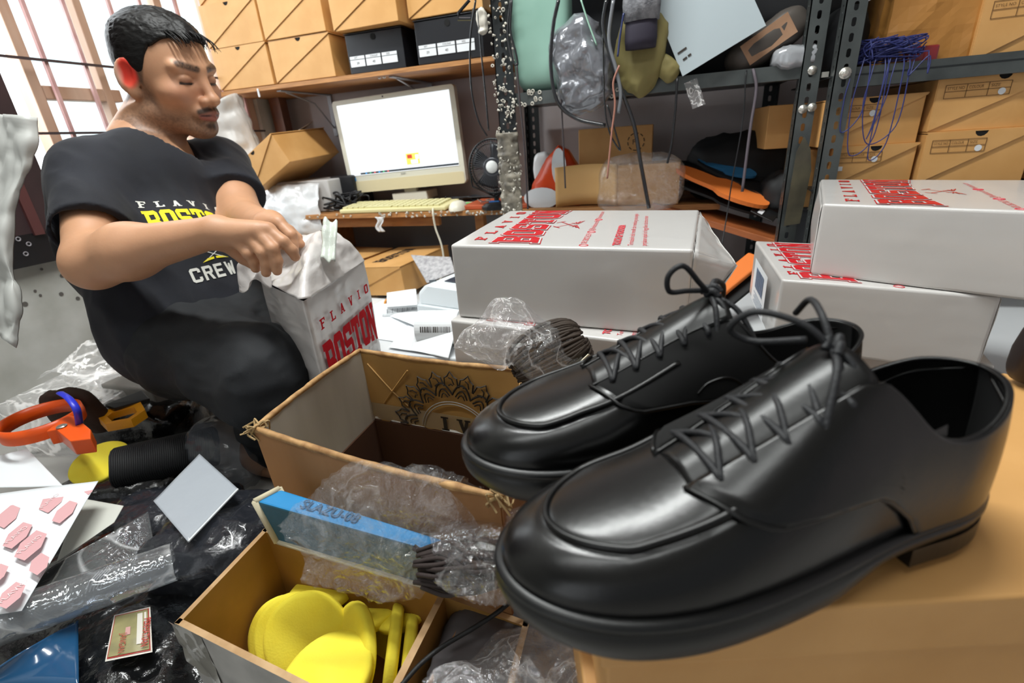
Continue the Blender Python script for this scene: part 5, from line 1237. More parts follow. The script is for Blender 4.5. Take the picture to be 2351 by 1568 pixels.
# clear film bags
film1 = clear_film('film_crisp', haze=.035, bscale=48, dist=.004, gl=.42, rough=.05)
film2 = clear_film('film_soft', haze=.09, bscale=44, dist=.005, gl=.5, rough=.06)
def film_patch(name, label, outline, zf_, dome, m, amp, sc_, seed, layers=2, nr=26, na=110, cat='plastic bag', group=None, kind=None):
    """crumpled film with a ragged outline; zf_(px, py) gives the height it lies at"""
    cx = sum(p[0] for p in outline)/len(outline); cy = sum(p[1] for p in outline)/len(outline)
    ol = smooth_path([Vector((p[0], p[1], 0)) for p in outline+[outline[0]]], 10)
    rnd = random.Random(seed); base = PZ(cx, cy, zf_(cx, cy)); mb = MB()
    for L_ in range(layers):
        jit = [rnd.uniform(.97, 1.04) for _ in range(na)]
        def fn(u, v):
            k = (u % 1)*(len(ol)-1); i = int(k); f = k-i; p = ol[i].lerp(ol[min(i+1, len(ol)-1)], f)
            j = jit[int(u*na) % na]*(1-.02*L_); r = (v**.85)
            x = cx+(p.x-cx)*r*(1+(j-1)*v); y = cy+(p.y-cy)*r*(1+(j-1)*v)
            q = PZ(x, y, zf_(x, y)); up_ = dome*(1-v*v)*(1 if L_ == 0 else .15)
            q = q+(CP-q).normalized()*(up_+.003)
            nz_ = fbm(np.array([[q.x, q.y, q.z]]), sc_, seed+L_*9, 3, True)[0]
            return q+(CP-q).normalized()*(amp*nz_*(.35+.65*(1-v)))+Vector((0, 0, amp*.5*vnoise(np.array([[q.x, q.y, q.z]]), sc_*2.2, seed+3)[0]))
        mb.grid(fn, na, nr, wrapu=True)
    o = solo(mb, name, m, label, cat, group, kind, origin=base)
    for p in o.data.polygons: p.use_smooth = (p.index % 3 != 0) or True
    return o
film_patch('clear_bag', 'large crinkled clear plastic bag draped over the blue pack and the sponges',
    [(640, 1210), (690, 1150), (745, 1105), (790, 1070), (850, 1062), (930, 1064), (1000, 1078), (1060, 1098), (1105, 1125), (1130, 1160), (1150, 1200), (1140, 1250), (1080, 1290), (1000, 1300), (985, 1345), (950, 1375), (880, 1384), (830, 1372), (780, 1360), (700, 1335), (700, 1280), (655, 1235)],
    lambda x, y: .175+min(1, (1384-y)/200)*.085+max(0, (1184-y)/120)*.05, .006, film1, .006, 22, 3)
lacem = mat('brown_lace', '#2e2320', rough=.75, bump=.5, bscale=500, bdist=.0006); lacem2 = mat('dark_brown_lace', '#33271d', rough=.75, bump=.5, bscale=500, bdist=.0006)
def lace_bundle(name, label, a, b, rad, n, m, seed, sag=.01, r=.0021, loops=True):
    """bundle of round laces running from a to b, folded at the ends"""
    a, b = Vector(a), Vector(b); d = (b-a).normalized(); s1 = d.orthogonal().normalized(); s2 = d.cross(s1); rnd = random.Random(seed); mb = MB()
    for k in range(n):
        an = rnd.uniform(0, 2*pi); rr_ = rad*math.sqrt(rnd.random()); an2 = an+rnd.uniform(-.7, .7)
        o1 = s1*cos(an)*rr_+s2*sin(an)*rr_; o2 = s1*cos(an2)*rr_+s2*sin(an2)*rr_
        e0 = rnd.uniform(-.012, .012); e1_ = rnd.uniform(-.012, .012)
        mb.tube(smooth_path([a+o1*.8+d*e0, a.lerp(b, .3)+o1*1.15, a.lerp(b, .65)+o2*1.15, b+o2*.8+d*e1_], 5), r, 6)
    return solo(mb, name, m, label, 'laces', origin=(a+b)/2, kind='stuff', smooth=True)
lace_bundle('shoelaces', 'bundle of dark brown shoelaces in a clear bag at the right end of the sponge box', PZ(985, 1305, .222), PZ(1165, 1300, .235), .022, 70, lacem, 3)
film_patch('clear_bag', 'crinkled clear bag around the brown laces beside the near shoe toe', [(985, 1235), (1040, 1195), (1100, 1170), (1160, 1165), (1215, 1175), (1230, 1260), (1215, 1330), (1180, 1385), (1120, 1390), (1060, 1375), (1000, 1340), (1000, 1290)],
    lambda x, y: .225+(1390-y)/225*.03, .026, film1, .008, 36, 6)
tip = MB().tube([PZ(950, 1256, .232), PZ(985, 1278, .226)], .003, 6).tube([PZ(958, 1322, .215), PZ(990, 1308, .22)], .003, 6)
solo(tip, 'shoelace', lacem, 'stiff tips of brown laces poking left out of the bag', 'laces', origin=PZ(965, 1290, .22))
# upper lace bag against the centre parcel
La, Lb = P(1215, 865, .50), P(1300, 800, .515)
hk = MB(); Ch = P(1262, 822, .52); d1 = (P(1322, 790, .52)-P(1205, 862, .515)).normalized(); d2 = (Uv-d1*Uv.dot(d1)).normalized(); d3 = d1.cross(d2); rnd = random.Random(9)
for k in range(150):
    ph = rnd.uniform(-.35*pi, 1.35*pi); lo_, hi_ = rnd.uniform(.10, .25)*pi, rnd.uniform(.78, .92)*pi; tw = rnd.uniform(-.35, .35); rr_ = rnd.uniform(.90, 1.03); pp = []
    for j in range(12):
        t_ = lo_+(hi_-lo_)*j/11; an = ph+tw*(j/11-.5)
        pp.append(Ch-d1*(.044*cos(t_))+(d2*sin(an)*.036+d3*cos(an)*.030)*(sin(t_)**.55*rr_))
    hk.tube(pp, .0019, 6)
solo(hk, 'shoelaces', lacem2, 'thick hank of brown laces in a clear bag behind the far shoe', 'laces', origin=Ch, kind='stuff', smooth=True)
def film_P(name, label, outline, d0, dome, m, amp, sc_, seed, tiltd=0):
    cx = sum(p[0] for p in outline)/len(outline); cy = sum(p[1] for p in outline)/len(outline)
    ol = smooth_path([Vector((p[0], p[1], 0)) for p in outline+[outline[0]]], 10); mb = MB(); na, nr = 110, 26
    for L_ in range(2):
        def fn(u, v):
            k = (u % 1)*(len(ol)-1); i = int(k); p = ol[i].lerp(ol[min(i+1, len(ol)-1)], k-i); r = v**.85
            x = cx+(p.x-cx)*r; y = cy+(p.y-cy)*r
            q = P(x, y, d0+tiltd*(x-cx)/100 - (dome if L_ == 0 else -dome*.6)*(1-v*v))
            nz_ = fbm(np.array([[q.x, q.y, q.z]]), sc_, seed+9*L_, 3, True)[0]
            return q+(CP-q).normalized()*amp*nz_+Vector((0, 0, amp*.6*vnoise(np.array([[q.x, q.y, q.z]]), sc_*2, seed)[0]))
        mb.grid(fn, na, nr, wrapu=True)
    return solo(mb, name, m, label, 'plastic bag', origin=P(cx, cy, d0), smooth=True)
film_P('clear_bag', 'clear plastic bag with a brown lace hank leaning against the centre parcel', [(1042, 800), (1062, 752), (1095, 735), (1118, 700), (1150, 678), (1200, 695), (1240, 722), (1290, 755), (1335, 795), (1372, 840), (1340, 885), (1270, 905), (1215, 890), (1175, 838), (1150, 845), (1105, 828), (1075, 818)], .515, .040, film2, .010, 26, 12, .005)
MB_c = MB().add([P(1322, 838, .485), P(1350, 812, .49), P(1368, 822, .50), P(1335, 850, .495)], [(0, 1, 2, 3)])
solo(MB_c, 'paper_tab', mat('cream_paper', '#d6d0b8', rough=.7), 'cream paper tab at the edge of the upper lace bag', 'label', origin=P(1345, 830, .49), solid=.001)

# black cord over the divider
solo(MB().tube(smooth_path([PZ(1205, 1350, .185), PZ(1150, 1400, .175), PZ(1085, 1443, .163), PZ(1015, 1485, .157), PZ(965, 1525, .156), PZ(920, 1575, .156)], 8), .0022, 8), 'round_lace', mat('round_black_cord', '#0c0c0e', rough=.6, bump=.6, bscale=500, bdist=.0006), 'round black cord running over the sponge box divider to the bottom edge', 'cord', smooth=True)
# bagged things at the bottom centre
bagd = mat('bagged_dark', '#5d5a5c', rough=.5, var='#3a3335', vscale=16)
lump('bagged_goods', 'grey brown goods inside the clear bag at the bottom centre of the picture', 'goods', PZ(1200, 1560, .10), (.085, .055, .045), bagd, .008, 18, 4)
film_patch('clear_bag', 'shiny clear bag at the bottom centre in front of the near shoe toe', [(975, 1560), (1010, 1530), (1080, 1510), (1120, 1470), (1180, 1438), (1260, 1450), (1330, 1480), (1375, 1520), (1390, 1600), (1300, 1660), (1100, 1660), (980, 1620)], lambda x, y: .150, .020, film2, .010, 30, 23)

# kraft boxes under the shoes
ang = R(18.5)
def kbox(name, label, z, h, dx=0, dy=0, w=.40, d=.215, lidz=True, rot=ang, grp=None):
    c, s_ = cos(rot), sin(rot)
    t = thing(name, label, 'box', (-.023+dx, .170+dy, z), (0, 0, rot), grp)
    MB().box((w/2, d/2, h/2), (w-.004, d-.004, h)).build('carton', kraft, t, bevel=.002)
    MB().box((w/2, d/2, h-.0175), (w+.002, d+.002, .0365)).build('lid', kraft, t, bevel=.002, bseg=3)
    return t
kbox('kraft_shoe_box', 'kraft shoe box directly under the two black shoes at the lower right', .250, .1055, lidz=True)
kbox('kraft_shoe_box', 'kraft shoe box hidden beneath the one the shoes stand on', .145, .104, dx=-.004, dy=-.004)
kbox('kraft_shoe_box', 'lowest kraft shoe box of the pile that carries the black shoes', .0, .144, dx=.0, dy=.004)

# ---------------------------------------------------------------- black leather derby shoes
leather = mat('black_leather', '#060606', rough=.27, spec=.5, bump=.10, bscale=260, bdist=.0006, var='#0a0a0a', vscale=20, bump2=[(.10, 22, 'noise', .002)])
leather2 = mat('black_leather_matte', '#050505', rough=.34, spec=.45, bump=.10, bscale=260, bdist=.0006)
solem = mat('black_rubber', '#08090a', rough=.38, spec=.5)
linm = mat('shoe_lining', '#050505', rough=.95)
laceb = mat('black_lace', '#1a1b1e', rough=.6, bump=.7, bscale=420, bdist=.0008)
LEN = .305; ZS = .026
def _hw(x):
    if x < .085: return .0535*(max(0, 1-(1-x/.085)**2.15))**.52
    if x < .245: return interp(x, [(.085, .0535), (.105, .0532), (.125, .051), (.145, .0475), (.165, .0438), (.185, .0408), (.205, .0388), (.225, .0378), (.245, .0372)])
    return .0372*(max(0, 1-((x-.245)/.060)**2.4))**.55
HW = None
def interp(x, tab):
    if x <= tab[0][0]: return tab[0][1]
    for (a, b) in zip(tab, tab[1:]):
        if x <= b[0]:
            t = (x-a[0])/(b[0]-a[0]); return a[1]+(b[1]-a[1])*t
    return tab[-1][1]
HT = [(0, .029), (.03, .031), (.055, .034), (.08, .0395), (.10, .046), (.12, .056), (.14, .067), (.16, .079), (.18, .090), (.20, .099), (.23, .110), (.262, .118)]
TOPL = [(.19, .0955), (.197, .093), (.205, .084), (.215, .070), (.228, .058), (.243, .053), (.258, .054), (.275, .060), (.29, .0665), (.305, .069)]
def cline(x): return .007*max(0, 1-x/.09)-.004*math.exp(-((x-.17)/.05)**2)
def sm_tab(tab, x): return (interp(x-.006, tab)+2*interp(x, tab)+interp(x+.006, tab))/4
_ol = []
for i in range(241):
    t = i/240; x = LEN*(.5-.5*cos(pi*t)); _ol.append((x, _hw(x)))
# smooth the half widths in the outline parameter
for _ in range(6): _ol = [_ol[0]]+[(p[0], (a[1]+2*p[1]+b[1])/4) for a, p, b in zip(_ol, _ol[1:], _ol[2:])]+[_ol[-1]]
def outl(t, side_):       # t 0 toe .. 1 heel ; side -1 / +1
    k = min(max(t, 0), 1)*240; i = min(int(k), 239); f = k-i; a, b = _ol[i], _ol[i+1]
    x = a[0]+(b[0]-a[0])*f; w = a[1]+(b[1]-a[1])*f
    return Vector((x, cline(x)+side_*w, 0))
def t_of_x(x): return math.acos(max(-1, min(1, 1-2*x/LEN)))/pi
def spine(p):
    sx_ = min(max(p.x, .086), .262); return Vector((sx_, cline(sx_), 0))
NE = 2.35
def SF(t, side_, th, off=0, puff=0):
    p = outl(t, side_); s_ = spine(p); c_, sn = max(cos(th), 0), max(sin(th), 0)
    a = 1-c_**(2/NE); b = sn**(2/NE)
    v = s_-p; q = p+v*a; hh = sm_tab(HT, q.x)
    n = Vector((-v.x, -v.y, 0)); n = n.normalized() if n.length > 1e-6 else Vector((0, 0, 1))
    o = n*cos(th)*off+Vector((0, 0, 1))*sin(th)*off
    bulge = n*(.0025*sin(2*th)) if th < pi/2 else n*0
    return Vector((q.x, q.y, ZS-.002+hh*b))+o+bulge
def th_inset(t, side_, dist):
    p = outl(t, side_); L_ = (spine(p)-p).length
    a = min(.999, dist/max(L_, 1e-6)); return math.acos((1-a)**(NE/2))
def th_y(t, side_, yy):
    p = outl(t, side_); L_ = (spine(p)-p).length; a = max(0, 1-yy/max(L_, 1e-6)); return math.acos((1-a)**(NE/2))
def thmax(t):
    x = outl(t, 1).x
    if x < .188: return th_y(t, 1, .0150+.003*(x-.10)/.09)
    if x < .200:
        a_ = thmax(t_of_x(.1879)); b_ = thmax(t_of_x(.2001)); k = (x-.188)/.012; return a_+(b_-a_)*k*k*(3-2*k)
    T_ = sm_tab(TOPL, x); H_ = sm_tab(HT, min(x, .262)); return math.asin(min(1, (T_/H_))**(NE/2))
XS = [(0, .224), (.16, .214), (.30, .186), (.38, .150), (.46, .126), (.62, .113), (1, .0965)]
def ridge_in(x): return .0205+.010*max(0, 1-x/.05)-.004*max(0, (x-.09)/.06)
def make_shoe(mir, loc, rz, label, bow, group='pair of black shoes on the kraft box'):
    t = thing('leather_shoe', label, 'shoe', loc, (0, 0, rz), group)
    def fix(mb): 
        if mir < 0: mb.v = [(v[0], -v[1], v[2]) for v in mb.v]; mb.f = [tuple(reversed(f)) for f in mb.f]
        return mb
    # vamp
    tv = t_of_x(.236); nu, nv = 181, 44
    def vf(u, v):
        s = u*2-1; tt = tv*abs(s); sd = -1 if s < 0 else 1
        x = outl(tt, sd).x; lim = pi/2 if x < .125 else max(.55, pi/2-(x-.125)*18)
        th = lim*v; th_r = th_inset(tt, sd, ridge_in(x))
        d = .0014*(1/(1+math.exp(-(th-th_r)*60)))
        gr_ = -.0010*math.exp(-((th-th_r+.05)/.03)**2)
        return SF(tt, sd, th, d+gr_)
    v_ = fix(MB().grid(vf, nu, nv)).build('vamp', leather, t, smooth=True, weld=True)
    # raised apron seam
    pts = []
    for k in range(121):
        s = k/120*2-1; tt = t_of_x(.158)*abs(s); sd = -1 if s < 0 else 1; x = outl(tt, sd).x
        pts.append(SF(tt, sd, th_inset(tt, sd, ridge_in(x)), .0012))
    for _ in range(3): pts = [pts[0]]+[(a+b*2+c)/4 for a, b, c in zip(pts, pts[1:], pts[2:])]+[pts[-1]]
    fix(MB().tube(pts, .0021, 10)).build('apron_seam', leather2, t, smooth=True)
    # quarters
    for sd in (-1, 1):
        def qf(u, v):
            xs = interp(v, XS); t0 = t_of_x(xs); tt = t0+(1-t0)*u**1.0
            return SF(tt, sd, thmax(tt)*v, .0022*(1 if u > .012 else .3))
        mb = MB().grid(qf, 90, 34)
        qo = fix(mb).build('quarter', [leather, linm], t, smooth=True)
        q = qo.modifiers.new('s', 'SOLIDIFY'); q.thickness = .0022; q.offset = -1 if (sd*mir) > 0 else 1; q.material_offset = 1; q.material_offset_rim = 0
        ed = []
        for k in range(80):
            u = k/79; t0 = t_of_x(XS[-1][1]); tt = t0+(1-t0)*u; ed.append(SF(tt, sd, thmax(tt), .0018))
        fix(MB().tube(ed, .0013, 6)).build('collar_binding', leather2, t, smooth=True)
        # seams of the heel panel and the lower edge
        s1 = [SF(t_of_x(xx), sd, thmax(t_of_x(xx))*vv, .0026) for xx, vv in ((.238, .03), (.246, .30), (.262, .60), (.285, .80), (.304, .93))]
        s2 = [SF(t_of_x(xx), sd, thmax(t_of_x(xx))*vv, .0026) for xx, vv in ((.168, .40), (.178, .46), (.195, .45), (.215, .36), (.238, .10))]
        fix(MB().tube(smooth_path(s1, 8), .0009, 5).tube(smooth_path(s2, 8), .0009, 5)).build('stitched_seam', leather2, t, smooth=True)
        fe = [SF(t_of_x(interp(v/20, XS)), sd, thmax(t_of_x(interp(v/20, XS)))*v/20, .0030) for v in range(21)]
        fix(MB().tube(fe, .0014, 6)).build('front_edge', leather2, t, smooth=True)
    # tongue
    def tf(u, v):
        x = .100+.098*v; y = (u-.5)*2; z = ZS+sm_tab(HT, min(x, .205))+.0005-.010*y*y
        return Vector((x, cline(x)+y*.0215, z))
    tg_ = fix(MB().grid(tf, 14, 26)).build('tongue', leather2, t, smooth=True); q = tg_.modifiers.new('s', 'SOLIDIFY'); q.thickness = .0025
    # lining foot bed
    fb = MB(); ring_ = [outl(k/60, 1) for k in range(61)]+[outl(1-k/60, -1) for k in range(1, 60)]
    fb.add([Vector((.15+(p.x-.15)*.97, p.y*.94, ZS+.004)) for p in ring_], [tuple(range(len(ring_)))]); fix(fb).build('insole', linm, t)
    # outsole and heel
    def zb0(x): return .008*max(0, 1-x/.05)**1.5+.013*max(0, min(1, (x-.165)/.035))
    prof = [(-.006, 0), (.0015, .0), (.0040, .004), (.0052, .012), (.0052, ZS-.007), (.0030, ZS-.004), (.0052, ZS-.003), (.0045, ZS), (.0, ZS+.0012), (-.004, ZS+.0008)]
    n = len(ring_); mb = MB(); vs = []
    nrm = []
    for i in range(n):
        a, b = ring_[i-1], ring_[(i+1) % n]; d = b-a; nn = Vector((-d.y, d.x, 0)).normalized()
        nrm.append(nn if nn.dot(ring_[i]-Vector((.15, cline(.15), 0))) > 0 or abs(ring_[i].x-.15) < .1 and (nn.y*ring_[i].y) > 0 else -nn)
    for (o_, z) in prof:
        for i, p in enumerate(ring_):
            zz = zb0(p.x)+(z)*(ZS-zb0(p.x))/ZS if z < ZS else z
            vs.append(p+nrm[i]*o_+Vector((0, 0, zz)))
    fs = [(j*n+i, j*n+(i+1) % n, (j+1)*n+(i+1) % n, (j+1)*n+i) for j in range(len(prof)-1) for i in range(n)]
    mb.add(vs, fs+[tuple(range(n-1, -1, -1))]); fix(mb).build('outsole', solem, t, smooth=True, auto=True)
    hl = MB(); hp = [p for p in ring_ if p.x > .222]; hq = [p+(p-Vector((.26, cline(.26), 0))).normalized()*.0045 for p in hp]
    hq = [Vector((.226, hq[0].y, 0))]+hq+[Vector((.226, hq[-1].y, 0))] if False else hq
    hl.prism([(p.x, p.y) for p in hq], 0, .0128); fix(hl).build('heel', solem, t, bevel=.0012, auto=True)
    # eyelets and laces
    lc = MB(); ey_ = [.112, .129, .146, .163, .180]
    def ept(x, sd, dy=.0035, up_=.0035):
        tt = t_of_x(x); yv = .0150+.003*(x-.10)/.09+dy; th = th_y(tt, sd, yv); return SF(tt, sd, th, up_)
    ho = MB()
    for x in ey_:
        for sd in (-1, 1):
            c = ept(x, sd, .0045, .0026); M = Matrix.Translation(c) @ Matrix.Rotation(sd*-.5, 4, 'X'); ho.lathe([(.0001, .0004), (.0022, .0004)], 10, M)
    fix(ho).build('eyelet', holem, t)
    def add_l(p_, r=.0021): lc.tube(smooth_path(p_, 8), r, 8)
    for k, x in enumerate(ey_):
        a, b = ept(x, -1, .0045, .002), ept(x, 1, .0045, .002)
        m_ = (a+b)/2+Vector((0, 0, .0055)); add_l([a-Vector((0, 0, .002)), a+Vector((0, .002, .003)), m_, b+Vector((0, -.002, .003)), b-Vector((0, 0, .002))])
        if k < len(ey_)-1:
            c1 = ept(ey_[k+1], 1, -.004, .001); c0 = ept(x, -1, .006, .0035); c2 = ept(ey_[k+1], -1, -.004, .001); c3 = ept(x, 1, .006, .0035)
            add_l([c0, (c0+c1)/2+Vector((0, 0, .006)), c1], .0019); add_l([c3, (c3+c2)/2+Vector((0, 0, .0045)), c2], .0019)
    kn = Vector((.190, cline(.19), ZS+sm_tab(HT, .19)+.006))
    for p_ in bow: 
        q_ = [kn+Vector(v) for v in p_]; add_l(q_, .0020)
    for dd in ((.0, .004, 0), (0, -.004, 0), (.003, 0, .002)): add_l([kn+Vector(dd)+Vector((-.004, -.003, 0)), kn+Vector(dd)+Vector((0, 0, .004)), kn+Vector(dd)+Vector((.004, .003, 0))], .0024)
    fix(lc).build('laces', laceb, t, smooth=True)
    return t
near_bow = [
    [(0, 0, 0), (-.010, .012, .012), (-.026, .030, .016), (-.034, .040, .004), (-.022, .034, -.004), (-.006, .012, .002)],      # loop towards the far side
    [(0, 0, 0), (.004, .014, .014), (.014, .034, .016), (.020, .050, .002)],
    [(0, 0, 0), (.002, -.010, -.004), (.004, -.022, -.022), (.004, -.032, -.048), (-.006, -.034, -.052), (-.010, -.028, -.044), (-.006, -.018, -.020), (-.002, -.006, -.002)],  # loop hanging down the near side
    [(0, 0, 0), (-.010, -.014, -.004), (-.024, -.026, -.024), (-.034, -.034, -.046), (-.036, -.036, -.062)],                       # free end
]
far_bow = [
    [(0, 0, 0), (-.012, -.008, .012), (-.026, -.012, .026), (-.036, -.012, .020), (-.034, -.010, .008), (-.020, -.006, .006), (-.006, -.002, .004)],
    [(0, 0, 0), (.008, .012, .006), (.022, .026, -.002), (.028, .036, -.016)],
    [(0, 0, 0), (.004, -.012, -.004), (.010, -.026, -.020), (.018, -.032, -.032), (.022, -.028, -.026), (.014, -.016, -.008), (.002, -.004, .0)],
    [(0, 0, 0), (-.002, -.016, -.006), (-.004, -.028, -.028), (-.006, -.034, -.052)],
]
for lp in far_bow:
    for i, v in enumerate(lp): lp[i] = (v[0], -v[1], v[2])     # mirrored with the shoe
n_sh = make_shoe(1, (-.0700, .1640, .3575), R(30), 'near black leather derby shoe with thick rubber sole, closest to the lens', near_bow)
f_sh = make_shoe(-1, (-.137, .273, .3565), R(20.5), 'far black leather derby shoe, behind and left of the near one', far_bow)

n_sh.scale = (.90, .90, .91); f_sh.scale = (.913, .913, .93)
n_sh.rotation_euler = (R(-1.5), R(-1.0), R(30.5))

# small things on the rear right corner of the kraft box
q_ = PZ(2350, 885, .3565)
lump('dark_pouch', 'small dark brown leather pouch at the right edge behind the near heel', 'pouch', (q_.x+.006, q_.y, .394), (.017, .013, .036), mat('dark_brown_leather', '#1c1210', rough=.5), .002, 20, 3, (0, R(8), 0))
o = solo(MB().box((0, 0, .030), (.03, .002, .060)), 'printed_card', labm, 'white card standing at the right edge above the near heel', 'card', bevel=.0005); o.location = (q_.x+.020, q_.y+.026, .357); o.rotation_euler = (R(-8), 0, R(-10))

# ---------------------------------------------------------------- floor clutter at the left
blkfilm = mat('black_film', '#0b0c0e', rough=.16, spec=.7, coat=.4, bump=1, bscale=34, btype='ridge', bdist=.006, bump2=[(.7, 90, 'noise', .003)])
gryfilm = mat('grey_film', '#2b2d33', rough=.15, spec=.8, coat=.5, bump=1, bscale=40, btype='ridge', bdist=.006, alpha=.8, bump2=[(.7, 110, 'noise', .003)])
def blackbag(u, v):
    x = -.98+.56*u; y = .10+.42*v
    h = .044+.010*sin(3*u+1)*sin(4*v)+.006*sin(9*u+5*v)
    return Vector((x-.15*v, y, max(.004, h*min(1, 8*u, 8*(1-u), 8*v+.3, 8*(1-v)))))
bgo = solo(MB().grid(blackbag, 110, 90), 'black_plastic_bag', blkfilm, 'large crumpled black plastic bag with a sticker spread on the floor at the left', 'plastic bag', origin=(-.72, .3, 0), smooth=True); crumple(bgo, .008, 22, 3, True, 3)
stk = MB(); a, b, c, d = PZ(262, 1412, .072), PZ(345, 1393, .068), PZ(350, 1497, .064), PZ(241, 1519, .070)
for off, k, mi in ((.0, 1, 0), (.0006, .93, 1), (.0012, .88, 2)):
    cc = (a+b+c+d)/4; q_ = [cc+(p-cc)*k+Vector((0, 0, off)) for p in (a, b, c, d)]; stk.add(q_, [(0, 3, 2, 1)], None, mi)
ex_ = (b-a); ey2 = (d-a)
def sq(x0, y0, x1, y1, mi): 
    f = lambda x, y: a.lerp(b, x).lerp(d.lerp(c, x), y)+Vector((0, 0, .0018)); stk.add([f(x0, y0), f(x1, y0), f(x1, y1), f(x0, y1)], [(0, 3, 2, 1)], None, mi)
sq(.66, .12, .80, .80, 0); sq(.84, .12, .90, .8, 0); sq(.38, .38, .50, .55, 3)
so = stk.build('sticker', [mat('sticker_white', '#d8d2c8', rough=.3, coat=.4), mat('sticker_red', '#a83a32', rough=.3, coat=.4), mat('sticker_olive', '#9c9466', rough=.3, coat=.4, var='#86805a', vscale=60), mat('sticker_pink', '#c99a94', rough=.4)], bgo, world=True)
tt_ = MB(); ux_ = (d-a).normalized(); uy_ = (b-a).normalized(); 
put_text(tt_, 'PERHATIAN', .010, a+ux_*.02+uy_*.034+Vector((0, 0, .002)), ux_, uy_, .001, bold=.0002, width=.042); put_text(tt_, 'JANGAN', .009, a+ux_*.035+uy_*.012+Vector((0, 0, .002)), ux_, uy_, .001, width=.028)
tt_.build('sticker_text', MATS['sticker_red'], so, world=False)
for v in so.children[0].data.vertices if so.children else []: v.co -= bgo.location
lump('black_plastic_bag', 'small knotted black plastic bag under the yellow tool near the man', 'plastic bag', PZ(330, 960, .06), (.12, .07, .045), blkfilm, .016, 18, 5, (0, 0, R(20)))
lump('black_plastic_bag', 'black plastic wrapping bunched between the sponge and the elastic roll', 'plastic bag', PZ(300, 1110, .03), (.10, .07, .04), blkfilm, .014, 22, 7, (0, 0, R(30)))
lump('grey_plastic_bag', 'shiny dark grey plastic bag left of the sponge box', 'plastic bag', PZ(510, 1250, .055), (.085, .075, .050), gryfilm, .014, 22, 8, (0, 0, R(20)))
lump('grey_plastic_bag', 'dark translucent bag just left of the big carton', 'plastic bag', PZ(535, 1030, .07), (.07, .06, .055), mat('clear_grey_film', '#62666d', rough=.15, spec=.8, coat=.5, alpha=.45, bump=1, bscale=40, btype='ridge', bdist=.006), .014, 22, 11)
lump('grey_plastic_bag', 'crumpled dark film in the middle of the floor clutter', 'plastic bag', PZ(400, 1190, .03), (.10, .06, .035), gryfilm, .014, 24, 14, (0, 0, R(25)))
# elastic roll
er = thing('elastic_roll', 'hank of black elastic cord wrapped in film on the floor', 'roll', PZ(385, 1048, .085), (0, 0, R(38)))
em_ = MB()
for k in range(46):
    x = -.075+.15*k/45; em_.tube([(x+.002*sin(j), .040*cos(2*pi*j/20), .034*sin(2*pi*j/20)) for j in range(20)], .0021, 6, closed=True)
em_.build('elastic_cord', mat('elastic_black', '#0c0d10', rough=.7), er, smooth=True)['kind'] = 'stuff'
MB().box((0, 0, 0), (.145, .06, .046)).build('core', blackp, er, bevel=.01)
sheet('film_packet', 'flat clear packet with a white card inside lying beside the elastic roll', 'packet', [PZ(352, 1150, .122), PZ(430, 1242, .117), PZ(546, 1122, .122), PZ(458, 1042, .127)], mat('packet_white', '#c2c8d0', rough=.15, coat=.8, bump=.5, bscale=30, bdist=.003, alpha=.75), .002, 14, 6)
solo(MB().tube([PZ(432, 1243, .1185), PZ(546, 1123, .1235)], .0018, 6), 'white_rod', whitep, 'thin white edge strip along the clear packet', 'strip')
# papers
sheet('paper_sheet', 'plain white paper sheet behind the red patterned sheet at the left edge', 'paper', [PZ(-60, 1120, .11), PZ(147, 1118, .10), PZ(62, 1030, .13), PZ(-60, 1060, .12)], paperm, .003, 8, 3)
pq = [PZ(-70, 1420, .14), PZ(50, 1402, .135), PZ(226, 1104, .15), PZ(-70, 1142, .15)]
rp = sheet('patterned_sheet', 'white sheet printed with faded red lozenges at the left edge', 'paper', pq, paperm, .002, 7, 4)
pt = MB()
def pf(x, y): return pq[0].lerp(pq[1], x).lerp(pq[3].lerp(pq[2], x), y)
nrm_p = (pq[1]-pq[0]).cross(pq[3]-pq[0]).normalized()
if nrm_p.z < 0: nrm_p = -nrm_p
def lozenge(px, py, sx_, sy_, an):
    vs = []
    for (x, y) in ((-1, -.1), (-.35, -.75), (.7, -.8), (1, .1), (.35, .75), (-.7, .8)):
        X = x*sx_; Y = y*sy_; q = PZ(px+X*cos(an)-Y*sin(an), py+X*sin(an)+Y*cos(an), .1455); vs.append(q+nrm_p*.0035)
    pt.add(vs, [tuple(range(6))])
for (x, y) in ((120, 1155), (45, 1168+26), (148, 1178), (68, 1250-6), (20, 1290-48), (75, 1252), (46, 1300-66)): pass
for (x, y, sx_, sy_) in ((122, 1152, 38, 22), (20, 1190, 34, 20), (150, 1180, 36, 17), (42, 1234, 42, 20), (72, 1257, 46, 24), (92, 1300, 28, 22), (-6, 1325, 34, 18), (28, 1372, 40, 22), (205, 1128, 12, 12), (66, 1140, 18, 4)):
    lozenge(x, y, sx_, sy_, R(-38))
pt.build('red_pattern', mat('faded_red', '#dba9ac', rough=.6), rp, world=True)
for (x, y) in ((122, 1152), (72, 1257), (42, 1234), (28, 1372)):
    o0_ = PZ(x-22, y+20, .1455); e1x = (PZ(x+26, y-20, .1455)-o0_).normalized(); e1y = nrm_p.cross(e1x); tx = MB()
    put_text(tx, 'FLAVIO', .009, o0_, e1x, e1y, .0042, width=.030)
    tx.build('pattern_text', mat('faded_white', '#e9d3d4'), rp, world=True)
sheet('envelope', 'off-white paper envelope sticking out right of the patterned sheet', 'paper', [PZ(130, 1290, .10), PZ(262, 1198, .10), PZ(283, 1160, .105), PZ(180, 1142, .11)], mat('envelope_white', '#cfcfc6', rough=.6), .002, 10, 8)
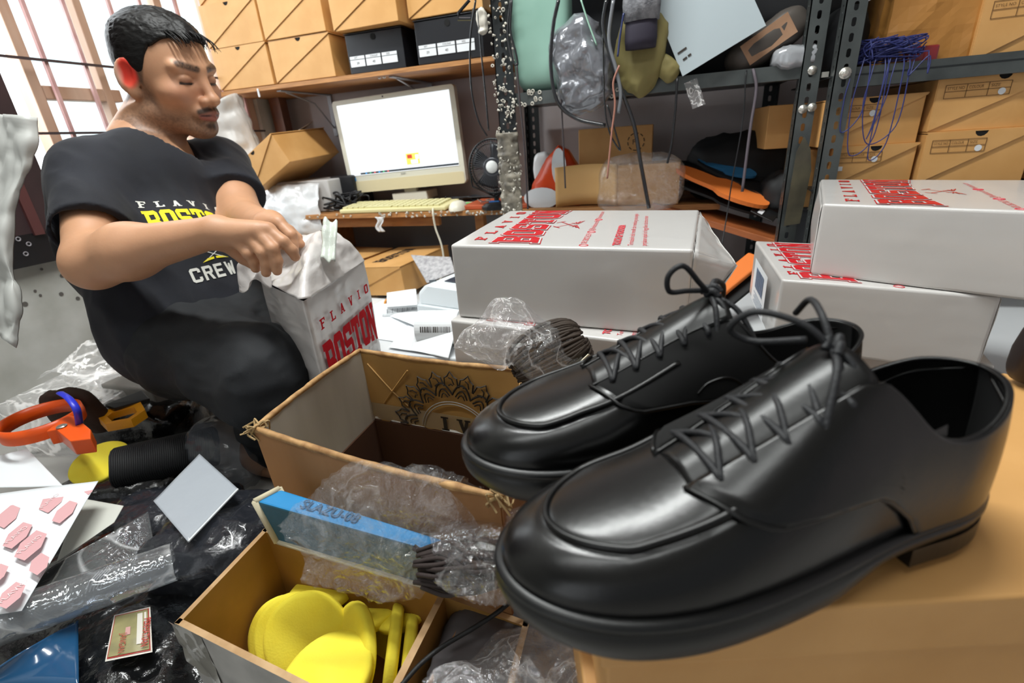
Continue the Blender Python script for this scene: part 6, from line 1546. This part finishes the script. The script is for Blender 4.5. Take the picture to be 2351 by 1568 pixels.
# transparent sleeve and roll
film3 = clear_film('film_sleeve', haze=.10, bscale=14, dist=.003, gl=.7, rough=.06, base=(.8, .82, .84))
sheet('clear_sleeve', 'stiff clear plastic sleeve lying on the black bag', 'sleeve', [PZ(80, 1400, .10), PZ(360, 1285, .09), PZ(340, 1175, .09), PZ(150, 1280, .10)], film3, .003, 10, 8)
rlo = MB(); a, b = PZ(-30, 1440, .115), PZ(400, 1290, .10); d = (b-a).normalized(); s1 = d.orthogonal().normalized(); s2 = d.cross(s1)
for (r_, sh_) in ((.024, 0), (.020, .004), (.015, .006)):
    rlo.grid(lambda u, v: a.lerp(b, v)+s1*(r_*cos(2*pi*u)*(1+.06*sin(v*12)))+s2*(r_*sin(2*pi*u)+sh_), 30, 30, wrapu=True)
o = solo(rlo, 'film_roll', film3, 'long loosely rolled tube of clear film across the lower left', 'roll', origin=(a+b)/2, smooth=True); crumple(o, .0015, 30, 3)
bars = MB()
for k in range(5):
    p0 = a.lerp(b, .60+.02*k)+Vector((0, 0, .024)); bars.tube([p0+s1*.003*(-1), p0-Vector((0, .012, .004)), p0-Vector((0, .020, .014))], .0009, 4)
bars.build('printed_bar', mat('bar_white', '#b9babd'), o, world=True)
bd = MB().grid(lambda u, v: PZ(-80+260*u, 1590-165*u*v**.5-(10*sin(u*3)), .075+.02*sin(pi*u)*v), 30, 14)
solo(bd, 'blue_plastic_sheet', mat('blue_gloss', '#1b4f7a', rough=.15, coat=.8, var='#16405f', vscale=5), 'curved glossy dark blue plastic sheet in the bottom left corner', 'sheet', origin=PZ(50, 1540, .07), smooth=True, solid=.002)

# tape dispenser on its carton
org = mat('dispenser_orange', '#ef5a16', rough=.35)
TDz = .165; c0 = PZ(97, 967, TDz)
td = thing('tape_dispenser', 'bright orange hand tape dispenser with a blue lever', 'tape dispenser', c0-Vector((0, 0, .02)))
r1 = MB(); ax1 = PZ(172, 967, TDz)-c0; ax2 = PZ(97, 925, TDz)-c0; rr1 = ax1.length*.90; hax = Vector((0, 0, .026))
e1_ = ax1.normalized(); e2_ = Vector((-e1_.y, e1_.x, 0)); rr2 = rr1*.98
def rg(u, v):
    k = [(1.0, -.5), (1.02, 0), (1.0, .5), (.93, .5), (.91, 0), (.93, -.5), (1.0, -.5)][int(round(v*6))]
    return c0+e1_*(rr1*k[0]*cos(2*pi*u))+e2_*(rr2*k[0]*sin(2*pi*u))+hax*k[1]
r1.grid(rg, 56, 7, wrapu=True); r1.build('ring', org, td, world=True, smooth=True)
b1_ = [PZ(155, 952, TDz+.014), PZ(172, 955, TDz+.014), PZ(208, 985, TDz+.014), PZ(208, 1006, TDz+.014), PZ(160, 1012, TDz+.014), PZ(128, 985, TDz+.014), PZ(105, 990, TDz+.014)]
mb = MB(); n_ = len(b1_); mb.add(b1_+[p-Vector((0, 0, .028)) for p in b1_], [tuple(range(n_-1, -1, -1)), tuple(range(n_, 2*n_))]+[(i, (i+1) % n_, (i+1) % n_+n_, i+n_) for i in range(n_)])
mb.build('body', org, td, world=True, bevel=.002, auto=True)
MB().lathe([(.0001, .0015), (.006, .0012), (.008, 0)], 16, Matrix.Translation(PZ(141, 978, TDz+.016))).build('screw', zinc, td, world=True)
MB().tube(smooth_path([PZ(183, 975, TDz+.012), PZ(176, 940, TDz+.045), PZ(158, 915, TDz+.060), PZ(138, 902, TDz+.062)], 6), .006, 8, flat=.5).build('lever', mat('lever_blue', '#3038c8', rough=.35), td, world=True, smooth=True)
MB().tube([PZ(155, 1014, TDz-.014), PZ(206, 1009, TDz-.014)], .006, 6).build('blade_guard', blackp, td, world=True)
lth = lump('leather_scrap', 'ragged brown leather scrap standing behind the orange dispenser', 'scrap', PZ(175, 945, .135), (.055, .012, .055), mat('brown_suede', '#3f2d24', rough=.95, bump=.5, bscale=200), .008, 26, 4, (R(15), 0, R(15)))
ccon = thing('clear_container', 'cloudy clear plastic container by the left wall under the dispenser', 'container', (-1.26, .62, .0), (0, 0, R(12)))
filmc = clear_film('film_container', haze=.35, bscale=18, dist=.004, gl=.5, rough=.15)
o = MB().box((0, 0, .065), (.26, .18, .13)).build('container_body', filmc, ccon, bevel=.006)
o = MB().grid(lambda u, v: (-.14+.30*u, .02+.10*v, .13+.06*sin(pi*u)*v+.02*sin(u*9)), 40, 20).build('film_cover', filmc, ccon, smooth=True); crumple(o, .014, 18, 4)
wb3 = MB().box((-1.12, .70, .07), (.16, .16, .14)); solo(wb3, 'white_carton', mat('dull_white_card', '#a9a6a0', rough=.7), 'dull white carton against the wall behind the dispenser', 'carton', origin=(-1.12, .70, 0), bevel=.004)
# yellow and black snap tool
yt = thing('snap_cutter', 'orange-yellow and black plastic cutter handle lying on black plastic', 'cutter', PZ(278, 945, .13))
ym = mat('cutter_yellow', '#e39a12', rough=.4); p_ = [PZ(222, 955, .125), PZ(240, 973, .125), PZ(300, 962, .13), PZ(333, 940, .14), PZ(322, 921, .15), PZ(302, 925, .145), PZ(240, 942, .13)]
mb = MB(); n_ = len(p_); cc = sum(p_, Vector())/n_; inn_ = [cc+(q-cc)*.62-Vector((0, 0, .004)) for q in p_]; lo_ = [q-Vector((0, 0, .018)) for q in p_]; li = [q-Vector((0, 0, .014)) for q in inn_]
mb.add(p_+inn_+lo_+li, [(i, (i+1) % n_, (i+1) % n_+n_, i+n_) for i in range(n_)]+[(i, i+2*n_, (i+1) % n_+2*n_, (i+1) % n_) for i in range(n_)]+[(i+n_, (i+1) % n_+n_, (i+1) % n_+3*n_, i+3*n_) for i in range(n_)])
mb.build('handle_loop', ym, yt, world=True, bevel=.001, smooth=False)
MB().hexa([PZ(240, 935, .13), PZ(330, 905, .14), PZ(345, 925, .14), PZ(262, 945, .13)], [PZ(240, 928, .14), PZ(325, 895, .155), PZ(345, 915, .155), PZ(262, 938, .14)]).build('slider', blackp, yt, world=True, bevel=.002)
# crumpled white plastic hanging at the far left edge
ws = MB().grid(lambda u, v: P(-110+ (170+30*sin(v*7+1)-60*max(0, v-.72)*3)*u, 255+15*u*u+(470+60*u)*v, .78+.02*sin(u*6)), 50, 60)
o = solo(ws, 'white_plastic_sheet', mat('white_sheet_film', '#b9bab6', rough=.45, bump=.5, bscale=16, btype='ridge', bdist=.004), 'crumpled white plastic sheet hanging at the far left edge of the picture', 'plastic sheet', origin=P(0, 450, .78), smooth=True); crumple(o, .012, 12, 5); o.modifiers.new('s', 'SOLIDIFY').thickness = .0008
o = lump('beige_cloth', 'crumpled pale cloth on the floor behind the man, by the wall', 'cloth', PZ(400, 905, .05), (.10, .06, .05), mat('pale_cloth', '#8f8983', rough=.8), .012, 14, 5)
# ---------------------------------------------------------------- the man packing a bag
HIP = P(425, 770, 0.99)
MO = Vector((HIP.x, HIP.y, 0.0))
man = thing('person', 'man in black printed t-shirt and black trousers crouching and packing a white wrapped parcel', 'person', MO)
# turn the torso: it faces image-right and slightly to the lens
def frame(yaw, pitch, rollh=0):
    M = Matrix((fw, lf, UPV)).transposed()
    return M @ Euler((rollh, pitch, yaw), 'ZYX').to_matrix() if False else M @ Matrix.Rotation(yaw, 3, 'Z') @ Matrix.Rotation(pitch, 3, 'Y') @ Matrix.Rotation(rollh, 3, 'X')
T = frame(R(-22), R(14))          # torso frame: x forward, y his left, z up
HD = frame(R(-17), R(9), R(3))
HS = .94   # head frame
Tn, Hn = np.array(T), np.array(HD)
hc = P(384, 176, 1.0)             # between the ears, on the eye line
H0 = np.array(hc)
def hw(x, y, z): return H0+Hn@(np.array([x, y, z])*HS)
nb = P(325, 330, 1.02)            # neck base
chest = P(350, 535, 1.02); belly = P(415, 665, 0.985); pelv = P(465, 742, .985)
shR = P(208, 395, 0.91); shL = P(508, 372, 1.15)
elR = P(214, 604, 0.775); wrR = P(492, 533, 0.735)
elL = P(560, 505, 1.04); wrL = P(618, 522, 0.83)
def torso(p):
    d = s_ell(p, chest, (.108, .160, .195), Tn)
    d = smin(d, s_ell(p, belly, (.105, .140, .16), Tn), .06)
    d = smin(d, s_ell(p, pelv, (.110, .145, .11), Tn), .06)
    cR = shR.lerp(nb, .35); cL = shL.lerp(nb, .35)
    d = smin(d, s_caps(p, shR-UPV*.01, nb-UPV*.034, .042, .038), .04); d = smin(d, s_caps(p, shL-UPV*.01, nb-UPV*.034, .042, .038), .04)
    return d
fR = [((546, 553), (571, 582), (587, 616), .735), ((568, 539), (603, 580), (611, 626), .730), ((590, 530), (626, 571), (636, 622), .728), ((616, 528), (650, 555), (678, 590), .735)]
def hand(p, wr, kn, fings, palmr=.0135):
    d = None
    base = wr.lerp(kn[1], .18)
    for k in kn:
        c = s_caps(p, base, k, .017, .0115); d = c if d is None else smin(d, c, .014)
    for f in fings:
        for i in range(len(f)-1):
            c = s_caps(p, f[i], f[i+1], [.0098, .0088, .0078, .0072][i], [.0092, .0082, .0072, .0065][i])
            d = smin(d, c, .004)
    return d
def mid(a, b, t, bump=None):
    v = a.lerp(b, t); return v+bump if bump is not None else v
hR = []
for i, (k, m_, t, dd) in enumerate(fR):
    K = P(k[0], k[1], dd-.004); M_ = P(m_[0], m_[1], dd-.006); T_ = P(t[0], t[1], dd+.008)
    D_ = M_.lerp(T_, .55)+Rv*.003
    hR.append([K, M_, D_, T_])
thR = [P(520, 560, .745), P(560, 592, .765), P(590, 612, .775)]
hL = []
for i, (k, m_, t) in enumerate([((640, 512), (668, 540), (676, 575)), ((632, 508), (664, 530), (690, 560)), ((622, 505), (650, 520), (685, 545)), ((612, 512), (640, 530), (665, 552))]):
    dd = .80+.012*i
    hL.append([P(*k, dd), P(*m_, dd-.005), P(*m_, dd-.005).lerp(P(*t, dd), .55), P(*t, dd)])
def arms(p):
    d = s_caps(p, shR, elR, .046, .038)
    mR = elR.lerp(wrR, .3)+Uv*.004
    fa = smin(s_caps(p, elR, mR, .036, .039), s_caps(p, mR, wrR, .039, .0235), .03)
    d = smin(d, fa, .025)
    h = hand(p, wrR, [f[0] for f in hR], hR); h = smin(h, s_caps(p, thR[0], thR[1], .012, .0105), .008); h = smin(h, s_caps(p, thR[1], thR[2], .0105, .0085), .003)
    d = smin(d, h, .014)
    e = s_caps(p, shL, elL, .05, .040); e = smin(e, s_caps(p, elL, wrL, .041, .026), .02)
    e = smin(e, hand(p, wrL, [f[0] for f in hL], hL), .014)
    return np.minimum(d, e)
def head(p):
    q = (p-H0)@Hn/HS; y = np.abs(q[:, 1]); s = np.stack([q[:, 0], y, q[:, 2]], 1)
    E = lambda c, r: s_ell(s, c, r)
    d = s_ell(s, (-.006, 0, .036), (.098, .078, .082))
    d = smin(d, E((.024, 0, -.020), (.070, .066, .080)), .03)
    d = smin(d, E((.030, 0, -.068), (.056, .050, .044)), .025)
    d = smin(d, s_caps(s, (.008, .056, -.070), (.064, .022, -.098), .018, .016), .02)   # jaw line
    d = smin(d, E((.072, 0, -.100), (.022, .024, .020)), .018)          # chin
    d = smin(d, E((.058, .044, -.028), (.026, .024, .020)), .02)        # cheek bone
    d = smin(d, s_caps(s, (.090, .006, .020), (.076, .050, .022), .0095, .008), .014)   # brow
    d = smax(d, -E((.104, .031, .000), (.020, .020, .0125)), .012)      # socket
    d = smin(d, E((.0775, .032, -.001), (.0135, .0165, .0125)), .003)   # eyelid over the ball
    d = smax(d, -s_caps(s, (.0905, .022, -.0085), (.0865, .044, -.0085), .0020, .0016), .002)  # slit of the lowered lid
    d = smin(d, s_caps(s, (.088, 0, .012), (.110, 0, -.034), .0085, .0105), .012)     # nose bridge
    d = smin(d, E((.112, 0, -.039), (.0135, .0125, .0105)), .008)
    d = smin(d, E((.100, .0135, -.042), (.012, .009, .009)), .006)      # wings
    d = smax(d, -E((.105, .0075, -.0505), (.006, .0035, .004)), .003)
    d = smin(d, E((.086, 0, -.066), (.018, .030, .018)), .012)          # muzzle
    d = smin(d, s_caps(s, (.104, .004, -.0625), (.091, .025, -.0685), .0052, .003), .004)
    d = smin(d, s_caps(s, (.102, .000, -.0755), (.091, .022, -.0710), .0068, .003), .004)
    d = smax(d, -s_caps(s, (.112, 0, -.0690), (.093, .026, -.0700), .0016, .001), .003)
    # ear
    ear_c = np.array([-.014, .082, -.002]); er = np.stack([s[:, 0]-ear_c[0]+.30*(s[:, 2]-ear_c[2])*0, s[:, 1]-ear_c[1]+.45*(s[:, 0]-ear_c[0]), s[:, 2]-ear_c[2]], 1)
    d = smin(d, s_ell(er, (0, 0, 0), (.0205, .0058, .034)), .005)
    d = smax(d, -s_ell(er, (.002, .0075, .004), (.0140, .0080, .0250)), .002)
    d = smin(d, s_ell(er, (.006, -.002, -.030), (.0095, .006, .011)), .005)
    # neck and the slope down to the shoulders
    return smin(d*HS, s_caps(p, hw(-.030, 0, -.055), nb, .053, .058), .03)
def body(p):
    if np.ptp(p[:, 0]) < .08:                      # a small block: only evaluate what is near it
        c = p.mean(0); d = torso(p)
        if np.linalg.norm(c-H0) < .26: d = smin(d, head(p), .035)
        near = min(s_caps(c[None], shR, elR, 0)[0], s_caps(c[None], elR, wrR, 0)[0], s_caps(c[None], shL, elL, 0)[0], s_caps(c[None], elL, wrL, 0)[0], np.linalg.norm(c-A3(hR[1][1]))-.06, np.linalg.norm(c-A3(hL[1][1]))-.06)
        return smin(d, arms(p), .03) if near < .12 else d
    return smin(smin(torso(p), head(p), .035), arms(p), .03)
lo = np.min([A3(v) for v in (shR, shL, elR, wrR, pelv, hw(0, 0, .13), hw(-.12, 0, 0), hw(.14, 0, 0), thR[2], hL[0][3])], axis=0)-.16
hi = np.max([A3(v) for v in (shR, shL, elR, wrR, pelv, hw(0, 0, .13), hw(-.12, 0, 0), hw(.14, 0, 0), thR[2], hL[0][3])], axis=0)+.10
def body_coarse(p): return body(p)
Vb, Qb = sdf_mesh(body, lo, hi, .0023)
def srgb(h): return np.array(hexc(h)[:3])
def skincols(V):
    q = (V-H0)@Hn/HS; y = np.abs(q[:, 1]); x, z = q[:, 0], q[:, 2]
    c = np.tile(srgb('#c2916f'), (len(V), 1))
    n = fbm(V, 60, 3)[:, None]; c = c*(1+.07*n)
    ishead = (np.abs(x) < .14) & (y < .1) & (z > -.14) & (z < .14)
    def mixc(mask, col, w=1.0):
        nonlocal c
        m_ = np.clip(mask, 0, 1)[:, None]*w*ishead[:, None]; c = c*(1-m_)+srgb(col)*m_
    blob = lambda a, b, r1, r2, yy=None: np.exp(-(((x-a)/r1)**2)) if False else None
    def cap2(p1, p2, r, soft):
        s = np.stack([x, y, z], 1); return 1-np.clip((s_caps(s, p1, p2, r)-0)/soft, 0, 1)
    mixc(np.clip(1-np.hypot((x-.085)/.05, (z+.025)/.05), 0, 1), '#b0755c', .5)
    # beard shadow along the jaw, moustache
    jaw = np.clip(1.25-np.abs(z+.095)/.038, 0, 1)*np.clip((.10-np.abs(x-.03))/.03, 0, 1)
    side = np.clip(1-np.hypot((x-.012)/.026, (z+.045)/.06), 0, 1)*(y > .045)
    mixc(np.clip(jaw*1.3+side*1.5, 0, 1)*(.75+.25*fbm(V, 400, 9)), '#241b18', .80)
    mixc(cap2((.108, .004, -.0555), (.094, .026, -.063), .0035, .004), '#1a1310', .9)
    mixc(cap2((.100, 0, -.088), (.094, .006, -.092), .003, .006), '#1d1512', .7)
    mixc(cap2((.105, .003, -.0645), (.092, .022, -.069), .004, .003), '#8d5048', .85)
    mixc(cap2((.104, .0, -.0755), (.092, .020, -.072), .0055, .003), '#9c5a50', .85)
    mixc(cap2((.113, 0, -.0695), (.092, .024, -.0705), .0012, .002), '#3a1c19', .9)
    mixc(cap2((.096, .013, .0195), (.084, .046, .0270), .0050, .0035)*(.8+.3*fbm(V, 500, 5)), '#0e0a09', 1.0)
    mixc(np.maximum(cap2((.0850, .020, -.0078), (.0885, .032, -.0085), .0022, .0012), cap2((.0885, .032, -.0085), (.0815, .046, -.0078), .0024, .0012)), '#0c0807', 1.0)
    mixc(cap2((.096, .020, -.003), (.088, .044, -.003), .004, .004), '#8a5f4a', .5)
    # clipped hair at the temples and nape
    hl = np.clip((z-.010+.55*(x-.02))/.018*-0+ (hairmask(x, y, z))/.010, 0, 1)
    mixc(hl*(.85+.25*fbm(V, 500, 2)), '#171412', .80)
    mixc(np.clip(1.35-np.hypot((x+.010)/.014, (z-.004)/.024), 0, 1)*2.5*(y > .074), '#e02a18', .85)  # red glow of the backlit ear, painted into the skin colour
    mixc(np.clip(1-np.hypot((x+.030)/.012, z/.04), 0, 1)*2*(y > .080), '#e0c0ac', .6)
    return np.clip(c, 0, 1)
def hairmask(x, y, z):
    """>0 inside the hair-covered scalp"""
    low = np.interp(x, [-.10, -.045, -.030, -.008, .010, .022, .034, .045, .060, .090], [-.055, -.060, -.015, -.012, -.022, .004, .036, .058, .070, .076])
    low = low-.18*np.clip(y-.03, 0, 1)*(x > .045)
    return np.where(y > .086, -.01, z-low)
skin = mat('skin', rough=.5, attr='Col', sss=.12, bump=.25, bscale=260, bdist=.0006)
bodyo = np_mesh('body', Vb, Qb, skin, man, MO, skincols(Vb), relax=0)

# hair: a cap that follows the skull, fuller on top, cropped at the sides
def hairf(p):
    q = (p-H0)@Hn/HS; y = np.abs(q[:, 1]); x, z = q[:, 0], q[:, 2]
    s = np.stack([x, y, z], 1)
    top = np.clip((z-.045)/.05, 0, 1)
    th = .0030+.0080*top
    d = s_ell(s, (-.006, 0, .036), (.098, .078, .082))-th
    u = np.stack([q[:, 0]*.35, q[:, 1]*1.0, q[:, 2]*.8], 1)
    d = d-.0018*fbm(u, 190, 4, 3, True)*(.4+top)
    m_ = hairmask(x, y, z)
    d = smax(d, -(m_-.002), .004)
    fr = s_caps(s, (.070, .0, .094), (.094, .020, .070), .010, .005)    # forelock swept to the front
    fr = fr-.0015*fbm(q*np.array([.4, 1, .6]), 260, 6, 2, True)
    return smin(d, fr, .014)*HS
Vh, Qh = sdf_mesh(hairf, H0-.14, H0+.15, .0024)
hair = np_mesh('hair', Vh, Qh, mat('hair', '#0c0a09', rough=.5, spec=.3, bump=.8, bscale=300, stretch=(.3, 1, 1), bdist=.001), man, MO)
# strands at the hairline
st = MB(); rnd = random.Random(5)
for i in range(46):
    yy = rnd.uniform(-.045, .045); x0 = .062+rnd.uniform(-.01, .01)
    a = hw(x0, yy, .098-abs(yy)*.3); b = hw(x0+.026, yy*1.05, .086-abs(yy)*.35); c = hw(x0+.036, yy+rnd.uniform(-.006, .01), .062+rnd.uniform(0, .015)-abs(yy)*.3)
    st.tube(smooth_path([a, b, c], 4), [.0014, .0014, .0013, .0012, .0011, .001, .0008, .0006, .0003], 4)
st.build('forelock', MATS['hair'], man, world=True, smooth=True)

# t-shirt
def folds(p):
    q = (p-A3(chest))@Tn
    u = np.stack([q[:, 0]*.6+q[:, 2]*.35, q[:, 1], q[:, 2]*.5], 1)
    f = fbm(u, 11, 11, 2, True)*.009+fbm(u, 26, 5, 2, True)*.003
    return f*np.clip(.75+.6*np.clip(-q[:, 2]/.2, 0, 1), 0, 1.3)
hemP = P(455, 772, .99)
def shirtf(p):
    q = (p-A3(chest))@Tn
    tor = torso(p)-.006-.012*np.clip((-q[:, 2]-.08)/.2, 0, 1)
    endR = shR.lerp(elR, .70); endL = shL.lerp(elL, .62)
    axR = A3((elR-shR).normalized()); axL = A3((elL-shL).normalized())
    slR = s_caps(p, shR, shR.lerp(elR, .9), .052, .058)
    slR = smax(slR, (p-A3(endR))@axR, .003)
    slR = smax(slR, -np.maximum(s_caps(p, shR, elR, .054, .050), -((p-A3(shR.lerp(elR, .52)))@axR)), .003)
    slL = s_caps(p, shL, shL.lerp(elL, .9), .052, .060)
    slL = smax(slL, (p-A3(endL))@axL, .003)
    d = smin(smin(tor, slR, .03), slL, .03)
    d = d-folds(p)
    # neck opening, a shallow V
    qn = (p-A3(nb))@Tn
    ax_ = np.array([.48, 0, -.876])                       # direction down the breast bone
    hole = s_ell(np.stack([qn[:, 0]-.050, qn[:, 1], qn[:, 2]-.02], 1), (0, 0, 0), (.080, .070, .080))
    vee = s_caps(qn, (.06, 0, -.0), (.135, 0, -.125), .062, .018)
    hole = smin(hole, vee, .02)
    d = smax(d, -hole, .003)
    # hem
    hz = (p-A3(hemP))@Tn; d = smax(d, -(hz[:, 2]+.03+.012*np.sin(hz[:, 1]*30)), .004)
    return d
Vs, Qs = sdf_mesh(shirtf, lo-.03, hi+.03, .0042)
shirt_m = mat('shirt_cloth', '#0e1018', rough=.85, bump=.25, bscale=600, sheen=.05, bdist=.0008, var='#141722', vscale=8)
shirt = np_mesh('t_shirt', Vs, Qs, shirt_m, man, MO)
# trousers
rkn = P(606, 862, .83); lkn = P(705, 765, 1.0)
def trouf(p):
    d = s_ell(p, pelv-Vector((0, 0, .01)), (.112, .145, .105), Tn)
    hR_ = pelv-lf*.08+fw*.02-UPV*.02; hL_ = pelv+lf*.08+fw*.02
    d = smin(d, s_caps(p, hR_, rkn, .088, .074), .05)
    d = smin(d, s_caps(p, hL_, lkn, .095, .070), .05)
    rf = Vector((rkn.x-.06, rkn.y+.05, .06)); lf_ = Vector((lkn.x-.02, lkn.y, .07))
    d = smin(d, s_caps(p, rkn, rf, .074, .055), .03); d = smin(d, s_caps(p, lkn, lf_, .070, .055), .03)
    f = fbm(p*np.array([1, 1, 1.6]), 8, 21, 3, True)*.014+fbm(p, 26, 5, 2)*.002
    return d-f
tp = [pelv, rkn, lkn, Vector((rkn.x, rkn.y, .05)), Vector((lkn.x, lkn.y, .05))]
tlo = np.min([A3(v) for v in tp], axis=0)-.2; thi = np.max([A3(v) for v in tp], axis=0)+.2; tlo[2] = .0
Vt, Qt = sdf_mesh(trouf, tlo, thi, .006)
np_mesh('trousers', Vt, Qt, mat('trouser_cloth', '#0d0f13', rough=.8, bump=.3, bscale=500, bdist=.0008, var='#15181d', vscale=5), man, MO)
# two shoes under the trousers
for kx in (Vector((rkn.x-.03, rkn.y+.03, .03)), Vector((lkn.x+.02, lkn.y-.01, .03))):
    V_, Q_ = sdf_mesh(lambda p: smin(s_ell(p, kx, (.12, .045, .03)), s_ell(p, kx-Vector((.06, 0, -.02)), (.045, .04, .045)), .02), A3(kx)-.15, A3(kx)+.15, .007)
    np_mesh('foot', V_, Q_, skin, man, MO, np.tile(srgb('#c2916f'), (len(V_), 1)))

# printed lettering on the chest, wrapped onto the cloth
sb = BVHTree.FromPolygons([Vector(v) for v in Vs], [tuple(int(i) for i in q) for q in Qs])
def wrap(polys, C0, ux, uy, mat_, name, lift=.0012, parent=None):
    """project flat pieces onto the shirt along the chest normal"""
    nrm = ux.cross(uy).normalized(); b = bmesh.new()
    for pl in polys:
        vs = [b.verts.new((p[0], p[1], 0)) for p in pl]; b.faces.new(vs)
    bmesh.ops.triangulate(b, faces=b.faces)
    for _ in range(6):
        lng = [e for e in b.edges if e.calc_length() > .007]
        if not lng: break
        bmesh.ops.subdivide_edges(b, edges=lng, cuts=1); bmesh.ops.triangulate(b, faces=b.faces)
    for v in b.verts:
        w = C0+ux*v.co.x+uy*v.co.y+nrm*.15
        h = sb.ray_cast(w, -nrm, .4)
        w = (h[0]+nrm*lift) if h[0] is not None else w-nrm*.15
        v.co = w-MO
    me = bpy.data.meshes.new(name); b.to_mesh(me); b.free(); me.materials.append(mat_)
    o = bpy.data.objects.new(name, me); COL.objects.link(o); o.parent = parent; return o
yel = mat('shirt_print_yellow', '#e8d820', rough=.8); wht = mat('shirt_print_white', '#cfcfc8', rough=.8)
def anchor(px, py):
    r = ray(px, py).normalized(); h = sb.ray_cast(CP, r); n = h[1] if h[1].dot(r) < 0 else -h[1]
    n = (n.normalized()*.55+Vector(T.col[0])*.35-Vector(T.col[1])*.35).normalized(); ux = UPV.cross(n).normalized(); return h[0], ux, n.cross(ux).normalized()
pb, ux, uy = anchor(438, 490); w_ = .152
wrap(text_polys('FLAVIO', -w_/2, .020, w_, .015, gap=4.0), pb, ux, uy, wht, 'chest_lettering', parent=shirt)
wrap(text_polys('BOSTON', -w_/2, -.034, w_, .046, gap=.6, arch=.12), pb, ux, uy, yel, 'chest_logo', parent=shirt)
pb, ux, uy = anchor(492, 624)
wrap(text_polys('CREW', -.042, -.012, .084, .026, gap=1.2), pb, ux, uy, wht, 'chest_lettering', parent=shirt)
pb, ux, uy = anchor(490, 582)
wrap([[(-.022, -.011), (-.019, -.011), (.022, .011), (.019, .011)], [(.022, -.011), (.019, -.011), (-.022, .011), (-.019, .011)]], pb, ux, uy, wht, 'chest_emblem', parent=shirt)
wrap([[(-.026, -.012), (-.014, -.006), (-.002, -.005), (-.002, -.009), (-.012, -.010)], [(.026, -.012), (.014, -.006), (.002, -.005), (.002, -.009), (.012, -.010)]], pb, ux, uy, yel, 'chest_emblem', parent=shirt)
